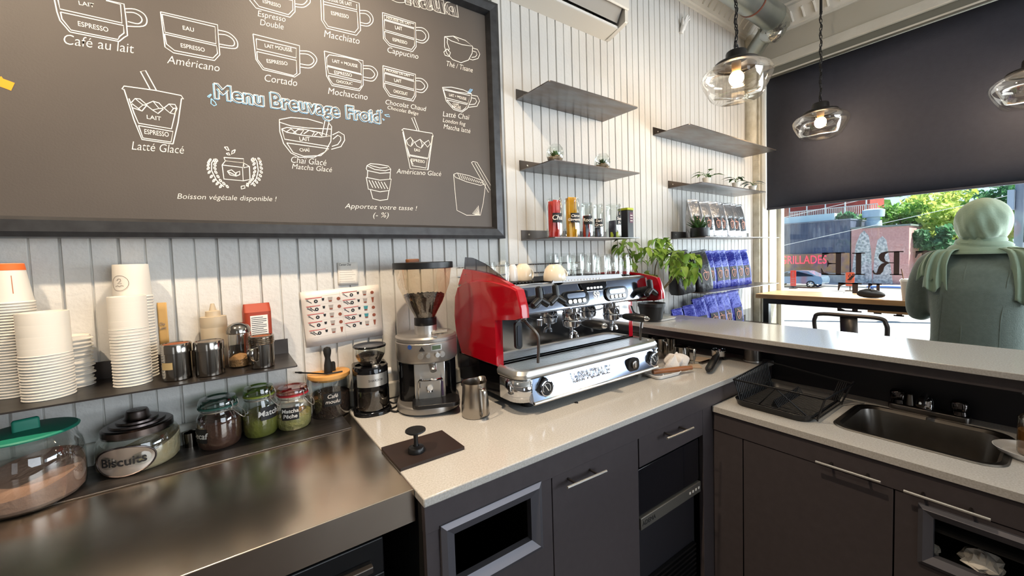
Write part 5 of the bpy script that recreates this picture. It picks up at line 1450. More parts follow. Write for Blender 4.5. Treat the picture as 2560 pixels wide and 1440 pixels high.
# ================================================================ espresso machine
EM = Vector((1.13, -0.27, ZC))
em = thing('espresso_machine', 'red and chrome two-group espresso machine on the white worktop', 'espresso machine', EM)
XL, XR = 0.745, 1.512
ZTOP = 1.345
YN0, YN1 = -0.468, -0.453            # nose: lower and upper front edge
ZN0, ZN1 = 1.240, 1.330
YS = -0.352                         # splash panel
def E_():
    b = MB(); b.M = Matrix.Translation(-EM); return b
def cr(x, y): return (1120 + x / 3.273, 620 + y / 3.273)
out = [cr(*p) for p in ((603, 578), (560, 592), (470, 612), (452, 640), (450, 930), (420, 985), (105, 868), (60, 700), (45, 560), (48, 400), (70, 320), (130, 280), (240, 262), (330, 266), (430, 290), (520, 322), (560, 345), (575, 400), (598, 500))]
prof = [(p.y, p.z) for p in (at_x(*q, XL) for q in out)]
prof = [(min(y, -0.045), z) for y, z in prof]
def side(x0, x1, name, yl):
    b = E_()
    prof = [(max(y, yl) if z < 1.225 else y, z) for y, z in globals()['prof']]
    n = len(prof)
    cy = sum(p[0] for p in prof) / n; cz = sum(p[1] for p in prof) / n
    s = 1 if x1 > x0 else -1
    rings = []
    for k, (d, dx) in enumerate(((0.0, x1), (0.0, x0 + s * 0.012), (0.004, x0 + s * 0.004), (0.012, x0))):
        rings.append([(dx, y + (cy - y) * d * 3, z + (cz - z) * d * 3) for y, z in prof])
    b.loft(rings, True, True)
    return b.build(name, M['red'], em, angle=30)
sp = side(XL, XL + 0.03, 'side_panel', -0.372); side(XR, XR - 0.03, 'side_panel', -0.354)
# inner red hump rising above each side cover
inn = [(p.y, p.z) for p in (at_x(*cr(*q), XL + 0.012) for q in ((90, 300), (130, 172), (220, 184), (330, 212), (430, 252), (505, 296), (560, 345), (430, 330), (250, 300)))]
for x0 in (XL + 0.008,):
    b = E_(); b.prism([(min(y, -0.045), z) for y, z in inn], x0, x0 + 0.018, 'x'); b.build('side_trim', M['red'], em, bevel=0.003)
b = E_(); b.cyl((XL + 0.0, -0.17, 1.375), 0.004, 0.002, 10); b.build('screw', M['satin'], sp)
# smoky cup guards
M['smoke_acrylic'] = thin_glass('smoky_acrylic', '#8a8c96', 0.5, 0.03, 0.12)
g = [at_x(*cr(*q), XL + 0.02) for q in ((140, 75), (200, 80), (300, 128), (400, 200), (500, 290), (430, 256), (330, 216), (220, 188), (132, 176))]
for x0 in (XL + 0.019,):
    b = E_(); b.prism([(min(p.y, -0.045), p.z) for p in g], x0, x0 + 0.004, 'x'); b.build('cup_guard', M['smoke_acrylic'], em)
# black base, back and body core
b = E_(); b.rbox(XL + 0.012, XR - 0.012, -0.47, -0.05, 0.948, 1.05, 0.03, 5); b.build('base_body', M['black_gloss'], em)
b = E_(); b.box(XL + 0.03, XR - 0.03, YS, -0.055, 1.04, ZTOP - 0.012); b.build('core_body', mat('machine_core', '#8c8c90', 0.2, 1.0), em)
b = E_(); b.box(XL + 0.03, XR - 0.03, YS - 0.003, YS, 1.055, 1.25); b.build('splash_panel', M['chrome'], em)
for x in (0.84, 1.42):
    for y in (-0.42, -0.1):
        b = E_(); b.lathe([(0.018, 0), (0.022, 0.004), (0.024, 0.03), (0.026, 0.04)], 24, (x, y, ZC), cap0=True); b.build('foot', M['rubber'], em)
# nose: chrome front with rounded lower edge
b = E_()
pn = [(YN1 + 0.02, ZTOP - 0.004), (YN1 + 0.006, ZN1 + 0.008), (YN1, ZN1), (YN0, ZN0 + 0.012), (YN0 - 0.001, ZN0 + 0.006), (YN0 + 0.004, ZN0), (YN0 + 0.014, ZN0 - 0.003), (YS, ZN0 + 0.0), (YS, ZTOP - 0.004)]
b.loft([[(x, y, z) for y, z in pn] for x in (XL + 0.03, XR - 0.03)], True, True)
nose = b.build('front_hood', mat('polished_hood', '#c3c9d6', 0.1, 1.0), em, angle=25)  # hood colour tinted bluish for the window it mirrors
nd = Vector((0, ZN0 - ZN1, YN0 - YN1)).normalized()
nd = Vector((0, -(ZN1 - ZN0), -(YN1 - YN0) * -1)).normalized()
nd = Vector((0, -(ZN1 - ZN0), (YN1 - YN0))).normalized()       # outward normal of the hood face
uz = Vector((0, (YN1 - YN0), (ZN1 - ZN0))).normalized()
P0 = Vector((0, YN0, ZN0))
def on_nose(px, py, e=0.0):
    d = ray(px, py)
    t_ = (P0 - CAM).dot(nd) / d.dot(nd)
    return CAM + d * t_ + nd * e
ux = Vector((1, 0, 0))
def nose_poly(b, c, pts, e0, e1):
    """plate on the hood: pts in metres along x and up the face"""
    n = len(pts)
    v = [c + ux * u + uz * w_ + nd * e for e in (e0, e1) for u, w_ in pts]
    b.add([tuple(p) for p in v], [(i, (i + 1) % n, n + (i + 1) % n, n + i) for i in range(n)] + [tuple(range(n, 2 * n)), tuple(range(n))[::-1]])
for px, py in ((1295, 737), (1620, 714)):
    c = on_nose(px, py)
    b = E_(); nose_poly(b, c, [(-0.012, -0.03), (0.010, -0.035), (0.012, 0.03), (-0.010, 0.036)], 0.0, 0.002)
    b.build('speaker_grille', mat('mesh_grille', '#b9b9bd', 0.4, 0.8, bump=(500, 1.0)) if px < 1400 else bpy.data.materials['mesh_grille'], nose)
# control pods
for px, py, w_ in ((1437, 746, 0.068), (1539, 734, 0.068)):
    c = on_nose(px, py)
    b = E_(); nose_poly(b, c, rrect(-w_, w_, -0.028, 0.028, 0.027, 7), 0.0, 0.010); pod = b.build('control_pod', M['black_gloss'], nose, bevel=0.003)
    b = E_(); nose_poly(b, c + uz * 0.010, rrect(-w_ * 0.68, w_ * 0.68, -0.009, 0.009, 0.008, 4), 0.010, 0.0115); b.build('pod_display', mat('pod_display', '#9aa4b4', 0.1, 0.8) if px < 1500 else bpy.data.materials['pod_display'], pod)
    for i in range(4):
        b = E_(); nose_poly(b, c + uz * -0.011 + ux * ((i - 1.5) * 0.024), rrect(-0.009, 0.009, -0.007, 0.007, 0.006, 4), 0.010, 0.013); b.build('pod_button', M['satin'], pod)
c = on_nose(1482, 716)
b = E_(); nose_poly(b, c, [(-0.075, 0.016), (0.075, 0.016), (0.07, -0.002), (0.055, -0.018), (-0.055, -0.018), (-0.07, -0.002)], 0.0, 0.008); bd = b.build('centre_badge', M['black_gloss'], nose, bevel=0.002)
for i in range(5):
    b = E_(); nose_poly(b, c + uz * -0.006 + ux * ((i - 2) * 0.018), rrect(-0.0065, 0.0065, -0.004, 0.004, 0.003, 3), 0.008, 0.0095); b.build('badge_window', M['satin'], bd)
nm = Matrix((ux, uz, -ux.cross(uz) * -1)).transposed().to_4x4()
nm.translation = on_nose(1491, 738, 0.0015) - EM
text('model_lettering', 'S9', 0.036, M['white'], nose, nm, extrude=0.001, offset=0.0015)
# steam and water taps
def tap(px, py):
    c = on_nose(px, py, 0.0)
    b = E_()
    b.tube([c, c + nd * 0.035], 0.016, 16)
    k = c + nd * 0.04
    for ang, L_ in ((90, 0.042), (212, 0.042), (328, 0.042)):
        d = ux * math.cos(math.radians(ang)) + uz * math.sin(math.radians(ang))
        b.tube([k, k + d * L_ * 0.5, k + d * L_ * 0.9, k + d * L_ * 1.02], [0.012, 0.0125, 0.012, 0.006], 14)
    b.build('tap_knob', M['black'], nose)
for p in ((1331, 751), (1372, 745), (1607, 726)):
    tap(*p)
# top: slatted cup tray, rails and front visor
b = E_(); b.box(XL + 0.03, XR - 0.03, YN1 + 0.018, -0.055, ZTOP - 0.012, ZTOP - 0.004); tray = b.build('cup_tray', M['satin'], em)
b = E_()
for i in range(44):
    x = XL + 0.04 + i * 0.0158
    b.box(x, x + 0.006, -0.38, -0.07, ZTOP - 0.004, ZTOP)
b.build('tray_slats', M['black'], tray)
b = E_()
for i in range(14):
    x = 0.80 + i * 0.011 if i < 11 else 1.44 + (i - 11) * 0.012
    b.box(x, x + 0.005, YN1 + 0.022, YN1 + 0.05, ZTOP - 0.004, ZTOP - 0.003)
b.build('vent_slots', M['dark_hole'], tray)
b = E_()
zr1, zr2 = at_y(1348, 660, -0.06).z, at_y(1348, 681, -0.06).z
for z in (zr1, zr2):
    b.tube([(XL + 0.022, -0.06, z), (XR - 0.022, -0.06, z)], 0.0035, 8)
b.build('cup_rail', M['chrome'], em)
p = [at_y(*cr(*q), YN1 + 0.012) for q in ((838, 292), (862, 246), (900, 234), (1405, 212), (1425, 250), (1100, 285))]
b = E_(); b.prism([(q.x, q.z) for q in p], YN1 + 0.006, YN1 + 0.016, 'y'); vz = b.build('front_visor', mat('dark_visor', '#23232b', 0.12, coat=0.4), em, bevel=0.003)
b = E_()
for i in range(13):
    q = at_y(*cr(945 + i * 25, 268 - i * 1.6), YN1 + 0.005); b.box(q.x - 0.003, q.x + 0.003, YN1 + 0.0045, YN1 + 0.006, q.z - 0.0025, q.z + 0.0025)
b.build('visor_print', M['white'], vz)
# drip tray
ZD = 1.060
b = E_()
x0, x1, y0, y1 = XL + 0.004, XR - 0.004, -0.502, -0.37
def tray_ring(d, z):
    pts = rrect(x0 + d, x1 - d, y0 + d, -0.2, 0.045, 6)
    return [(x, min(y, y1), z) for x, y in pts]
b.loft([tray_ring(0.004, 1.028), tray_ring(-0.001, 1.034), tray_ring(-0.002, 1.046), tray_ring(0.004, 1.058), tray_ring(0.014, ZD + 0.001), tray_ring(0.02, ZD - 0.002), tray_ring(0.022, ZD - 0.008)], True, False)
dt = b.build('drip_tray', M['satin'], em)
M['grid'] = mat('perforated_drip_grid', '#a9adb6', 0.3, 1.0, bump=(420, 1.0))
b = E_(); b.box(x0 + 0.022, x1 - 0.022, y0 + 0.022, YS - 0.003, ZD - 0.010, ZD - 0.005); gr = b.build('drip_grid', M['grid'], dt)
b = E_()
for i in range(15):
    y = y0 + 0.028 + i * 0.0085
    b.box(x0 + 0.03, x1 - 0.03, y, y + 0.0028, ZD - 0.005, ZD - 0.0035)
b.build('grid_bars', M['satin'], gr)
# front panel below the tray
b = E_(); b.loft([[(x, y, z) for y, z in ((-0.511, 0.946), (-0.488, 1.03), (-0.46, 1.03), (-0.46, 0.946))] for x in (0.80, 1.472)], smooth=False); fp = b.build('front_panel', mat('blue_tinted_steel', '#aebad2', 0.13, 1.0), em, bevel=0.003)  # blue of the mirrored window is put into the steel's colour
b = E_(); b.tube([(0.80, -0.509, 0.949), (1.472, -0.509, 0.949)], 0.006, 10); b.build('lower_strip', M['satin'], fp)
for xc, s in ((0.80, -1), (1.472, 1)):
    b = E_()
    ring = [(xc + s * (0.052 * math.sin(a)), -0.497 + 0.052 * (1 - math.cos(a))) for a in [i * PI / 2 / 8 for i in range(9)]] + [(xc + s * 0.052, -0.39)]
    b.sheet([[(x, y, z) for x, y in ring] for z in (0.955, 1.028)])
    cp_ = b.build('corner_cap', M['chrome'], em, thick=0.004)
    b = E_()
    for z in (0.972, 0.990, 1.008, 1.024):
        b.tube([(x + s * 0.001, y - 0.001, z) for x, y in ring[:9]], 0.003, 6)
    b.build('cap_ribs', M['chrome'], cp_)
def gauge(px, py):
    c = at_y(px, py, -0.498)
    b = E_(); b.prism([(c.x - 0.036, c.z), (c.x, c.z - 0.036), (c.x + 0.036, c.z), (c.x, c.z + 0.036)], -0.507, -0.485, 'y'); g_ = b.build('gauge_plate', M['black'], fp, bevel=0.002)
    b = E_(); b.M = b.M @ Matrix.Translation((c.x, -0.507, c.z)) @ Matrix.Rotation(PI / 2, 4, 'X'); b.lathe([(0.027, 0), (0.027, 0.007), (0.024, 0.008), (0.023, 0.005)], 30); b.build('gauge_rim', M['chrome'], g_)
    b = E_(); b.M = b.M @ Matrix.Translation((c.x, -0.507, c.z)) @ Matrix.Rotation(PI / 2, 4, 'X'); b.cyl((0, 0, 0), 0.0235, 0.0042, 30); b.build('gauge_dial', M['ink'], g_)
    b = E_(); b.ribbon([Vector((c.x + 0.008, -0.5118, c.z - 0.010)), Vector((c.x - 0.008, -0.5118, c.z + 0.012))], 0.003, (0, -1, 0)); b.ribbon([Vector((c.x + 0.017 * math.cos(a), -0.5118, c.z + 0.017 * math.sin(a))) for a in [math.radians(k) for k in range(-40, 221, 20)]], 0.0015, (0, -1, 0)); b.build('gauge_needle', M['white'], g_, flat=True)
gauge(1361, 968); gauge(1628, 898)
c = at_y(1580, 910, -0.498)
b = E_(); b.prism([(c.x + u, c.z + v) for u, v in rrect(-0.034, 0.034, -0.026, 0.026, 0.02, 5)], -0.508, -0.485, 'y'); sw = b.build('switch_plate', M['black'], fp, bevel=0.002)
b = E_(); b.M = b.M @ Matrix.Translation((c.x, -0.508, c.z)) @ Matrix.Rotation(PI / 2, 4, 'X'); b.lathe([(0.016, 0), (0.016, 0.006), (0.012, 0.008), (0.001, 0.008)], 24); b.build('rotary_switch', M['satin_dark'], sw)
b = E_(); b.bar((c.x, -0.5165, c.z - 0.01), (c.x, -0.5165, c.z + 0.01), 0.003, 0.002, up=(0, 1, 0)); b.build('switch_mark', M['white'], sw)
a_, c_ = at_y(1433, 950, -0.499), at_y(1525, 930, -0.499)
o = fit_text('maker_lettering', 'LaSPAZIALE', (1433, 951), (1526, 928), 24, M['chrome'], None, -0.502, outline=0.0020, offset=0.0)
o.data.transform(Matrix.Translation(-EM)); o.parent = fp
# groups and portafilters
def group(px, py, hx_, hy_, label_):
    c = at_y(px, py, -0.42)
    b = E_()
    b.lathe([(0.030, 0.0), (0.034, 0.006), (0.034, 0.03), (0.03, 0.034), (0.03, 0.06)], 32, (c.x, -0.42, c.z - 0.02), cap0=True)
    b.tube([(c.x, -0.42, c.z + 0.02), (c.x, YS, c.z + 0.035)], 0.018, 14)
    gh = b.build('group_head', M['chrome'], em)
    pf = E_()
    zb = c.z - 0.026
    pf.lathe([(0.020, -0.022), (0.031, -0.016), (0.034, -0.004), (0.036, 0.004), (0.034, 0.008)], 32, (c.x, -0.42, zb), cap0=True)
    e = at_y(hx_, hy_, -0.58)
    d = (e - Vector((c.x, -0.42, zb))).normalized()
    s0 = Vector((c.x, -0.42, zb)) + d * 0.034
    pf.tube([s0, s0 + d * 0.03], 0.0075, 12)
    p_ = pf.build('portafilter', M['chrome'], gh)
    L_ = (e - s0).length
    b = E_(); b.tube([s0 + d * 0.022, s0 + d * 0.035, s0 + d * (L_ * 0.55), s0 + d * (L_ * 0.8), s0 + d * (L_ - 0.012)], [0.010, 0.0135, 0.0165, 0.0160, 0.0115], 18); b.build('portafilter_handle', M['black'], gh)
    b = E_(); b.tube([s0 + d * (L_ - 0.013), s0 + d * (L_ - 0.004), s0 + d * (L_ + 0.004)], [0.0115, 0.010, 0.004], 16); b.build('handle_tip', M['chrome'], gh)
    b = E_(); b.tube([(c.x, -0.42, zb - 0.02), (c.x, -0.42, zb - 0.04)], 0.008, 12)
    for s in (-1, 1):
        b.tube(smooth_path([(c.x, -0.42, zb - 0.036), (c.x + s * 0.012, -0.43, zb - 0.045), (c.x + s * 0.016, -0.432, zb - 0.06)], 4), 0.0062, 10)
    b.build('double_spout', M['chrome'], gh)
group(1428, 787, 1516, 815, '')
group(1528, 772, 1621, 797, '')
# wands
b = E_(); b.tube(smooth_path([at_y(1309, 797, -0.43), at_y(1320, 812, -0.455), at_y(1336, 826, -0.47), at_y(1346, 848, -0.475), at_y(1345, 907, -0.47)], 6), 0.0052, 10); b.sphere(at_y(1309, 797, -0.43), 0.012, 14, 8); b.build('steam_wand', M['satin_dark'], em)
b = E_(); b.tube(smooth_path([at_y(1578, 766, -0.42), at_y(1585, 782, -0.45), at_y(1606, 792, -0.5), at_y(1603, 812, -0.5), at_y(1601, 850, -0.49)], 6), 0.0045, 10); b.tube([at_y(1604.5, 806, -0.5), at_y(1603, 820, -0.5)], 0.007, 10); b.build('steam_wand', M['satin_dark'], em)
q0 = at_y(1295, 838, -0.44)
b = E_(); b.prism([(q0.x + u, q0.z + v) for u, v in rrect(-0.0135, 0.0135, -0.047, 0.047, 0.013, 6)], -0.446, -0.434, 'y'); wg = b.build('wand_guard', M['black'], em, bevel=0.003)
b = E_(); b.prism([(q0.x + u, q0.z + v) for u, v in rrect(-0.007, 0.007, -0.038, 0.034, 0.006, 4)], -0.448, -0.446, 'y'); b.build('guard_inlay', mat('grey_inlay', '#4c5058', 0.2, 0.5), wg)
b = E_(); q = at_y(1350, 806, -0.42); b.cyl((q.x, -0.42, q.z - 0.012), 0.010, 0.022, 16); b.build('water_outlet', M['chrome'], em)

# ---------------- cups and glasses standing upside down on the machine
M['ivory'] = mat('ivory_glaze', '#e9dcc6', 0.15, coat=0.5)
M['glaze'] = mat('white_glaze', '#e4e4e4', 0.15, coat=0.5)
def on_top(xl, xr, yb): return cyl_at(xl, xr, yb, ZTOP)
def espresso_cup(xl, xr, yb, yt, m, label, haz=None):
    c, r = on_top(xl, xr, yb)
    H = at_p((xl + xr) / 2, yt + 2, c).z - ZTOP
    t = thing('coffee_cup', label, 'cup', c, 0, 'coffee cups on the espresso machine')
    b = MB(); b.lathe([(r * 0.94, 0.003), (r * 0.97, 0), (r, 0.003), (r * 0.98, H * 0.35), (r * 0.86, H * 0.7), (r * 0.62, H * 0.93), (r * 0.5, H * 0.95), (r * 0.48, H), (r * 0.42, H), (r * 0.4, H * 0.96), (0.001, H * 0.96)], 36); b.build('bowl', m, t)
    if haz is not None:
        d = Vector((math.cos(haz), math.sin(haz), 0))
        b = MB(); b.tube(smooth_path([d * (r * 0.85) + Vector((0, 0, H * 0.72)), d * (r * 1.3) + Vector((0, 0, H * 0.62)), d * (r * 1.6) + Vector((0, 0, H * 0.34)), d * (r * 1.45) + Vector((0, 0, H * 0.1)), d * (r * 1.2) + Vector((0, 0, H * 0.14)), d * (r * 0.97) + Vector((0, 0, H * 0.3))], 5), 0.0042, 10); b.build('handle', m, t)
espresso_cup(1270, 1296, 703, 659, M['glaze'], 'plain white cup half hidden between a tumbler and a cream cup')
espresso_cup(1286, 1331, 702, 657, M['ivory'], 'cream cup with handle next to the tumblers on the machine', 0.15)
espresso_cup(1358, 1416, 703, 659, M['ivory'], 'cream cup alone in front of the glass mugs on the machine', 0.1)
def tumbler(xl, xr, yb, yt, label):
    c, r = on_top(xl, xr, yb)
    H = at_p((xl + xr) / 2, yt, c).z - ZTOP
    t = thing('glass_tumbler', label, 'glass', c, 0, 'tumblers on the espresso machine')
    b = MB()
    n = 30
    rings = []
    for k, (rr0, z) in enumerate(((r * 0.93, 0.002), (r, 0), (r * 0.98, H * 0.3), (r * 0.82, H * 0.92), (r * 0.78, H), (0.001, H))):
        rings.append([(rr0 * (1 + (0.025 if i % 3 == 0 and 1 < k < 5 else 0)) * math.cos(2 * PI * i / n), rr0 * (1 + (0.025 if i % 3 == 0 and 1 < k < 5 else 0)) * math.sin(2 * PI * i / n), z) for i in range(n)])
    b.loft(rings, False, False); b.build('glass_wall', M['glass_fine'], t)
    b = MB(); b.lathe([(r * 0.70, 0.004), (r * 0.72, H * 0.4), (r * 0.6, H * 0.86), (0.001, H * 0.88)], 24); b.build('inner_wall', M['glass_fine'], t)
tumbler(1184, 1211, 704, 661, 'clear fluted tumbler at the red end of the machine, behind the guard')
tumbler(1212, 1243, 702, 655, 'clear fluted tumbler in the middle of the three by the guard')
tumbler(1243, 1277, 707, 655, 'clear fluted tumbler beside the white cup on the machine')
def glass_mug(xl, xr, yb, yt, haz, label):
    c, r = on_top(xl, xr, yb)
    H = at_p((xl + xr) / 2, yt + 2, c).z - ZTOP
    t = thing('glass_mug', label, 'mug', c, 0, 'glass mugs on the espresso machine')
    b = MB(); b.lathe([(r * 0.90, 0.002), (r * 0.96, 0), (r, 0.003), (r * 0.98, H * 0.5), (r * 0.88, H * 0.93), (r * 0.82, H), (0.001, H)], 30); b.build('glass_wall', M['glass_fine'], t)
    b = MB(); b.lathe([(r * 0.86, 0.003), (r * 0.86, H * 0.5), (r * 0.74, H * 0.86), (0.001, H * 0.88)], 24); b.build('inner_wall', M['glass_fine'], t)
    d = Vector((math.cos(haz), math.sin(haz), 0))
    b = MB(); b.tube(smooth_path([d * (r * 0.92) + Vector((0, 0, H * 0.88)), d * (r * 1.45) + Vector((0, 0, H * 0.8)), d * (r * 1.75) + Vector((0, 0, H * 0.5)), d * (r * 1.55) + Vector((0, 0, H * 0.2)), d * (r * 0.99) + Vector((0, 0, H * 0.16))], 5), 0.005, 8); b.build('handle', M['glass_fine'], t)
ML = ['clear glass mug farthest from the potted plant, behind the lone cream cup', 'clear glass mug second from the lone cream cup', 'clear glass mug at the middle of the front row', 'clear glass mug behind the middle of the front row', 'clear glass mug fifth along from the cream cup', 'clear glass mug next to last before the potted plant', 'clear glass mug nearest the potted plant, handle sticking out towards it']
for (xl, xr, yb, yt, hz_), lb in zip(((1371, 1399, 687, 631, 2.2), (1397, 1431, 692, 631, -1.2), (1430, 1463, 691, 630, -1.0), (1464, 1494, 682, 630, -0.6), (1491, 1522, 688, 633, -0.9), (1519, 1547, 686, 633, -0.7), (1548, 1575, 688, 633, -0.1)), ML):
    glass_mug(xl, xr, yb, yt, hz_, lb)
# ================================================================ shelves on the board wall beyond the machine
def shelf_px(x0, x1, z, depth, label, group=None):
    return wall_shelf(x0, x1, z, depth, label, 0.046, group=group)
ZA, ZB2, ZC3 = 2.176, 1.848, 1.519
shelf_px(1.143, 1.738, ZA, 0.24, 'empty raw steel shelf, the top one of the column beside the chalkboard')
shelf_px(1.15, 1.745, ZB2, 0.24, 'raw steel shelf carrying the two glass terrariums')
shelf_px(1.147, 1.742, ZC3, 0.235, 'raw steel shelf carrying the tea jars above the espresso machine')
def xe(px, py): return at_y(px, py, 0).x
def dep(px, py, z): return -at_z(px, py, z).y
Z4, Z5, Z6, Z7 = 2.17, 1.855, 1.528, 1.186
Z8 = 0.875
shelf_px(2.192, xe(1857, 396), Z4, 0.24, 'empty steel shelf with rust streaks, topmost near the window')
shelf_px(2.344, xe(1835, 496), Z5, 0.23, 'thin steel shelf carrying three small potted plants')
shelf_px(2.37, xe(1870, 598), Z6, 0.23, 'dark steel shelf carrying the silver coffee bags and the aloe')
shelf_px(2.338, xe(1862, 712), Z7, 0.25, 'dark steel shelf carrying the upper blue coffee bags and black bags')
shelf_px(2.338, xe(1862, 712), Z8, 0.25, 'dark steel shelf behind the bar carrying the lower blue coffee bags')

M['leaf'] = mat('leaf_green', '#5f8a2e', 0.45, noise=(14, '#8aa63c', 0.3), sss=0)
M['leaf_dk'] = mat('dark_leaf', '#2f4a2a', 0.45, noise=(20, '#44622f', 0.3))
M['leaf_md'] = mat('mid_leaf', '#4d7338', 0.45, noise=(20, '#6d8f45', 0.3))
M['leaf_spot'] = mat('spotted_leaf', '#26332c', 0.4, noise=(90, '#9aa69a', 0.55))
M['soil'] = mat('potting_soil', '#3d2a20', 0.95, bump=(80, 1.0))
M['pebble'] = mat('pebbles', '#8a6a50', 0.8, noise=(60, '#c9b49a', 0.4))
def leaf(b, p, d, L, W, droop=0.5, up=Vector((0, 0, 1)), fold=0.25, n=6):
    d = Vector(d).normalized()
    s = d.cross(up)
    if s.length < 1e-4:
        s = Vector((1, 0, 0))
    s.normalize()
    nrm = s.cross(d).normalized()
    rows = []
    for i in range(n + 1):
        t_ = i / n
        c = Vector(p) + d * (L * t_) - nrm * (droop * L * t_ * t_)
        w_ = W * (math.sin(PI * min(1, t_ ** 0.62)) ** 0.9) * (1 - 0.25 * t_) + 0.0002
        rows.append([tuple(c - s * w_ + nrm * (fold * w_)), tuple(c), tuple(c + s * w_ + nrm * (fold * w_))])
    b.sheet(rows)
rp = random.Random(21)
# terrariums
def terrarium(xl, xr, yt, yb, label, m, nl):
    y = -0.195
    c = at_y((xl + xr) / 2, yb, y); c.z = ZB2
    D = ((c - CAM).dot(_f))
    r = (xr - xl) / 2 * D / F_PX * 0.86
    H = at_p((xl + xr) / 2, yt, c).z - ZB2
    t = thing('terrarium', label, 'terrarium', c)
    b = MB(); b.lathe([(0.001, 0.001), (r * 0.55, 0.001), (r * 0.85, H * 0.16), (r, H * 0.48), (r * 0.9, H * 0.78), (r * 0.62, H * 0.97), (r * 0.6, H)], 36); b.build('glass_bowl', M['glass'], t)
    b = MB(); b.lathe([(0.001, 0.003), (r * 0.53, 0.003), (r * 0.8, H * 0.16), (r * 0.86, H * 0.26), (0.001, H * 0.3)], 24)
    for i in range(46):
        a, q = rp.uniform(0, 6.28), math.sqrt(rp.random()) * r * 0.8
        b.sphere((q * math.cos(a), q * math.sin(a), H * 0.27 + rp.uniform(0, 0.004)), rp.uniform(0.003, 0.006), 7, 5, sz=0.7)
    b.build('pebbles', M['pebble'], t)
    b = MB()
    for k in range(3):
        for i in range(nl):
            a = 2 * PI * i / nl + k * 0.5
            e = 0.25 + k * 0.42
            leaf(b, (0, 0, H * 0.32), (math.cos(a) * math.cos(e), math.sin(a) * math.cos(e), math.sin(e)), r * (0.92 - 0.1 * k), r * 0.18, -0.2, n=5)
    b.build('succulent', m, t)
terrarium(1362, 1414, 363, 400, 'round glass terrarium with bigger bright green succulent', M['leaf_md'], 8)
terrarium(1482, 1530, 386, 420, 'round glass terrarium with small dark succulent, near the shelf\'s far end', M['leaf_dk'], 7)
# tea jars and their sachets
def tea_jar(xl, xr, yt, yb, lab, label, laz, lsz, sachets, y=-0.165, lz=0.5, lw=0.05):
    c = at_y((xl + xr) / 2, yb, y); c.z = ZC3
    D = (c - CAM).dot(_f)
    r = (xr - xl) / 2 * D / F_PX * 0.93
    H = at_p((xl + xr) / 2, yt, c).z - ZC3
    t = thing('tea_jar', label, 'jar', c, 0, 'glass tea jars')
    b = MB(); b.lathe([(0.001, 0.001), (r * 0.93, 0.001), (r, 0.008), (r, H * 0.82), (r * 0.9, H * 0.88), (r * 0.9, H * 0.92), (r * 0.96, H * 0.93), (r * 0.96, H * 0.97), (r * 0.9, H)], 36); b.build('glass_body', M['glass'], t)
    pl = patch(r, hd(c, laz), lw, H * (lz - 0.12), H * (lz + 0.12)).build('chalk_label', M['black_label'], t)
    round_text(lab, lsz, M['chalk'], pl, r, hd(c, laz), H * lz, 0.15, offset=0.0004)
    for i, (m, hh, lb, gp) in enumerate(sachets):
        k = len(sachets)
        a = az_cam(c) + (i - (k - 1) / 2) * 1.0
        q = r * 0.34
        b = MB()
        w2 = r * 0.6
        b.loft([[(u * w2 * sc, v * 0.003 * tk, H * hh * z) for u, v in ((-1, -0.3), (0, -1), (1, -0.3), (1, 0.3), (0, 1), (-1, 0.3))] for z, sc, tk in ((0.0, 1, 0.3), (0.04, 1, 0.5), (0.5, 1, 2.2), (0.94, 1, 0.6), (1.0, 1, 0.2))], True, True)
        b.M = Matrix.Identity(4)
        o = b.build('tea_sachet', m, loc=(c.x + q * math.cos(a), c.y + q * math.sin(a), ZC3 + 0.003), rz=a + PI / 2 + rp.uniform(-0.3, 0.3))
        o.rotation_euler.x = rp.uniform(-0.05, 0.05)
        tag(o, lb, 'tea sachet', gp)
    return c, r, H
M['red_sachet'] = mat('red_sachet', '#c4242e', 0.35, noise=(24, '#d8442e', 0.45))
M['yel_sachet'] = mat('yellow_sachet', '#e2a012', 0.35, noise=(24, '#eec03a', 0.45))
M['nav_sachet'] = mat('navy_sachet', '#23233a', 0.35, noise=(30, '#55556a', 0.5))
M['grey_sachet'] = mat('grey_sachet', '#5a5a60', 0.35, noise=(30, '#8a8a90', 0.5))
M['lime'] = mat('lime_print', '#b4c024', 0.5)
rs = [(M['red_sachet'], 0.9 + 0.02 * (i % 3), 'red foil tea sachet standing in the jar labelled Chaï', 'red tea sachets') for i in range(4)]
ysa = [(M['yel_sachet'], 0.98 + 0.02 * (i % 3), 'yellow foil tea sachet standing in the citrus ginger jar', 'yellow tea sachets') for i in range(4)]
tea_jar(1366, 1409, 497, 592, 'Chaï', 'glass tea jar full of red sachets, labelled Chaï', 26, 0.03, rs)
tea_jar(1410, 1452, 497, 591, 'Citron\nGingembre', 'glass tea jar full of yellow sachets, labelled Citron Gingembre', 30, 0.017, ysa)
tea_jar(1453, 1484, 507, 592, 'Rooib', 'slim tea jar with red and navy sachets, labelled Rooib', 14, 0.022, [(M['red_sachet'], 0.62, 'short red sachet in the Rooib tea jar', 'sachets in the Rooib jar'), (M['nav_sachet'], 0.42, 'short navy sachet in the Rooib tea jar', 'sachets in the Rooib jar')], lz=0.5, lw=0.045)
tea_jar(1484, 1510, 510, 592, 'Earl\nGrey', 'slim tea jar with few grey sachets, labelled Earl Grey', 4, 0.02, [(M['grey_sachet'], 0.3, 'low grey sachet in the Earl Grey jar', 'sachets in the Earl Grey jar'), (M['nav_sachet'], 0.26, 'low navy sachet in the Earl Grey jar', 'sachets in the Earl Grey jar')], lz=0.44, lw=0.045)
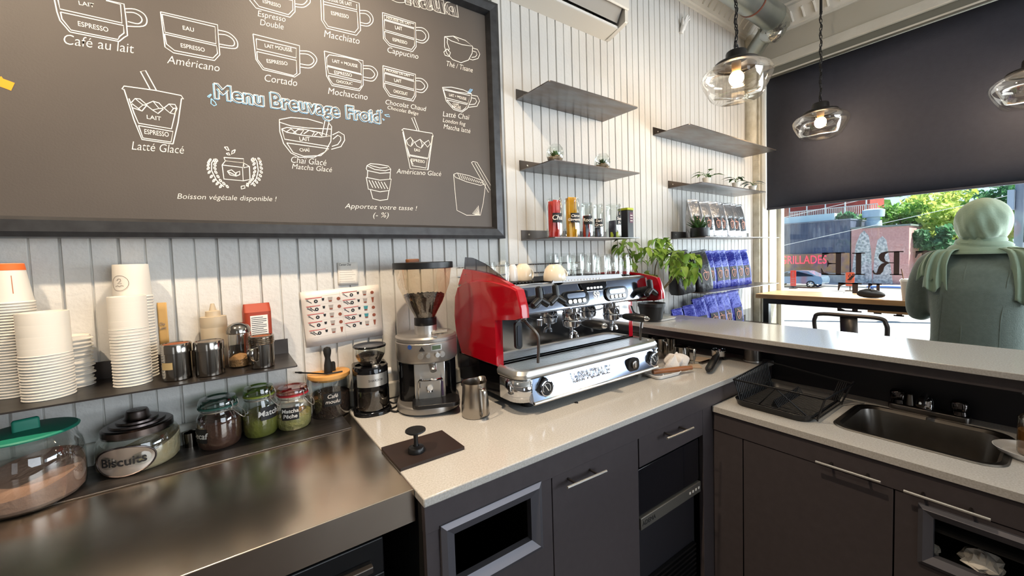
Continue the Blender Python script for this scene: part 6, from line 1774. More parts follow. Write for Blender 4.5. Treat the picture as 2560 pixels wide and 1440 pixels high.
tea_jar(1514, 1555, 511, 593, 'Sen\nFr', 'wide glass tea jar with black and lime sachets beside the black tin', 46, 0.02, [(M['nav_sachet'], 0.5, 'navy sachet in the jar beside the black tin', 'sachets in the last tea jar'), (M['lime'], 0.16, 'lime green sachet low in the jar beside the black tin', None)], lz=0.5, lw=0.035)
c = at_y(1565, 593, -0.16); c.z = ZC3
H = at_p(1565, 521, c).z - ZC3
t = thing('tea_tin', 'tall black tea tin with lime green top edge, last on the shelf', 'tin', c, 0.05)
b = MB(); b.box(-0.026, 0.026, -0.03, 0.03, 0, H - 0.012); b.build('tin_body', mat('black_tin', '#1d1c20', 0.35), t, bevel=0.003)
b = MB(); b.box(-0.027, 0.027, -0.031, 0.031, H - 0.012, H); b.build('tin_lid', M['lime'], t, bevel=0.002)
b = MB(); b.box(-0.008, 0.022, -0.0308, -0.03, H * 0.5, H * 0.85); lb = b.build('tin_label', mat('plum_label', '#5a2a44', 0.5), t)
b = MB()
for i in range(3): b.box(-0.003, 0.016, -0.0312, -0.0308, H * (0.56 + 0.09 * i), H * (0.56 + 0.09 * i) + 0.004)
b.build('label_lettering', M['chalk'], lb)
# small potted plants
def small_plant(xl, xr, yt, yb, label, m, nl, spread, L, pot='#dcd8d0', y=-0.175):
    c = at_y((xl + xr) / 2, yb, y); c.z = Z5
    D = (c - CAM).dot(_f)
    r = (xr - xl) / 2 * D / F_PX * 0.86
    H = at_p((xl + xr) / 2, yt, c).z - Z5
    t = thing('small_potted_plant', label, 'plant', c, 0, 'small plants on the thin shelf')
    b = MB(); b.lathe([(0.001, 0.001), (r * 0.76, 0), (r, H), (r * 0.92, H), (r * 0.88, H * 0.85), (0.001, H * 0.85)], 28); b.build('pot', M['paper'], t)
    b = MB(); b2 = MB()
    for i in range(nl):
        a = 2 * PI * i / nl + rp.uniform(-0.4, 0.4)
        hgt = H * rp.uniform(1.2, 1.9)
        e = (math.cos(a) * spread * rp.uniform(0.4, 1), math.sin(a) * spread * rp.uniform(0.4, 1), hgt)
        b.tube(smooth_path([(0, 0, H * 0.8), (e[0] * 0.3, e[1] * 0.3, hgt * 0.9), e], 4), 0.0014, 5)
        leaf(b2, e, (math.cos(a), math.sin(a), rp.uniform(-0.1, 0.3)), L * rp.uniform(0.8, 1.15), L * 0.24, 0.35)
    b.build('stems', M['leaf_md'], t); b2.build('foliage', m, t)
small_plant(1755, 1778, 445, 460, 'small plant with bright wide-spread leaves in a white pot', M['leaf_md'], 8, 0.06, 0.062)
small_plant(1829, 1850, 457, 473, 'small plant with upright dark leaves in a white pot, middle of three', M['leaf_dk'], 7, 0.03, 0.066)
small_plant(1871, 1892, 465, 481, 'small plant with spotted drooping leaves in a white pot by the window', M['leaf_spot'], 8, 0.03, 0.07)
# aloe planter
c = at_y(1750, 599, -0.16); c.z = Z6
D = (c - CAM).dot(_f); r = 26.5 * D / F_PX * 0.85
H = at_p(1750, 570, c).z - Z6
t = thing('aloe_planter', 'round black planter with spiky aloe and a small rosette succulent', 'planter', c)
b = MB(); b.lathe([(0.001, 0), (r * 0.96, 0), (r, 0.006), (r, H), (r * 0.94, H), (r * 0.94, H * 0.85), (0.001, H * 0.85)], 40); b.build('planter_bowl', M['black'], t)
b = MB()
for i in range(20):
    a = i * 2.4; e = 0.35 + 0.9 * (i / 20)
    leaf(b, (-r * 0.3 + 0.008 * math.cos(a), 0.008 * math.sin(a), H * 0.85), (math.cos(a) * math.cos(e), math.sin(a) * math.cos(e), math.sin(e)), r * (1.35 + 0.5 * i / 20), 0.011, -0.12, fold=0.6, n=5)
b.build('aloe_leaves', M['leaf_dk'], t)
b = MB()
for i in range(26):
    a = i * 2.4; e = 0.2 + 1.1 * (i / 26)
    leaf(b, (r * 0.5, -0.01, H * 0.9 + 0.03 * i / 26), (math.cos(a) * math.cos(e), math.sin(a) * math.cos(e), math.sin(e)), r * 0.46, 0.008, 0.2, n=4)
b.build('rosette_succulent', M['leaf_md'], t)
# coffee bags
M['silver'] = mat('silver_foil', '#b4b4b6', 0.28, 0.85, bump=(22, 0.9))
M['blue_foil'] = mat('blue_foil', '#081283', 0.26, 0.2, bump=(13, 1.2))
M['black_foil'] = mat('black_foil', '#1a1a1e', 0.3, 0.2, bump=(20, 0.6))
M['bag_label'] = mat('dark_bag_label', '#231d1f', 0.5)
M['logo'] = mat('pink_logo', '#d8977f', 0.6)
def bag_proto(name, label, m, wd, dp, H, seed):
    q = random.Random(seed)
    t = thing(name, label, 'coffee bag', (0, 0, 0))
    b = MB()
    n = 26
    rings = []
    for z, sx, sy in ((0, 0.94, 0.92), (0.012, 1, 1), (H * 0.25, 1.0, 1.0), (H * 0.5, 0.99, 0.86), (H * 0.7, 0.97, 0.58), (H * 0.86, 0.95, 0.26), (H * 0.93, 0.95, 0.09), (H, 0.94, 0.06)):
        ring = []
        for i in range(n):
            a = 2 * PI * i / n
            ca, sa = math.cos(a), math.sin(a)
            x = wd / 2 * sx * math.copysign(abs(ca) ** 0.35, ca)
            y = dp / 2 * sy * math.copysign(abs(sa) ** 0.5, sa)
            gus = (abs(ca) ** 8) * 0.010 * (z / H)
            x -= math.copysign(gus, ca)
            ring.append((x + q.uniform(-0.0012, 0.0012), y + q.uniform(-0.0015, 0.0015) * sy, z))
        rings.append(ring)
    b.loft(rings, True, True); b.build('foil_bag', m, t, angle=50)
    b = MB(); b.sheet([[(x, -dp / 2 * sy - 0.003, z) for x in (-wd * 0.27, wd * 0.27)] for z, sy in ((H * 0.2, 1.0), (H * 0.38, 0.94), (H * 0.56, 0.80))]); l = b.build('bag_label', M['bag_label'], t)
    b = MB()
    zc_ = H * 0.40
    b.ribbon(smooth_path([(wd * 0.16 * math.cos(u), -dp / 2 - 0.0040, zc_ + 0.024 * math.sin(u) + 0.008 * math.cos(2 * u)) for u in [k * 0.55 for k in range(13)]], 3), 0.0045, (0, -1, 0))
    b.ribbon(smooth_path([(-wd * 0.12, -dp / 2 - 0.0041, zc_ + 0.035), (wd * 0.05, -dp / 2 - 0.0041, zc_ + 0.01), (-wd * 0.02, -dp / 2 - 0.0041, zc_ - 0.02)], 4), 0.004, (0, -1, 0))
    b.build('bag_logo', M['logo'], l, flat=True)
    b = MB(); b.box(-wd * 0.47, wd * 0.47, -dp * 0.04 - 0.003, dp * 0.04 + 0.003, H * 0.955, H * 0.985); b.build('top_seal', m, t, bevel=0.001)
    return t
def place_bags(proto, px_list, z, y, labels, group, rz0=0.0, tilt=0.0, sc=None):
    for i, ((px, py), lb) in enumerate(zip(px_list, labels)):
        p = at_y(px, py, y)
        o = proto if i == 0 else dup(proto, (0, 0, 0))
        o.location = (p.x, y + rp.uniform(-0.008, 0.008), z + 0.001)
        o.rotation_euler = (0, -tilt + rp.uniform(-0.03, 0.02), rz0 + rp.uniform(-0.1, 0.1))
        o['label'] = lb
        o['group'] = group
        if sc:
            o.scale = (sc[i],) * 3
hb = 0.245
SL = ['silver coffee bag hidden behind the aloe, first of the silver row', 'silver coffee bag right beside the rosette succulent', 'silver coffee bag third in the silver row from the aloe', 'silver coffee bag in the middle of the silver row', 'silver coffee bag with an upright dark label, fifth from the aloe', 'silver coffee bag next to last before the window', 'silver coffee bag at the window end of the silver row']
place_bags(bag_proto('coffee_bag', '', M['silver'], 0.105, 0.065, hb, 1), [(1735, 598), (1766, 598), (1785, 598), (1802, 598), (1818, 598), (1834, 598), (1851, 598)], Z6, -0.10, SL, 'silver coffee bags', -0.2, 0.07)
BL = ['shiny blue coffee bag behind the front black bag', 'shiny blue coffee bag second along the upper blue row', 'shiny blue coffee bag third along the upper blue row', 'shiny blue coffee bag fourth along the upper blue row', 'shiny blue coffee bag next to last in the upper blue row', 'shiny blue coffee bag at the window end of the upper blue row']
place_bags(bag_proto('coffee_bag', '', M['blue_foil'], 0.11, 0.07, 0.255, 2), [(1771, 712), (1789, 712), (1807, 711), (1824, 710), (1841, 708), (1857, 706)], Z7, -0.11, BL, 'upper row of blue coffee bags', -0.2, 0.07)
KL = ['big matt black coffee bag at the open end of the blue bag shelf', 'big matt black coffee bag with pink logo, in front of the blue bags']
place_bags(bag_proto('coffee_bag', '', M['black_foil'], 0.15, 0.09, 0.26, 3), [(1708, 728), (1752, 728)], Z7, -0.15, KL, 'black coffee bags', -0.15, 0.12)
LL = ['short slumped blue bag at the plant end of the lower row', 'short slumped blue bag second in the lower row', 'blue coffee bag third in the lower row behind the bar', 'blue coffee bag in the middle of the lower row behind the bar', 'blue coffee bag fifth in the lower row behind the bar', 'blue coffee bag next to last in the lower row behind the bar', 'blue coffee bag with visible label at the window end of the lower row']
place_bags(bag_proto('coffee_bag', '', M['blue_foil'], 0.12, 0.075, 0.26, 4), [(1698, 800), (1727, 800), (1752, 800), (1776, 802), (1795, 802), (1814, 804), (1835, 806)], Z8, -0.11, LL, 'lower row of blue coffee bags', -0.2, 0.08, (0.82, 0.86, 1.0, 1.05, 1.05, 1.04, 1.08))

# ================================================================ tall plant on the bar
c, r = cyl_at(1602, 1656, 803, ZB + 0.008)
H = at_p(1630, 757, c).z - c.z
t = thing('potted_plant', 'leafy green plant with bare stems in a black nursery pot on the bar end', 'plant', c)
b = MB(); b.lathe([(0.001, 0), (r * 0.98, 0), (r * 1.22, H - 0.02), (r * 1.28, H - 0.019), (r * 1.3, H), (r * 1.2, H), (r * 1.16, H - 0.014), (0.001, H - 0.016)], 36); b.build('nursery_pot', M['black'], t)
b = MB(); b.lathe([(r * 1.15, H - 0.015), (r * 0.6, H - 0.008), (0.001, H - 0.006)], 24); b.build('soil', M['soil'], t)
def pl_(x, y, dy=0.0):
    return at_y(x, y, c.y + dy) - c
st = MB()
S1 = [pl_(1634, 751), pl_(1635.7, 713), pl_(1638, 672), pl_(1643, 652), pl_(1648, 620), pl_(1655, 600)]
S2 = [pl_(1634, 751), pl_(1657, 722), pl_(1682, 692, -0.06), pl_(1692, 674, -0.08), pl_(1712, 650, -0.11)]
S3 = [pl_(1635, 752), pl_(1660, 722, 0.01), pl_(1686, 694, -0.05), pl_(1696, 674, -0.07), pl_(1726, 640, -0.1)]
S4 = [pl_(1634, 752), pl_(1620, 730, 0.03), pl_(1598, 690, 0.05), pl_(1576, 640, 0.06), pl_(1565, 615, 0.06)]
for sp_ in (S1, S2, S3, S4):
    st.tube(smooth_path(sp_, 5), [0.0042 * (1 - 0.6 * i / (5 * (len(sp_) - 1))) for i in range(5 * (len(sp_) - 1) + 1)], 7)
st.build('stems', mat('plant_stem', '#6a5a3e', 0.7), t)
fo = MB()
def cluster(cx, cy, rx, ry, n, L, dy=0.0, dd=0.07, down=0.3):
    for i in range(n):
        a, q = rp.uniform(0, 2 * PI), math.sqrt(rp.random())
        p = pl_(cx + rx * q * math.cos(a), cy + ry * q * math.sin(a), dy + rp.uniform(-dd, dd))
        h_ = rp.uniform(0, 2 * PI)
        leaf(fo, p, (math.cos(h_), math.sin(h_), rp.uniform(-0.9, 0.25) - down), L * rp.uniform(0.7, 1.2), L * rp.uniform(0.24, 0.34), rp.uniform(0.1, 0.5), fold=0.3, n=6)
cluster(1650, 612, 36, 24, 44, 0.062)
cluster(1672, 636, 34, 24, 34, 0.062)
cluster(1712, 652, 40, 28, 66, 0.062, -0.16)
cluster(1716, 676, 34, 22, 28, 0.064, -0.16, down=0.7)
cluster(1624, 694, 17, 20, 12, 0.06)
cluster(1564, 612, 24, 16, 16, 0.06, 0.06)
cluster(1578, 645, 22, 28, 18, 0.06, 0.06)
cluster(1604, 640, 10, 22, 7, 0.05, 0.04)
fo.build('foliage', M['leaf'], t)
q = [at_z(*p, ZB) for p in ((1607, 800), (1646, 809), (1681, 795), (1640, 788))]
cx_ = sum((p for p in q), Vector()) / 4
t = thing('saucer', 'square white saucer under the black plant pot', 'saucer', (cx_.x, cx_.y, ZB))
b = MB(); b.loft([[(x * k, y * k, z) for x, y in rrect(-0.075, 0.075, -0.075, 0.075, 0.015, 4)] for k, z in ((0.85, 0.0005), (0.95, 0.002), (1.05, 0.011), (1.03, 0.012), (0.93, 0.006), (0.9, 0.006))], True, True); b.build('plate', M['white'], t)
# ================================================================ tools behind the machine
def steel_pitcher(xl, xr, yb, yt, label, taper=0.85, open_=True, hz_=None):
    c, r = cyl_at(xl, xr, yb, ZC)
    H = at_p((xl + xr) / 2, yt, c).z - ZC
    t = thing('steel_pitcher', label, 'pitcher', c, 0, 'steel pitchers beside the machine')
    b = MB(); b.lathe([(0.001, 0.001), (r * 0.95, 0), (r, 0.006), (r * 0.98, H * 0.4), (r * taper, H * 0.82), (r * taper, H), (r * taper - 0.002, H), (r * taper * 0.96, H * 0.85), (r * 0.9, 0.02), (0.001, 0.015)], 30); b.build('pitcher_body', M['chrome_soft'], t)
    if hz_ is not None:
        d = Vector((math.cos(hz_), math.sin(hz_), 0)); e = Vector((-d.y, d.x, 0))
        path = smooth_path([d * (r * taper) + Vector((0, 0, H * 0.9)), d * (r * 1.5) + Vector((0, 0, H * 0.8)), d * (r * 1.5) + Vector((0, 0, H * 0.25)), d * r + Vector((0, 0, H * 0.2))], 5)
        b = MB(); b.sheet([[tuple(p + e * w_) for w_ in (-0.006, 0.006)] for p in path]); b.build('handle', M['chrome_soft'], t, thick=0.002)
steel_pitcher(1629, 1669, 897, 845, 'wide polished pitcher nearest the drip tray', 0.95, hz_=-1.9)
steel_pitcher(1666, 1693, 886, 846, 'tall narrow polished pitcher in the shadow under the bar', 0.9)
steel_pitcher(1682, 1726, 912, 866, 'round-bellied polished pitcher behind the white cloth', 0.86, hz_=-1.2)
# white cloth, tray, wooden spatula
q = at_z(1655, 938, ZC)
t = thing('plate', 'small white oblong dish holding the wooden spatula', 'dish', (q.x, q.y, ZC), -0.1)
b = MB(); b.loft([[(x * k, y * k, z) for x, y in rrect(-0.075, 0.075, -0.045, 0.045, 0.02, 5)] for k, z in ((0.8, 0.0005), (0.9, 0.002), (1.05, 0.016), (1.02, 0.017), (0.88, 0.006), (0.8, 0.005))], True, True); b.build('dish_body', M['glaze'], t)
p0, p1 = at_z(1632, 930, ZC + 0.02), at_z(1729, 919, ZC + 0.022)
b = MB(); b.tube(smooth_path([p0, p0.lerp(p1, 0.35), p0.lerp(p1, 0.8), p1], 5), [0.010] * 6 + [0.011] * 6 + [0.009] * 4, 12)
tag(b.build('wooden_spatula', mat('brown_turned_wood', '#8a5630', 0.45)), 'turned brown wooden spatula lying across the white dish', 'spatula')
def cloth_blob(name, cpx, z, sx, sy, sz, m, label, cat, seed):
    q = random.Random(seed); c = at_z(*cpx, z)
    b = MB(); n, k = 40, 12
    rings = []
    ph = [q.uniform(0, 6.28) for _ in range(6)]
    for i in range(k + 1):
        a = PI / 2 * i / k
        ring = []
        for j in range(n):
            u = 2 * PI * j / n
            w_ = 1 + 0.2 * math.sin(3 * u + ph[0] + a * 2) + 0.14 * math.sin(7 * u + ph[1] - a * 4) + 0.05 * math.sin(11 * u + ph[2] + a * 5)
            ring.append((sx * math.cos(a) * w_ * math.cos(u) + 0.0003, sy * math.cos(a) * w_ * math.sin(u), sz * (math.sin(a) ** 0.8) * (1 + 0.4 * math.sin(4 * u + ph[3]) * math.cos(a) + 0.2 * math.sin(9 * u + ph[4]) * math.cos(a))))
        rings.append(ring)
    b.loft(rings, True, True)
    return tag(b.build(name, m, loc=(c.x, c.y, z + 0.001), angle=60), label, cat)
M['cloth'] = mat('white_cotton_cloth', '#dcd6d0', 0.9, bump=(160, 0.3), sheen=0.2)
cloth_blob('cleaning_cloth', (1687, 912), ZC + 0.018, 0.058, 0.045, 0.046, M['cloth'], 'crumpled white cleaning cloth beside the machine', 'cloth', 5)
# loose cards
M['card'] = mat('beige_card', '#b9a48e', 0.7)
for i, (pp, w2, h2, a, lb) in enumerate((((1752, 899), 0.05, 0.03, 0.2, 'larger beige card lying behind the portafilter handle'), ((1739, 916), 0.035, 0.022, 0.7, 'small beige card lying nearest the wooden handle'))):
    p = at_z(*pp, ZC)
    b = MB(); b.box(-w2, w2, -h2, h2, 0.0005 + 0.001 * i, 0.0015 + 0.001 * i); tag(b.build('paper_card', M['card'], loc=(p.x, p.y, ZC), rz=a), lb, 'card')
p0, p1 = at_z(1751, 908, ZC + 0.004), at_z(1777, 900, ZC + 0.004)
b = MB(); b.bar(p0, p1, 0.02, 0.006); tag(b.build('spatula_blade', M['satin_dark'], bevel=0.001), 'flat dark steel blade lying beside the beige cards', 'blade')
# small hooked tool
p = at_z(1735, 912, ZC)
b = MB(); zt = at_p(1738, 874, p).z
b.box(p.x - 0.007, p.x + 0.007, p.y - 0.001, p.y + 0.001, ZC, ZC + (zt - ZC) * 0.6)
b.tube(smooth_path([(p.x, p.y, ZC + (zt - ZC) * 0.55), (p.x, p.y, zt - 0.01), (p.x + 0.006, p.y, zt), (p.x + 0.014, p.y, zt - 0.006)], 5), 0.0028, 8)
tag(b.build('hook_tool', M['satin']), 'small steel tool with hooked end standing behind the cloth', 'tool')
# portafilter on the counter
c = at_z(1797, 899, ZC)
hz_ = 0.062
c.z = ZC
zt = at_p(1797, 873, c).z - ZC
t = thing('spare_portafilter', 'loose chrome portafilter with black handle lying on the white worktop', 'portafilter', c)
rr_ = 18 * px_size(c + Vector((0, 0, zt)))
b = MB(); b.lathe([(0.001, zt - 0.032), (rr_ * 0.85, zt - 0.030), (rr_ * 0.95, zt - 0.006), (rr_ * 1.04, zt - 0.004), (rr_ * 1.04, zt), (rr_ * 0.85, zt), (rr_ * 0.8, zt - 0.02), (0.001, zt - 0.024)], 34); b.build('basket', M['chrome'], t)
e = at_z(1770, 926, ZC + 0.018) - c
s0 = Vector((e.x, e.y, 0)).normalized() * rr_ * 0.9 + Vector((0, 0, zt - 0.02))
b = MB(); b.tube([s0, s0.lerp(e, 0.2), s0.lerp(e, 0.6), s0.lerp(e, 0.92), e], [0.009, 0.0145, 0.0165, 0.0155, 0.008], 18); b.build('handle', M['black'], t)
b = MB()
for k in (-1, 1):
    d = Vector((e.y, -e.x, 0)).normalized() * (k * 0.012)
    b.tube(smooth_path([d * 0.3 + Vector((0, 0, zt - 0.03)), d + Vector((0, 0, 0.02)), d * 2.2 + Vector((0, 0, 0.006))], 4), 0.006, 10)
b.build('spout', M['black'], t)
# steel canister in the dark corner
c, r = cyl_at(1858, 1905, 908, ZC)
c.x = min(c.x, 2.088 - r - 0.004)
t = thing('steel_canister', 'plain steel canister in the dark corner under the bar', 'canister', c)
b = MB(); b.lathe([(0.001, 0), (r, 0), (r, 0.115), (r * 0.98, 0.118), (0.001, 0.118)], 36); b.build('canister_body', M['satin_dark'], t)
b = MB(); b.lathe([(r + 0.001, 0.0), (r + 0.002, 0.004), (r + 0.001, 0.008)], 36); b.build('base_ring', M['satin'], t)

# ================================================================ dish rack
A_ = at_z(1837, 1013, ZS); B2 = at_z(2023, 1061, ZS)
rx0, rx1 = 1.612, 1.955
ry1, ry0 = -0.748, at_x(2023, 1061, rx0).y
M['rackm'] = mat('black_coated_wire', '#141416', 0.4)
t = thing('drip_tray', 'black plastic drip tray under the dish rack', 'tray', ((rx0 + rx1) / 2, (ry0 + ry1) / 2, ZS))
hx, hy = (rx1 - rx0) / 2, (ry1 - ry0) / 2
b = MB(); b.loft([[(x * k, y * k, z) for x, y in rrect(-hx, hx, -hy, hy, 0.04, 6)] for k, z in ((0.93, 0.0005), (0.95, 0.003), (0.99, 0.022), (1.0, 0.025), (0.985, 0.026), (0.95, 0.008), (0.93, 0.005))], True, True); b.build('tray_body', M['rackm'], t)
zR = at_x(1842.6, 950.6, rx0 + 0.01).z
yRr = at_x(2062, 991, rx0 + 0.01).y
t = thing('dish_rack', 'black wire dish rack standing empty on its tray beside the sink', 'rack', ((rx0 + rx1) / 2, (ry0 + ry1) / 2, ZS + 0.006))
o_ = Vector(((rx0 + rx1) / 2, (ry0 + ry1) / 2, ZS + 0.006))
def rk(): 
    b = MB(); b.M = Matrix.Translation(-o_); return b
z0 = ZS + 0.014; zt = zR
xa, xb_ = rx0 + 0.012, rx1 - 0.03
ya, yb_ = ry1 - 0.004, min(yRr, ry0 + 0.02)
b = rk(); b.tube([(xa, ya, zt), (xa, yb_, zt), (xb_, yb_, zt - 0.01), (xb_, ya, zt + 0.02)], 0.0036, 8, closed=True)
b.tube([(xa + 0.03, ya - 0.02, z0), (xa + 0.03, yb_ + 0.03, z0), (xb_ - 0.02, yb_ + 0.03, z0), (xb_ - 0.02, ya - 0.02, z0)], 0.003, 8, closed=True)
b.build('frame_wires', M['rackm'], t)
for x, y in ((xa, ya), (xa, yb_), (xb_, yb_), (xb_, ya)):
    b = rk(); b.tube([(x, y, zt), (x + (0.03 if x == xa else -0.02), y + (-0.02 if y == ya else 0.03), z0), (x + (0.03 if x == xa else -0.02), y + (-0.02 if y == ya else 0.03), ZS + 0.007)], 0.003, 8); b.build('corner_strut', M['rackm'], t)
b = rk(); b.tube([(xa + 0.03, (ya + yb_) / 2 + 0.07, z0), (xa, (ya + yb_) / 2 + 0.0, zt), (xa + 0.03, (ya + yb_) / 2 - 0.09, z0)], 0.0026, 8)
b.build('side_brace', M['rackm'], t)
b = rk()
for i in range(22):
    x = xa + 0.006 + (xb_ - xa - 0.012) * i / 21
    b.tube([(x, ya, zt + 0.02 * i / 21), (x + 0.004, ya - 0.02, z0)], 0.0023, 6)
b.build('end_wires', M['rackm'], t)
b = rk()
for i in range(20):
    x = xa + 0.04 + (xb_ - xa - 0.07) * i / 19
    ym = (ya + yb_) / 2
    b.tube([(x, ya - 0.02, z0), (x, ym + 0.03, z0), (x, ym + 0.02, z0 + 0.03), (x, ym + 0.005, z0 + 0.003), (x, yb_ + 0.03, z0)], 0.0023, 6)
b.build('floor_wires', M['rackm'], t)
b = rk()
for i in range(5):
    b.tube([(xb_, yb_ + 0.02 + i * 0.006, zt - 0.01), (xb_ - 0.02, yb_ + 0.04 + i * 0.006, z0)], 0.0023, 6)
b.build('cutlery_wires', M['rackm'], t)
# screw hole mark
# soap bottle and dish at the picture's edge
c = at_z(2558, 1146, ZS); c.x += 0.02
t = thing('soap_dish', 'white oval dish under the soap bottle beside the sink', 'dish', (c.x, c.y - 0.02, ZS))
b = MB(); b.lathe([(0.001, 0.001), (0.05, 0.0), (0.066, 0.012), (0.072, 0.022), (0.07, 0.022), (0.055, 0.008), (0.001, 0.006)], 36, sy=1.1); b.build('dish_body', M['glaze'], t)
c2 = Vector((c.x + 0.004, c.y - 0.026, ZS + 0.0075))
zt = at_p(2545, 1030, c2).z - c2.z
t = thing('soap_bottle', 'clear pump bottle of amber dish soap at the edge of the sink worktop', 'bottle', c2)
b = MB(); b.lathe([(0.001, 0), (0.037, 0), (0.04, 0.006), (0.04, zt * 0.9), (0.03, zt), (0.014, zt + 0.012), (0.014, zt + 0.022)], 34); b.build('bottle_body', thin_glass('cloudy_bottle', '#cfc6b6', 0.5, 0.1, 0.1), t)
b = MB(); b.lathe([(0.001, 0.003), (0.037, 0.004), (0.0385, zt * 0.6), (0.001, zt * 0.6)], 30); b.build('liquid_soap', mat('amber_soap', '#a87a3e', 0.3), t)
b = MB(); b.cyl((0, 0, zt + 0.018), 0.016, 0.018, 20); b.tube([(0, 0, zt + 0.03), (0, 0, zt + 0.07)], 0.005, 10); b.tube(smooth_path([(0.01, 0.0, zt + 0.07), (-0.01, 0.005, zt + 0.075), (-0.03, 0.02, zt + 0.07), (-0.036, 0.026, zt + 0.06)], 4), 0.006, 10); b.build('pump', M['black'], t)
# ================================================================ pendants, air conditioner, duct, wall hook
M['lampglass'] = thin_glass('clear_lamp_glass', '#f7f3ec', 0.75, 0.05, 0.13)
M['bulb'] = mat('lit_bulb', '#fff0d8', 0.4, emit=('#ffd9a0', 28))
M['lampmetal'] = mat('black_lamp_metal', '#2a2827', 0.4, 0.5)
M['socket'] = mat('cream_socket', '#d8b48a', 0.5)
def pendant(p, zc, label, power, chain_top):
    """p = centre of the glass, zc = ceiling"""
    t = thing('pendant_lamp', label, 'lamp', p, 0, 'glass pendant lamps')
    n = 40
    rings = []
    for r, z, wv in ((0.088, 0.066, 0), (0.120, 0.058, 0), (0.147, 0.040, 0.2), (0.157, 0.016, 0.4), (0.150, -0.012, 0.6), (0.130, -0.055, 0.8), (0.116, -0.080, 0.7), (0.102, -0.089, 0.5), (0.001, -0.091, 0)):
        rings.append([((r + 0.005 * wv * math.sin(3 * a + 1)) * math.cos(a), (r + 0.005 * wv * math.sin(3 * a + 1)) * math.sin(a), z + 0.004 * wv * math.sin(4 * a)) for a in [2 * PI * i / n for i in range(n)]])
    b = MB(); b.loft(rings, False, False); b.build('glass_shade', M['lampglass'], t, angle=80)
    b = MB(); b.lathe([(0.086, 0.062), (0.100, 0.064), (0.103, 0.070), (0.096, 0.080), (0.062, 0.092), (0.048, 0.096), (0.046, 0.128), (0.043, 0.134), (0.001, 0.137)], 40); b.build('fitter_cap', M['lampmetal'], t)
    b = MB(); b.lathe([(0.021, 0.085), (0.021, 0.055), (0.017, 0.035), (0.001, 0.034)], 20); b.build('socket', M['socket'], t)
    b = MB(); b.sphere((0, 0, 0.008), 0.033, 22, 14, sz=1.08); b.build('bulb', M['bulb'], t)
    b = MB()
    b.tube([(0.019 * math.cos(a), 0, 0.155 + 0.019 * math.sin(a)) for a in [2 * PI * i / 16 for i in range(16)]], 0.0032, 6, closed=True)
    b.build('hanging_ring', M['lampmetal'], t)
    b = MB()
    k = 0
    z = 0.172
    while z < chain_top - p.z:
        pts = [(0.0065 * math.cos(a), 0, z + 0.016 * math.sin(a)) for a in [2 * PI * i / 10 for i in range(10)]]
        if k % 2:
            pts = [(0, x, zz) for x, _, zz in pts]
        b.tube(pts, 0.0022, 5, closed=True)
        z += 0.026; k += 1
    b.build('chain', M['lampmetal'], t)
    b = MB(); b.tube([(0.008 * math.cos(i * 0.9), 0.008 * math.sin(i * 0.9), 0.14 + (chain_top - p.z - 0.14) * i / 40) for i in range(41)], 0.0026, 6); b.build('cord', M['rubber'], t)
    b = MB(); b.tube([(0, 0, chain_top - p.z - 0.01), (0, 0, zc - p.z - 0.03)], 0.008, 10); b.lathe([(0.010, zc - p.z - 0.075), (0.022, zc - p.z - 0.07), (0.055, zc - p.z - 0.045), (0.062, zc - p.z - 0.02), (0.062, zc - p.z)], 30); b.build('ceiling_canopy', M['lampmetal'], t)
    l = lamp('pendant_light', 'POINT', (p.x, p.y, p.z - 0.055), power, WARM, 0.03)
XP = 3.28
pendant(at_x(1841, 200, 2.07), 3.26, 'clear glass pendant lamp hanging over the bar, largest in view', 9, 3.26 - 0.25)
q = at_x(2051, 309, XP)
pendant(q, 3.16, 'clear glass pendant lamp in front of the charcoal shade', 7, 2.99)
pendant(at_x(2590, 214, XP), 3.16, 'clear glass pendant lamp cut by the edge of the picture', 7, 2.99)
# air conditioner over the chalkboard end
ax1 = at_y(1518.5, 105.5, 0).x; az0 = at_y(1518.5, 105.5, 0).z
fr_ = at_x(1570.6, 58, ax1)
tp = at_x(1595, 12, ax1)
ax0 = ax1 - 0.95
t = thing('air_conditioner', 'white wall air conditioner with open louvre, cut by the top of the picture', 'air conditioner', ((ax0 + ax1) / 2, 0, az0))
o_ = Vector(((ax0 + ax1) / 2, 0, az0))
yf, zf = fr_.y, fr_.z - az0
pr = [(0, 0.30), (0, 0), (yf * 0.15, -0.001), (yf, zf), (yf * 1.04, zf + 0.03), (tp.y, tp.z - az0), (tp.y * 1.02, 0.30)]
h = (ax1 - ax0) / 2
M['ac'] = mat('aged_white_plastic', '#d9d3c8', 0.4)
b = MB(); b.prism(pr[:4] + [(yf * 1.0, 0.30)], h - 0.025, h, 'x'); b.build('end_cheek', M['ac'], t, bevel=0.006)
b = MB(); b.prism(pr[:4] + [(yf * 1.0, 0.30)], -h, -h + 0.025, 'x'); b.build('end_cheek', M['ac'], t, bevel=0.006)
yl0 = yf * 0.62
b = MB(); b.loft([[(x, 0, 0), (x, yl0, zf * 0.62), (x, yl0, zf * 0.62 + 0.006), (x, 0, 0.02)] for x in (-h + 0.02, h - 0.02)], smooth=False); b.build('bottom_pan', M['ac'], t)
b = MB(); b.box(-h + 0.02, h - 0.02, yl0 - 0.006, yl0 + 0.004, zf * 0.62, zf * 0.62 + 0.012); b.build('pan_lip', M['white'], t)
b = MB(); b.box(-h + 0.02, h - 0.02, yf, -0.01, 0.11, 0.30); b.build('inner_duct', M['dark_hole'], t)
b = MB(); b.loft([[(x, yl0 - 0.01, zf * 0.7 + 0.02), (x, yf * 0.94, zf + 0.075), (x, yf * 0.93, zf + 0.082), (x, yl0 - 0.014, zf * 0.7 + 0.03)] for x in (-h + 0.03, h - 0.035)], smooth=False); b.build('louvre', mat('grey_louvre', '#9a958c', 0.4), t)
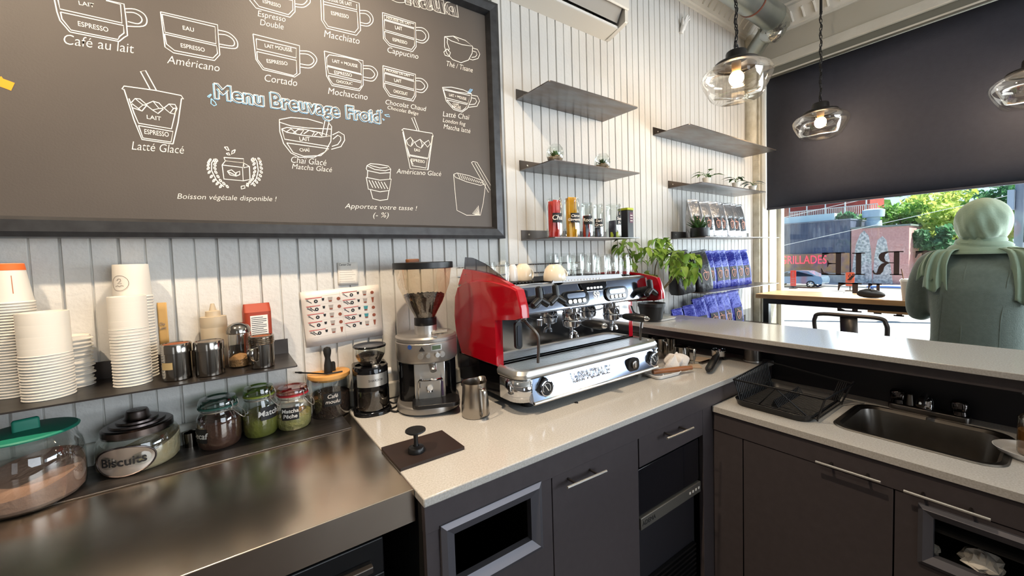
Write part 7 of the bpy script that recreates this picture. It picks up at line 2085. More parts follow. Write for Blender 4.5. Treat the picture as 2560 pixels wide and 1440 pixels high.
b = MB(); b.box(-h, h, yf * 1.08, yf * 0.98, zf + 0.06, 0.30); b.build('front_cover', M['ac'], t, bevel=0.008)
b = MB()
for i in range(4):
    z = 0.05 + i * 0.022
    b.box(h - 0.001, h + 0.004, yf * 0.8, yf * 0.3, z, z + 0.009)
b.build('side_ribs', M['white'], t)
# round metal duct with elbow
M['galv'] = mat('galvanised_steel', '#b9beb8', 0.3, 0.9, noise=(5, '#97a09a', 0.4, 6), bump=(7, 0.15))
E0 = Vector((3.24, -0.275, 3.055))
W0 = at_y(1876, 143, -0.012)
t = thing('ventilation_duct', 'galvanised round duct with foil elbow running into the corner of the boards', 'duct', (E0.x, E0.y, E0.z))
b = MB(); b.tube([(-2.4, 0, 0), (-0.02, 0, 0)], 0.085, 28); b.build('main_pipe', M['galv'], t)
b = MB(); b.tube([(-0.36, 0, 0), (-0.345, 0, 0)], 0.0875, 28); b.build('pipe_band', mat('rust_band', '#7a4a3a', 0.5, 0.5), t)
d = (W0 - E0)
b = MB(); b.tube(smooth_path([(-0.05, 0, 0), (0.0, 0, -0.004), Vector((0.045, 0.01, -0.02)), Vector((0.05, 0.03, -0.05)) + d * 0.05, d * 0.30], 5), [0.087] * 6 + [0.083] * 5 + [0.072] * 5 + [0.066] * 5, 24); b.build('elbow', mat('crinkled_foil', '#c6cac6', 0.22, 1.0, bump=(30, 0.8)), t, angle=20)
b = MB(); b.tube([d * 0.26, d * 0.985], 0.06, 24); b.build('branch_pipe', M['galv'], t)
b = MB(); b.tube([d * 0.97, d * 0.995], 0.066, 24); b.build('wall_collar', M['trim'], t)
# small white hand-shaped hook
p = at_y(1700, 84, 0)
t = thing('hand_hook', 'small white hand-shaped wall hook high on the boards below the cornice', 'hook', p)
k = px_size(p)
def hp(x, y, d): return ((x - 1700) * k, -d * 0.5 - 0.004, (84 - y) * k)
b = MB(); b.tube(smooth_path([hp(1700, 84, 0.004), hp(1701, 78, 0.02), hp(1704, 66, 0.034), hp(1706, 60, 0.036)], 5), [0.014] * 6 + [0.017] * 5 + [0.019] * 5, 14); hm = b.build('palm', M['white'], t)
for i, (x1_, y1_, x2_, y2_) in enumerate(((1708, 50, 1710, 42), (1711, 48, 1714, 40), (1714, 50, 1718, 43), (1716, 54, 1720, 48))):
    b = MB(); b.tube(smooth_path([hp(1704 + i * 2, 62, 0.036), hp(x1_, y1_, 0.05), hp(x2_, y2_, 0.058 + 0.004 * i)], 5), [0.0062] * 6 + [0.0055] * 4 + [0.004], 10); b.build('finger', M['white'], t)
b = MB(); b.tube(smooth_path([hp(1701, 72, 0.03), hp(1697, 62, 0.045), hp(1696, 52, 0.05)], 5), [0.0065] * 6 + [0.006] * 4 + [0.0045], 10); b.build('thumb', M['white'], t)
# ================================================================ window counter, stool, guest
ZW = 1.094
XA = 3.372
M['plank'] = mat('pale_pine_plank', '#c7a075', 0.45, noise=(4, '#a97e54', 0.35, 6, (9, 1, 9)))
t = thing('window_counter', 'narrow pine counter on a black steel frame along the window', 'table', (0, 0, ZW))
b = MB(); b.box(XA, XG - 0.035, -4.4, -0.08, -0.034, 0); b.build('wood_top', M['plank'], t, bevel=0.003)
b = MB(); b.box(XA + 0.035, XA + 0.075, -4.3, -0.12, -0.075, -0.035); b.build('apron_rail', M['black'], t)
for y in (-0.14, -1.95, -4.2):
    b = MB(); b.box(XA + 0.035, XA + 0.075, y - 0.02, y + 0.02, -ZW, -0.075); b.build('leg', M['black'], t)
b = MB(); b.box(XA + 0.035, XA + 0.075, -1.15, -0.75, -0.089, -0.075); b.build('wood_batten', M['plank'], t)
# takeaway cup
c, r = cyl_at(2252, 2296, 752, ZW); H = at_p(2272, 700, c).z - ZW
t = thing('takeaway_cup', 'white takeaway cup with lid and straw on the window counter', 'cup', c)
b = MB(); b.lathe([(0.001, 0.001), (r * 0.86, 0), (r * 1.12, H * 0.9), (r * 1.16, H * 0.93), (r * 1.16, H), (r * 1.05, H + 0.004), (0.001, H + 0.004)], 34); b.build('cup_body', M['cup'], t)
b = MB(); b.lathe([(r * 1.15, H * 0.92), (r * 1.22, H * 0.94), (r * 1.2, H), (r * 1.05, H + 0.007), (0.001, H + 0.007)], 34); b.build('cup_lid', M['white'], t)
s = at_p(2253.5, 672, c) - c
b = MB(); b.tube([(s.x * 0.4, s.y * 0.4, H * 0.4), tuple(s)], 0.0032, 8); b.build('straw', M['wood_dark'], t)
# dark pouch
c = at_z(2174, 746, ZW); c.x += 0.03
wd = (at_p(2212, 735, c) - at_p(2139, 735, c)).length / 2
b = MB(); n = 28
rings = []
for k in range(9):
    a = PI * k / 8
    rings.append([(wd * 0.36 * math.sin(a) ** 0.7 * math.cos(2 * PI * i / n) * (1 + 0.1 * math.sin(4 * PI * i / n)) + 0.0004, wd * math.sin(a) ** 0.7 * math.sin(2 * PI * i / n) * (1 + 0.08 * math.cos(6 * PI * i / n)) + 0.0004, 0.026 * (1 - math.cos(a)) * (1 + 0.2 * math.sin(2 * PI * i / n + 1))) for i in range(n)])
b.loft(rings, True, True)
tag(b.build('pouch', mat('dark_cloth_pouch', '#202024', 0.6), loc=(c.x, c.y, ZW + 0.0005)), 'soft black pouch lying on the window counter', 'pouch')
# metal stool with a low back
M['gun'] = mat('gunmetal', '#5a5450', 0.35, 0.8)
def stool(cx, cy, label):
    t = thing('bar_stool', label, 'stool', (cx, cy, 0), 0, 'metal bar stools at the window')
    zs = 0.74
    b = MB(); b.rbox(-0.15, 0.15, -0.15, 0.15, zs - 0.03, zs, 0.05, 6, top=0.01); b.build('seat', M['gun'], t)
    for sx in (-1, 1):
        for sy in (-1, 1):
            b = MB(); b.tube([(sx * 0.12, sy * 0.12, zs - 0.02), (sx * 0.19, sy * 0.19, 0)], [0.02, 0.014], 10); b.build('leg', M['gun'], t)
    for sy in (-1, 1):
        b = MB(); b.bar((-0.165, sy * 0.165, 0.3), (0.165, sy * 0.165, 0.3), 0.006, 0.025); b.build('stretcher', M['gun'], t)
    zt = at_x(2120, 789, cx - 0.17).z
    w2 = abs(at_x(2030, 812, cx - 0.17).y - at_x(2214, 812, cx - 0.17).y) / 2
    b = MB(); b.tube(smooth_path([(-0.13, -w2 * 0.86, zs - 0.01), (-0.16, -w2 * 0.98, zt - 0.09), (-0.17, -w2 * 0.96, zt - 0.03), (-0.17, -w2 * 0.8, zt - 0.003), (-0.17, 0, zt), (-0.17, w2 * 0.8, zt - 0.003), (-0.17, w2 * 0.96, zt - 0.03), (-0.16, w2 * 0.98, zt - 0.09), (-0.13, w2 * 0.86, zs - 0.01)], 6), 0.011, 10); b.build('back_hoop', M['gun'], t)
    b = MB(); b.sheet([[(-0.17 + (zt - z) * 0.12, y, z) for y in (-w2 * 0.24, w2 * 0.24)] for z in (zt, (zt + zs) / 2, zs - 0.01)]); b.build('back_splat', M['gun'], t, thick=0.003)
XB = 3.02
yc = at_x(2121, 800, XB - 0.17).y
stool(XB, yc, 'empty gunmetal stool with hooped back between the bar and the window')
# ---- the guest, seated with her back to the room
PX = 3.10
hd_ = at_x(2456, 553, PX)
sh = at_x(2400, 638, PX - 0.03)
PY = at_x(2447, 700, PX - 0.05).y
ZSEAT = 0.76
stool_y = PY
t0 = thing('bar_stool', 'gunmetal stool under the seated guest', 'stool', (PX + 0.02, PY, 0), 0, 'metal bar stools at the window')
b = MB(); b.rbox(-0.16, 0.16, -0.16, 0.16, 0.70, 0.735, 0.05, 6, top=0.01); b.build('seat', M['gun'], t0)
for sx in (-1, 1):
    for sy in (-1, 1):
        b = MB(); b.tube([(sx * 0.12, sy * 0.12, 0.71), (sx * 0.19, sy * 0.19, 0)], [0.02, 0.014], 10); b.build('leg', M['gun'], t0)
M['skin'] = mat('skin', '#b98a6c', 0.5)
M['knit'] = mat('grey_green_fine_knit', '#74827a', 0.85, noise=(60, '#6b7971', 0.3), bump=(220, 0.25), sheen=0.25)
M['scarf'] = mat('pale_sage_scarf', '#92a892', 0.8, bump=(120, 0.15), sheen=0.25)
zsh = sh.z - 0.01
g_ = thing('person', 'person in a pale sage headscarf and grey-green top seated at the window, back turned', 'person', (PX, PY, ZSEAT))
O_ = Vector((PX, PY, ZSEAT))
hz0 = hd_.z - ZSEAT
hy0 = hd_.y - PY
S0 = zsh - ZSEAT
def ell(cx, cy, cz, rx, ry, n=24, pw=0.85):
    return [(cx + rx * math.copysign(abs(math.cos(2 * PI * i / n)) ** pw, math.cos(2 * PI * i / n)), cy + ry * math.copysign(abs(math.sin(2 * PI * i / n)) ** pw, math.sin(2 * PI * i / n)), cz) for i in range(n)]
body = MB()
body.loft([ell(-0.01, 0, -0.02, 0.16, 0.215), ell(-0.02, 0, 0.06, 0.15, 0.21), ell(-0.02, 0, 0.16, 0.125, 0.170), ell(-0.03, 0, 0.26, 0.122, 0.168), ell(-0.035, 0, S0 - 0.16, 0.125, 0.180), ell(-0.03, 0, S0 - 0.06, 0.105, 0.185), ell(-0.01, 0, S0 - 0.01, 0.075, 0.155), ell(0.01, hy0 * 0.4, S0 + 0.035, 0.058, 0.085), ell(0.02, hy0 * 0.6, S0 + 0.06, 0.052, 0.058)], True, True)
body.tube([(0.02, hy0 * 0.5, S0 + 0.03), (0.035, hy0 * 0.9, hz0 - 0.05)], [0.052, 0.05], 16)
body.lathe([(max(1e-4, math.sin(PI * i / 12)) * 0.076, -0.098 * math.cos(PI * i / 12)) for i in range(13)], 22, (0.035, hy0, hz0), sx=1.1)
# arms: shoulder, elbow out to the side, forearm on the counter
for s in (1, -1):
    sh_ = Vector((-0.02, s * 0.165, S0 - 0.035))
    el = Vector((0.05, s * 0.222, S0 - 0.30))
    wr = Vector((0.31, s * 0.16, ZW - ZSEAT + 0.036))
    body.tube(smooth_path([sh_ + Vector((0, -s * 0.06, 0.01)), sh_, sh_.lerp(el, 0.5) + Vector((-0.012, s * 0.022, 0)), el, el.lerp(wr, 0.5) + Vector((0.0, s * 0.01, -0.005)), wr], 5), [0.062, 0.064, 0.066, 0.066, 0.066, 0.066] + [0.064, 0.062, 0.06, 0.058, 0.057] + [0.055] * 5 + [0.05, 0.047, 0.045, 0.042, 0.04] + [0.038, 0.036, 0.033, 0.031, 0.029], 16)
    # thighs forward
    body.tube([(-0.02, s * 0.09, 0.075), (0.2, s * 0.11, 0.075), (0.40, s * 0.12, 0.05)], [0.10, 0.088, 0.066], 16)
    body.tube([(0.40, s * 0.12, 0.05), (0.40, s * 0.12, -0.22), (0.36, s * 0.12, -0.42)], [0.064, 0.058, 0.042], 16)
    body.tube([(0.34, s * 0.12, -0.43), (0.46, s * 0.125, -0.445)], [0.04, 0.034], 12)
o = body_o = body.build('clothed_body', M['knit'], g_)
md = o.modifiers.new('fuse', 'REMESH'); md.mode = 'VOXEL'; md.voxel_size = 0.011; md.use_smooth_shade = True
md = o.modifiers.new('relax', 'SMOOTH'); md.factor = 0.5; md.iterations = 6
# hands with five fingers resting on the counter
for s in (1, -1):
    hb_ = MB()
    wr = Vector((0.31, s * 0.16, ZW - ZSEAT + 0.030))
    d = Vector((0.85, -s * 0.5, -0.12)).normalized(); e = Vector((-d.y, d.x, 0)).normalized()
    pm = wr + d * 0.05
    hb_.loft([[tuple(wr + d * u + e * (w_ * math.cos(a)) + Vector((0, 0, h_ * math.sin(a)))) for a in [2 * PI * i / 14 for i in range(14)]] for u, w_, h_ in ((-0.03, 0.027, 0.021), (0.01, 0.029, 0.018), (0.05, 0.040, 0.016), (0.085, 0.041, 0.014), (0.095, 0.036, 0.010))], True, True)
    for i, L_ in enumerate((0.066, 0.074, 0.070, 0.054)):
        b0 = wr + d * 0.085 + e * (0.030 - 0.020 * i)
        hb_.tube(smooth_path([b0, b0 + d * L_ * 0.5 + Vector((0, 0, 0.006)), b0 + d * L_ * 0.95 + Vector((0, 0, -0.010))], 4), [0.0092] * 5 + [0.0088] * 3 + [0.0072], 10)
    b0 = wr + d * 0.02 + e * (0.03 * s * -1 if s > 0 else 0.03)
    sg = -1 if s > 0 else 1
    b0 = wr + d * 0.025 + e * (0.028 * sg)
    hb_.tube(smooth_path([b0, b0 + d * 0.03 + e * (0.022 * sg), b0 + d * 0.058 + e * (0.028 * sg) + Vector((0, 0, -0.006))], 4), [0.011] * 5 + [0.010] * 3 + [0.008], 10)
    hb_.build('hand', M['skin'], g_, sub=1)
# face, turned to the window
fb = MB()
fb.lathe([(max(1e-4, math.sin(PI * i / 12)) * 0.062, -0.084 * math.cos(PI * i / 12)) for i in range(13)], 22, (0.066, hy0, hz0 - 0.012), sx=1.0)
fb.tube([(0.127, hy0, hz0 + 0.012), (0.146, hy0, hz0 - 0.016), (0.132, hy0, hz0 - 0.022)], [0.006, 0.011, 0.008], 10)
f_ = fb.build('face', M['skin'], g_)
for s in (-1, 1):
    b = MB(); b.sphere((0.122, hy0 + s * 0.030, hz0 + 0.012), 0.011, 12, 8); b.build('eye', M['white'], f_)
b = MB(); b.tube([(0.126, hy0 - 0.02, hz0 - 0.048), (0.134, hy0, hz0 - 0.047), (0.126, hy0 + 0.02, hz0 - 0.048)], [0.003, 0.006, 0.003], 8); b.build('mouth', mat('lips', '#9a5a50', 0.5), f_)
# headscarf: cap over the head gathered at the nape, wrap round the neck, two tails over the shoulders
sc = MB()
n = 56
rings = []
for k in range(17):
    v = k / 16
    a = PI * (0.02 + 0.70 * v)
    ring = []
    for i in range(n):
        u = 2 * PI * i / n
        rr = math.sin(a)
        cu, su = math.cos(u), math.sin(u)
        back = max(0, -cu)
        f1 = 0.008 * math.sin(7 * u + 9 * v + 2 * su) * v * back + 0.005 * math.sin(13 * u - 11 * v) * v * back
        x = 0.020 + (0.098 + f1) * rr * cu * 1.12 - 0.012 * back
        y = hy0 + (0.093 + f1) * rr * su * (1 + 0.05 * v)
        z = hz0 + 0.006 + 0.108 * math.cos(a) * (1.0 if a < PI / 2 else 1.28) + 0.010 * back * math.sin(2 * u + 5 * v) * v
        if cu > 0.55 and v > 0.45:
            x = min(x, 0.085)
        ring.append((x, y, z))
    rings.append(ring)
sc.loft(rings, True, False)
zb0 = hz0 + 0.006 + 0.138 * math.cos(PI * 0.72)
zb1 = S0 + 0.015
wr_ = []
for k in range(11):
    v = k / 10
    ring = []
    for i in range(n):
        u = 2 * PI * i / n
        fold = 0.006 * math.sin(2 * PI * 3.2 * v + 1.6 * math.sin(u + 0.6)) * math.sin(PI * min(1, v * 1.05))
        ex, ey = 0.078 + 0.048 * v ** 1.5 + fold, 0.074 + 0.074 * v ** 1.6 + fold
        ring.append((0.012 + ex * math.cos(u) * 1.05, hy0 * (1 - 0.4 * v) + ey * math.sin(u), zb0 + 0.012 - (zb0 + 0.012 - zb1) * v + 0.010 * math.sin(u + 0.5) * (1 - v)))
    wr_.append(ring)
sc.loft(wr_, False, False)
sc.build('headscarf', M['scarf'], g_, angle=70, thick=0.003)
def tail(pts, wd, name, seed, thick=0.004):
    """hanging scarf end: centre line with folds across"""
    q = random.Random(seed)
    P_ = smooth_path([Vector(p) for p in pts], 5)
    g = []
    for i, p in enumerate(P_):
        v = i / (len(P_) - 1)
        t_ = (P_[min(i + 1, len(P_) - 1)] - P_[max(i - 1, 0)]).normalized()
        row_ = []
        for j in range(15):
            u = j / 14 - 0.5
            row_.append((p.x - 0.012 - 0.011 * math.sin(u * 15 + 2.2 * v + seed) * (0.4 + 0.6 * v), p.y + u * wd * (0.75 + 0.45 * v), p.z - 0.015 * v * math.sin(u * 9 + seed)))
        g.append(row_)
    b = MB(); b.sheet(g); return b.build(name, M['scarf'], g_, angle=70, thick=thick)
def gp(x, y, dx=0.0): return at_x(x, y, PX - 0.115 + dx) - O_
tail([gp(2392, 622, 0.06), gp(2362, 628, 0.015), gp(2345, 655, -0.005), gp(2338, 690, -0.01), gp(2336, 724, -0.012)], 0.075, 'scarf_tail', 1)
tail([gp(2385, 626, 0.075), gp(2344, 630, 0.035), gp(2322, 660, 0.01), gp(2318, 695, 0.0)], 0.062, 'scarf_tail', 3)
tail([gp(2500, 620, 0.06), gp(2548, 628, 0.02), gp(2566, 680, 0.0), gp(2566, 760, -0.005)], 0.085, 'scarf_tail', 2)
# raised seams down the back
M['seam'] = mat('pale_seam', '#75837b', 0.85)
for pts in (((2416, 636), (2409, 700), (2404, 760), (2402, 830), (2398, 872)), ((2550, 640), (2525, 690), (2512, 740), (2502, 800), (2500, 878)), ((2352, 735), (2349, 770), (2338, 820), (2326, 880))):
    b = MB()
    P_ = []
    for x, y in pts:
        p = at_x(x, y, PX - 0.155) - O_
        u = min(1, abs(p.y) / 0.18)
        P_.append(Vector((-0.148 + 0.045 * u * u * u, p.y, p.z)))
    b.tube(smooth_path(P_, 5), 0.0026, 6); so = b.build('seam', M['seam'], g_); md = so.modifiers.new('lie_on', 'SHRINKWRAP'); md.target = body_o; md.offset = 0.0016
# ================================================================ the street outside
ZG = -1.9
XS_ = 46.0
struct_ = lambda o, l, c, g=None: tag(o, l, c, g)
M['road'] = mat('sunlit_asphalt', '#a6a29c', 0.85, noise=(3, '#938f8a', 0.3))
M['walk'] = mat('pale_concrete', '#cfc9be', 0.85, noise=(2, '#c2bcb0', 0.3))
b = MB(); b.box(3.95, 120, -90, 110, ZG - 0.1, ZG); o = b.build('ground_street', M['road']); struct(o)
b = MB(); b.box(3.95, 8.0, -90, 110, ZG, ZG + 0.12); tag(b.build('sidewalk', M['walk']), 'pale concrete sidewalk right outside the street window', 'sidewalk')
b = MB(); b.box(42.6, 45.75, -90, 110, ZG, ZG + 0.12); tag(b.build('sidewalk', M['walk']), 'pale far sidewalk in front of the buildings across the street', 'sidewalk')
def fy(px, py, X): return at_x(px, py, X)
# dark corrugated shop
M['corr'] = mat('dark_corrugated_cladding', '#5a6276', 0.5, noise=(3, '#464c62', 0.35, 4, (1, 1, 0.3)))
ya, yb_ = fy(1900, 600, XS_).y, fy(2125, 600, XS_).y
zt, zm = fy(1990, 560, XS_).z, fy(2050, 632, XS_).z
t = thing('shop_building', 'dark corrugated shop across the street with a red lit sign', 'building', (XS_, (ya + yb_) / 2, ZG))
c0 = Vector((XS_, (ya + yb_) / 2, ZG))
def ex():
    b = MB(); b.M = Matrix.Translation(-c0); return b
b = ex()
n = 70
b.loft([[(XS_ + (0.04 if i % 2 else 0) , yb_ + (ya - yb_) * i / n, z) for i in range(n + 1)] for z in (zm, zt)], False, False, smooth=False, closed=False)
b.box(XS_ + 0.05, XS_ + 6, yb_, ya, ZG, zt); b.build('cladding_wall', M['corr'], t, flat=True)
b = ex(); b.box(XS_ - 0.08, XS_ + 6, yb_ - 0.05, ya, zt, zt + 0.12); b.build('roof_edge', mat('grey_flashing', '#6f7684', 0.5), t)
zs0, zs1 = fy(2000, 681, XS_ - 0.15).z, fy(2000, 634, XS_ - 0.15).z
b = ex(); b.box(XS_ - 0.18, XS_ - 0.02, yb_ + 0.0, ya, zs0, zs1 - 0.05); sb = b.build('sign_band', mat('tan_sign_band', '#b98a4a', 0.6, noise=(2, '#8a6a6a', 0.4)), t)
p = fy(2006, 652, XS_ - 0.19)
a_, c_ = fy(1952, 651, XS_ - 0.19), fy(2066, 650, XS_ - 0.19)
o = text('sign_lettering', 'GRILLADES', 1.15, mat('red_lit_letters', '#e04a5a', 0.5, emit=('#ff4a60', 0.9)), None, None, extrude=0.02)
vs = [v.co.x for v in o.data.vertices]
o.data.transform(Matrix.Translation(((a_ + c_) / 2) - c0) @ Matrix(((0, 0, -1, 0), (-1, 0, 0, 0), (0, 1, 0, 0), (0, 0, 0, 1))) @ Matrix.Diagonal(((a_.y - c_.y) * 1.0 / (max(vs) - min(vs)), 1, 1, 1)))
o.parent = sb
b = ex(); b.box(XS_ - 0.1, XS_ - 0.0, yb_ + 3.0, ya, ZG + 0.3, zs0 - 0.1); b.build('shop_window', mat('dark_shop_window', '#2a3040', 0.1), t)
b = ex(); b.box(XS_ - 0.12, XS_ - 0.0, yb_, yb_ + 2.9, ZG, zs0 - 0.02); b.build('pale_wall', mat('pale_block_wall', '#c4bcb4', 0.8, noise=(2, '#aaa49e', 0.3)), t)
# mural building
yc0, yc1 = fy(2127, 640, XS_).y, fy(2272, 640, XS_).y
zt2 = fy(2180, 570, XS_).z
t = thing('mural_building', 'pinkish corner building with two pale painted shapes on its wall', 'building', (XS_, (yc0 + yc1) / 2, ZG))
c0 = Vector((XS_, (yc0 + yc1) / 2, ZG))
b = ex(); b.box(XS_, XS_ + 7, yc1, yc0 - 0.02, ZG, zt2); b.build('wall', mat('pink_stucco', '#c99a94', 0.85, noise=(8, '#b98a86', 0.5)), t)
b = ex(); b.box(XS_ - 0.12, XS_ + 7, yc1 - 0.1, yc0, zt2, zt2 + 0.16); b.build('roof_flashing', mat('green_grey_flashing', '#75807a', 0.5), t)
M['mural'] = mat('pale_mural_paint', '#d6d2d0', 0.85, noise=(5, '#8f9496', 0.6, 8))
for pts in (((2128, 735), (2132, 660), (2140, 610), (2150, 586), (2160, 576), (2172, 590), (2178, 630), (2180, 735)), ((2181, 735), (2186, 640), (2194, 600), (2206, 590), (2216, 600), (2224, 650), (2232, 735))):
    q = [fy(x, y, XS_ - 0.01) for x, y in pts]
    b = ex(); b.prism([(p.y, max(p.z, ZG + 0.15)) for p in q], XS_ - 0.012, XS_ - 0.002, 'x'); b.build('painted_shape', M['mural'], t)
# brick house with balcony behind
XB2 = 62.0
t = thing('brick_house', 'red brick house with white balcony railing behind the dark shop', 'building', (XB2, 12, ZG))
c0 = Vector((XB2, 12, ZG))
y0_, y1_ = fy(1985, 500, XB2).y, fy(2175, 500, XB2).y
zr = fy(2080, 440, XB2).z
b = ex(); b.box(XB2, XB2 + 6, y1_, y0_ + 6, ZG, zr); b.build('brick_wall', mat('red_brick', '#a8483c', 0.8, noise=(4, '#964034', 0.4)), t)
zs = fy(2080, 541, XB2 - 1.5).z; zr2 = fy(2080, 521, XB2 - 1.5).z
b = ex(); b.box(XB2 - 1.5, XB2, y1_ - 1, y0_, zs - 0.25, zs); b.build('balcony_slab', mat('pale_slab', '#c9c2c2', 0.7), t)
b = ex()
k = 46
for i in range(k + 1):
    y = y1_ - 1 + (y0_ - y1_ + 1) * i / k
    b.box(XB2 - 1.5, XB2 - 1.46, y - 0.03, y + 0.03, zs, zr2)
b.box(XB2 - 1.52, XB2 - 1.44, y1_ - 1, y0_, zr2, zr2 + 0.08)
for i in range(5):
    y = y1_ + (y0_ - y1_) * i / 4
    b.box(XB2 - 1.5, XB2 - 1.4, y - 0.06, y + 0.06, zs, zr2 + 1.1)
b.build('railing', M['white'], t, flat=True)
# white sheds and vents on the roofs
t = thing('roof_vent', 'pale blue round ventilator on the roof beside the trees', 'ventilator', at_x(2183, 566, 49))
k = px_size(at_x(2183, 566, 49))
b = MB(); b.lathe([(0.02, 0), (17 * k, 0), (16 * k, 14 * k), (13 * k, 15 * k), (13 * k, 22 * k), (21 * k, 23 * k), (22 * k, 40 * k), (16 * k, 43 * k), (0.02, 43 * k)], 26); b.build('vent_body', mat('pale_blue_metal', '#b3c3d2', 0.5), t)
p = at_x(1985, 566, 50)
b = MB(); b.box(49, 53, fy(2095, 545, 50).y, fy(1950, 545, 50).y, zt - 0.2, fy(1990, 543, 50).z); tag(b.build('roof_shed', mat('pale_sheet_roof', '#cfe0df', 0.6)), 'pale sheet-metal roof shed above the dark shop', 'shed')
# trees
def tree(cx, cz, R_, X, seed, label, col, hgt, nl=1500, trunk=True):
    q = random.Random(seed)
    X *= 1.8
    c = at_x(cx, cz, X)
    r = R_ * px_size(c)
    t = thing('street_tree', label, 'tree', (c.x, c.y, ZG), 0, 'trees across the street')
    b = MB()
    blobs = [(Vector((q.gauss(0, 0.45), q.gauss(0, 0.5), q.gauss(0, 0.4))) * r, r * q.uniform(0.35, 0.6)) for _ in range(11)]
    for i in range(nl):
        o, br = blobs[i % 11]
        d = Vector((q.gauss(0, 1), q.gauss(0, 1), q.gauss(0, 1))).normalized()
        p = o + d * br * q.uniform(0.55, 1.0) + Vector((0, 0, c.z - ZG))
        u = Vector((q.gauss(0, 1), q.gauss(0, 1), q.gauss(0, 1))).normalized(); v = u.orthogonal().normalized()
        s = q.uniform(0.16, 0.36)
        b.add([tuple(p - u * s), tuple(p + v * s * 0.55), tuple(p + u * s), tuple(p - v * s * 0.55)], [(0, 1, 2, 3)])
    b.build('foliage', col, t, flat=True)
    b = MB()
    b.tube([(0, 0, 0), (0.05, 0.1, (c.z - ZG) * 0.6), (0, 0, c.z - ZG)], [0.3, 0.22, 0.1], 10)
    for i in range(5):
        o, br = blobs[i]
        b.tube([(0, 0, (c.z - ZG) * 0.6), o + Vector((0, 0, c.z - ZG))], [0.09, 0.02], 7)
    b.build('trunk', mat('tree_bark', '#5a4a3e', 0.9) if 'tree_bark' not in bpy.data.materials else bpy.data.materials['tree_bark'], t)
def leafm(name, a, c_):
    m = mat(name, a, 0.6, noise=(1.2, c_, 0.5))
    nt = m.node_tree; b = nt.nodes['Principled BSDF']
    tr = nt.nodes.new('ShaderNodeBsdfTranslucent'); mx = nt.nodes.new('ShaderNodeMixShader'); mx.inputs[0].default_value = 0.5
    src = b.inputs['Base Color'].links[0].from_socket
    nt.links.new(src, tr.inputs[0]); nt.links.new(b.outputs[0], mx.inputs[1]); nt.links.new(tr.outputs[0], mx.inputs[2]); nt.links.new(mx.outputs[0], nt.nodes['Material Output'].inputs[0])
    return m
M['tree1'] = leafm('yellow_green_leaves', '#a3be4a', '#d6de7c')
M['tree2'] = leafm('fresh_green_leaves', '#5f9440', '#94bb5a')
M['tree3'] = leafm('deep_green_leaves', '#3d6e48', '#5f9468')
tree(2250, 545, 52, 29, 1, 'fresh green tree behind the pale roof ventilator', M['tree2'], 0)
tree(2330, 510, 62, 31, 2, 'yellow-green tree rising highest beside the headscarf', M['tree1'], 0)
tree(2400, 560, 62, 28, 3, 'yellow-green tree directly behind the seated person', M['tree1'], 0)
tree(2316, 600, 34, 26.6, 4, 'low deep green tree at the corner of the mural building', M['tree3'], 0, 1100)
tree(2500, 540, 66, 33, 5, 'deep green tree between the headscarf and the utility pole', M['tree3'], 0)
tree(2590, 560, 60, 30, 6, 'fresh green tree beyond the utility pole', M['tree2'], 0)
tree(2120, 543, 16, 27.5, 7, 'small bushy tree just over the edge of the dark shop roof', M['tree3'], 0, 500)
# hedge bank closing the view behind everything
b = MB()
q = random.Random(9)
for i in range(2600):
    p = Vector((78 + q.uniform(-1, 1), q.uniform(-46, 60), ZG + abs(q.gauss(0, 6))))
    u = Vector((q.gauss(0, 1), q.gauss(0, 1), q.gauss(0, 1))).normalized(); v = u.orthogonal().normalized(); s = q.uniform(0.5, 1.1)
    b.add([tuple(p - u * s), tuple(p + v * s * 0.6), tuple(p + u * s), tuple(p - v * s * 0.6)], [(0, 1, 2, 3)])
tag(b.build('distant_greenery', M['tree2'], flat=True), 'band of distant greenery closing the street behind the trees', 'greenery', kind='stuff')
# utility pole with box and cables
XP2 = 26.0
p = at_x(2549, 560, XP2)
t = thing('utility_pole', 'grey wooden utility pole with metal box and cables at the picture\'s edge', 'pole', (p.x, p.y, ZG))
k = px_size(p)
b = MB(); b.tube([(0, 0, 0), (0, 0, 12)], 8.5 * k, 14); b.build('pole', mat('grey_pole_wood', '#8d93a0', 0.8, noise=(3, '#6f7684', 0.4, 4, (1, 1, 0.2))), t)
b = MB(); z = at_x(2531, 500, XP2).z - ZG; b.box(-0.2, 0.2, 9 * k, 20 * k, z - 0.4, z + 0.4); b.build('metal_box', mat('blue_grey_box', '#a9b4c4', 0.5), t)
b = MB()
for s in (0.6, 1.05): b.tube([(-0.05, s * 8 * k, 0), (-0.09, s * 7 * k, 2), (-0.05, s * 9 * k, 2.6), (-0.05, -s * 7 * k, 3.4), (0, 0, 7.5)], 0.035, 6)
b.build('cable', M['rubber'], t)
# overhead wires
for (x0, y0), (x1, y1), lb in (((1975, 540), (2170, 496), 'white overhead wire crossing in front of the brick house'), ((2200, 560), (2380, 520), 'thin overhead wire crossing in front of the trees')):
    a, c_ = at_x(x0, y0, 38), at_x(x1, y1, 38)
    b = MB(); b.tube([a + (a - c_) * 2, a, c_, c_ + (c_ - a) * 2], 0.02, 5); tag(b.build('overhead_wire', M['white']), lb, 'wire')
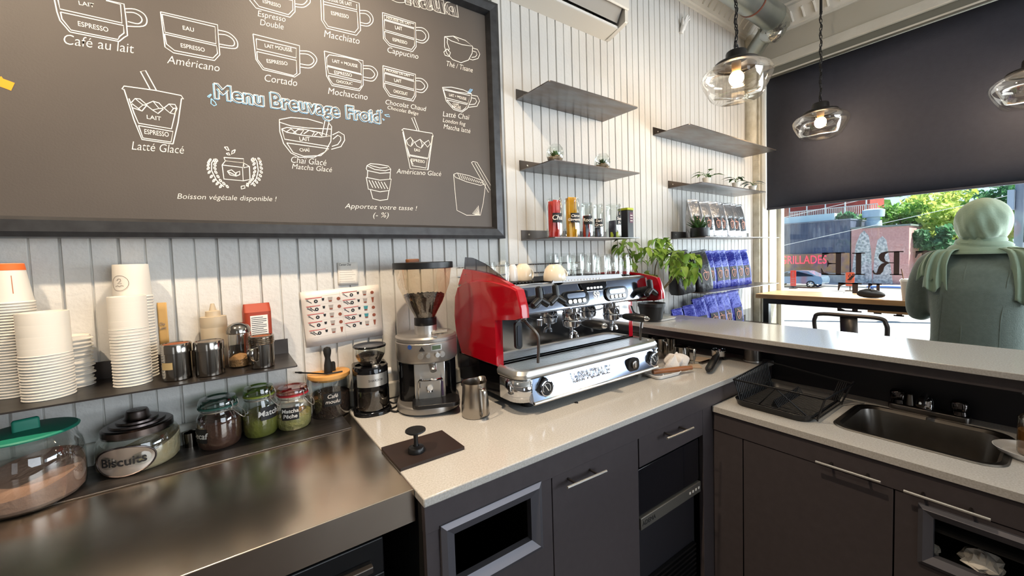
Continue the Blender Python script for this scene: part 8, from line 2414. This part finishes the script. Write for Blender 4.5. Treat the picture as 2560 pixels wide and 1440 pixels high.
# orange road-work panels
M['orange_panel'] = mat('orange_sign_sheet', '#f0561e', 0.5, emit=None)
def panel(xl, xr, yt, yb, X, label, red=False):
    a, c_ = at_x(xl, yb, X), at_x(xr, yt, X)
    t = thing('road_work_sign', label, 'sign', (X, (a.y + c_.y) / 2, ZG))
    w2 = (a.y - c_.y) / 2
    b = MB(); b.prism([(u, v) for u, v in rrect(-w2, w2, a.z - ZG, c_.z - ZG, w2 * 0.25, 4)], -0.02, 0.02, 'x'); pn_ = b.build('sign_panel', mat('red_orange_sheet', '#f2452e', 0.5) if red else M['orange_panel'], t)
    b = MB(); h_ = c_.z - a.z; z = a.z - ZG
    b.tube([(-0.024, w2 * 0.3 * math.cos(q_), z + h_ * 0.72 + h_ * 0.09 * math.sin(q_)) for q_ in [k * PI / 6 for k in range(12)]], 0.02, 6, closed=True)
    b.box(-0.026, -0.02, -w2 * 0.15, w2 * 0.15, z + h_ * 0.84, z + h_ * 0.9)
    for j in range(3): b.box(-0.026, -0.02, -w2 * 0.6, w2 * 0.6, z + h_ * (0.2 + 0.13 * j), z + h_ * (0.23 + 0.13 * j))
    b.build('sign_print', M['ink'] if not red else mat('faded_print', '#c98a80', 0.6), pn_, flat=True)
    b = MB(); b.tube([(0.03, 0, 0), (0.03, 0, a.z - ZG + 0.3)], 0.03, 8); b.box(-0.2, 0.25, -0.25, 0.25, 0, 0.05); b.build('sign_post', M['rubber'], t)
panel(1976, 1990, 676, 715, 39.5, 'tall red-orange road-work panel beside the parked car', True)
panel(2114, 2136, 681, 715, 39, 'orange road-work panel with dark symbol in front of the mural building')
# parked car
def car(p, heading, body_m, label):
    t = thing('parked_car', label, 'car', p, heading)
    W = 0.88
    prof = [(-2.15, 0.35), (-2.2, 0.62), (-2.1, 0.80), (-1.25, 0.92), (-0.55, 1.40), (0.2, 1.48), (1.1, 1.44), (1.75, 1.05), (2.1, 0.98), (2.2, 0.7), (2.15, 0.35)]
    rings = []
    for yk, sz, dz in ((-W, 0.97, 0.03), (-W * 1.0, 1, 0), (W, 1, 0), (W, 0.97, 0.03)):
        rings.append([(x * sz, yk * (0.80 if z > 1.2 else 1.0), z * (1 if z > 0.5 else 1)) for x, z in prof])
    b = MB(); b.loft(rings[1:3], True, True, smooth=False); b.build('car_body', body_m, t, bevel=0.06)
    b = MB()
    for s in (-1, 1):
        b.add([(x, s * yk, z) for x, z, yk in ((-1.15, 0.95, W * 1.005), (-0.52, 1.34, W * 0.84), (0.2, 1.42, W * 0.82), (1.05, 1.38, W * 0.83), (1.6, 1.02, W * 1.005))], [(0, 1, 2, 3, 4)])
    b.add([(-1.30, -W * 0.85, 0.95), (-1.30, W * 0.85, 0.95), (-0.60, W * 0.72, 1.40), (-0.60, -W * 0.72, 1.40)], [(0, 1, 2, 3)])
    b.build('windows', mat('car_glass', '#1c2430', 0.08) if 'car_glass' not in bpy.data.materials else bpy.data.materials['car_glass'], t, flat=True)
    for x in (-1.35, 1.35):
        for s in (-1, 1):
            b = MB(); b.M = Matrix.Translation((x, s * (W - 0.08), 0.32)) @ Matrix.Rotation(PI / 2, 4, 'X'); b.lathe([(0.2, -0.11), (0.31, -0.1), (0.32, 0), (0.31, 0.1), (0.2, 0.11)], 28); w_ = b.build('wheel', M['rubber'], t)
            b = MB(); b.M = Matrix.Translation((x, s * (W + 0.035), 0.32)) @ Matrix.Rotation(PI / 2, 4, 'X')
            b.lathe([(0.21, -0.012), (0.225, 0.0), (0.21, 0.012)], 28)
            for j in range(5):
                a = 2 * PI * j / 5; b.bar((0.03 * math.cos(a), 0.03 * math.sin(a), 0), (0.21 * math.cos(a), 0.21 * math.sin(a), 0), 0.07, 0.02, up=(0, 0, 1))
            b.build('wheel_rim', M['satin'], w_)
    for s in (-1, 1):
        b = MB(); b.sphere((-2.08, s * 0.62, 0.72), 0.13, 14, 8, sy=1.4, sz=0.6); b.build('headlight', M['white'], t)
    b = MB(); b.box(-2.215, -2.17, -0.5, 0.5, 0.42, 0.58); b.build('grille', M['black'], t)
car(Vector((41.5, at_x(2036, 700, 41.5).y + 1.35, ZG)), -PI / 2, mat('blue_grey_car_paint', '#7f95a8', 0.25, 0.3, coat=0.5), 'blue-grey car parked in front of the dark shop')
# blue bench near the window
p = at_x(2222, 716, 34.0)
t = thing('street_bench', 'low blue street bench beyond the takeaway cup', 'bench', (34, p.y, ZG))
b = MB(); b.box(-0.4, 0.4, -1.0, 1.0, p.z - ZG - 0.06, p.z - ZG); b.build('seat', mat('blue_paint', '#3f63a8', 0.5), t, bevel=0.01)
for s in (-1, 1):
    b = MB(); b.box(-0.2, 0.2, s * 0.8 - 0.04, s * 0.8 + 0.04, 0.0, p.z - ZG - 0.06); b.build('leg', bpy.data.materials['blue_paint'], t)
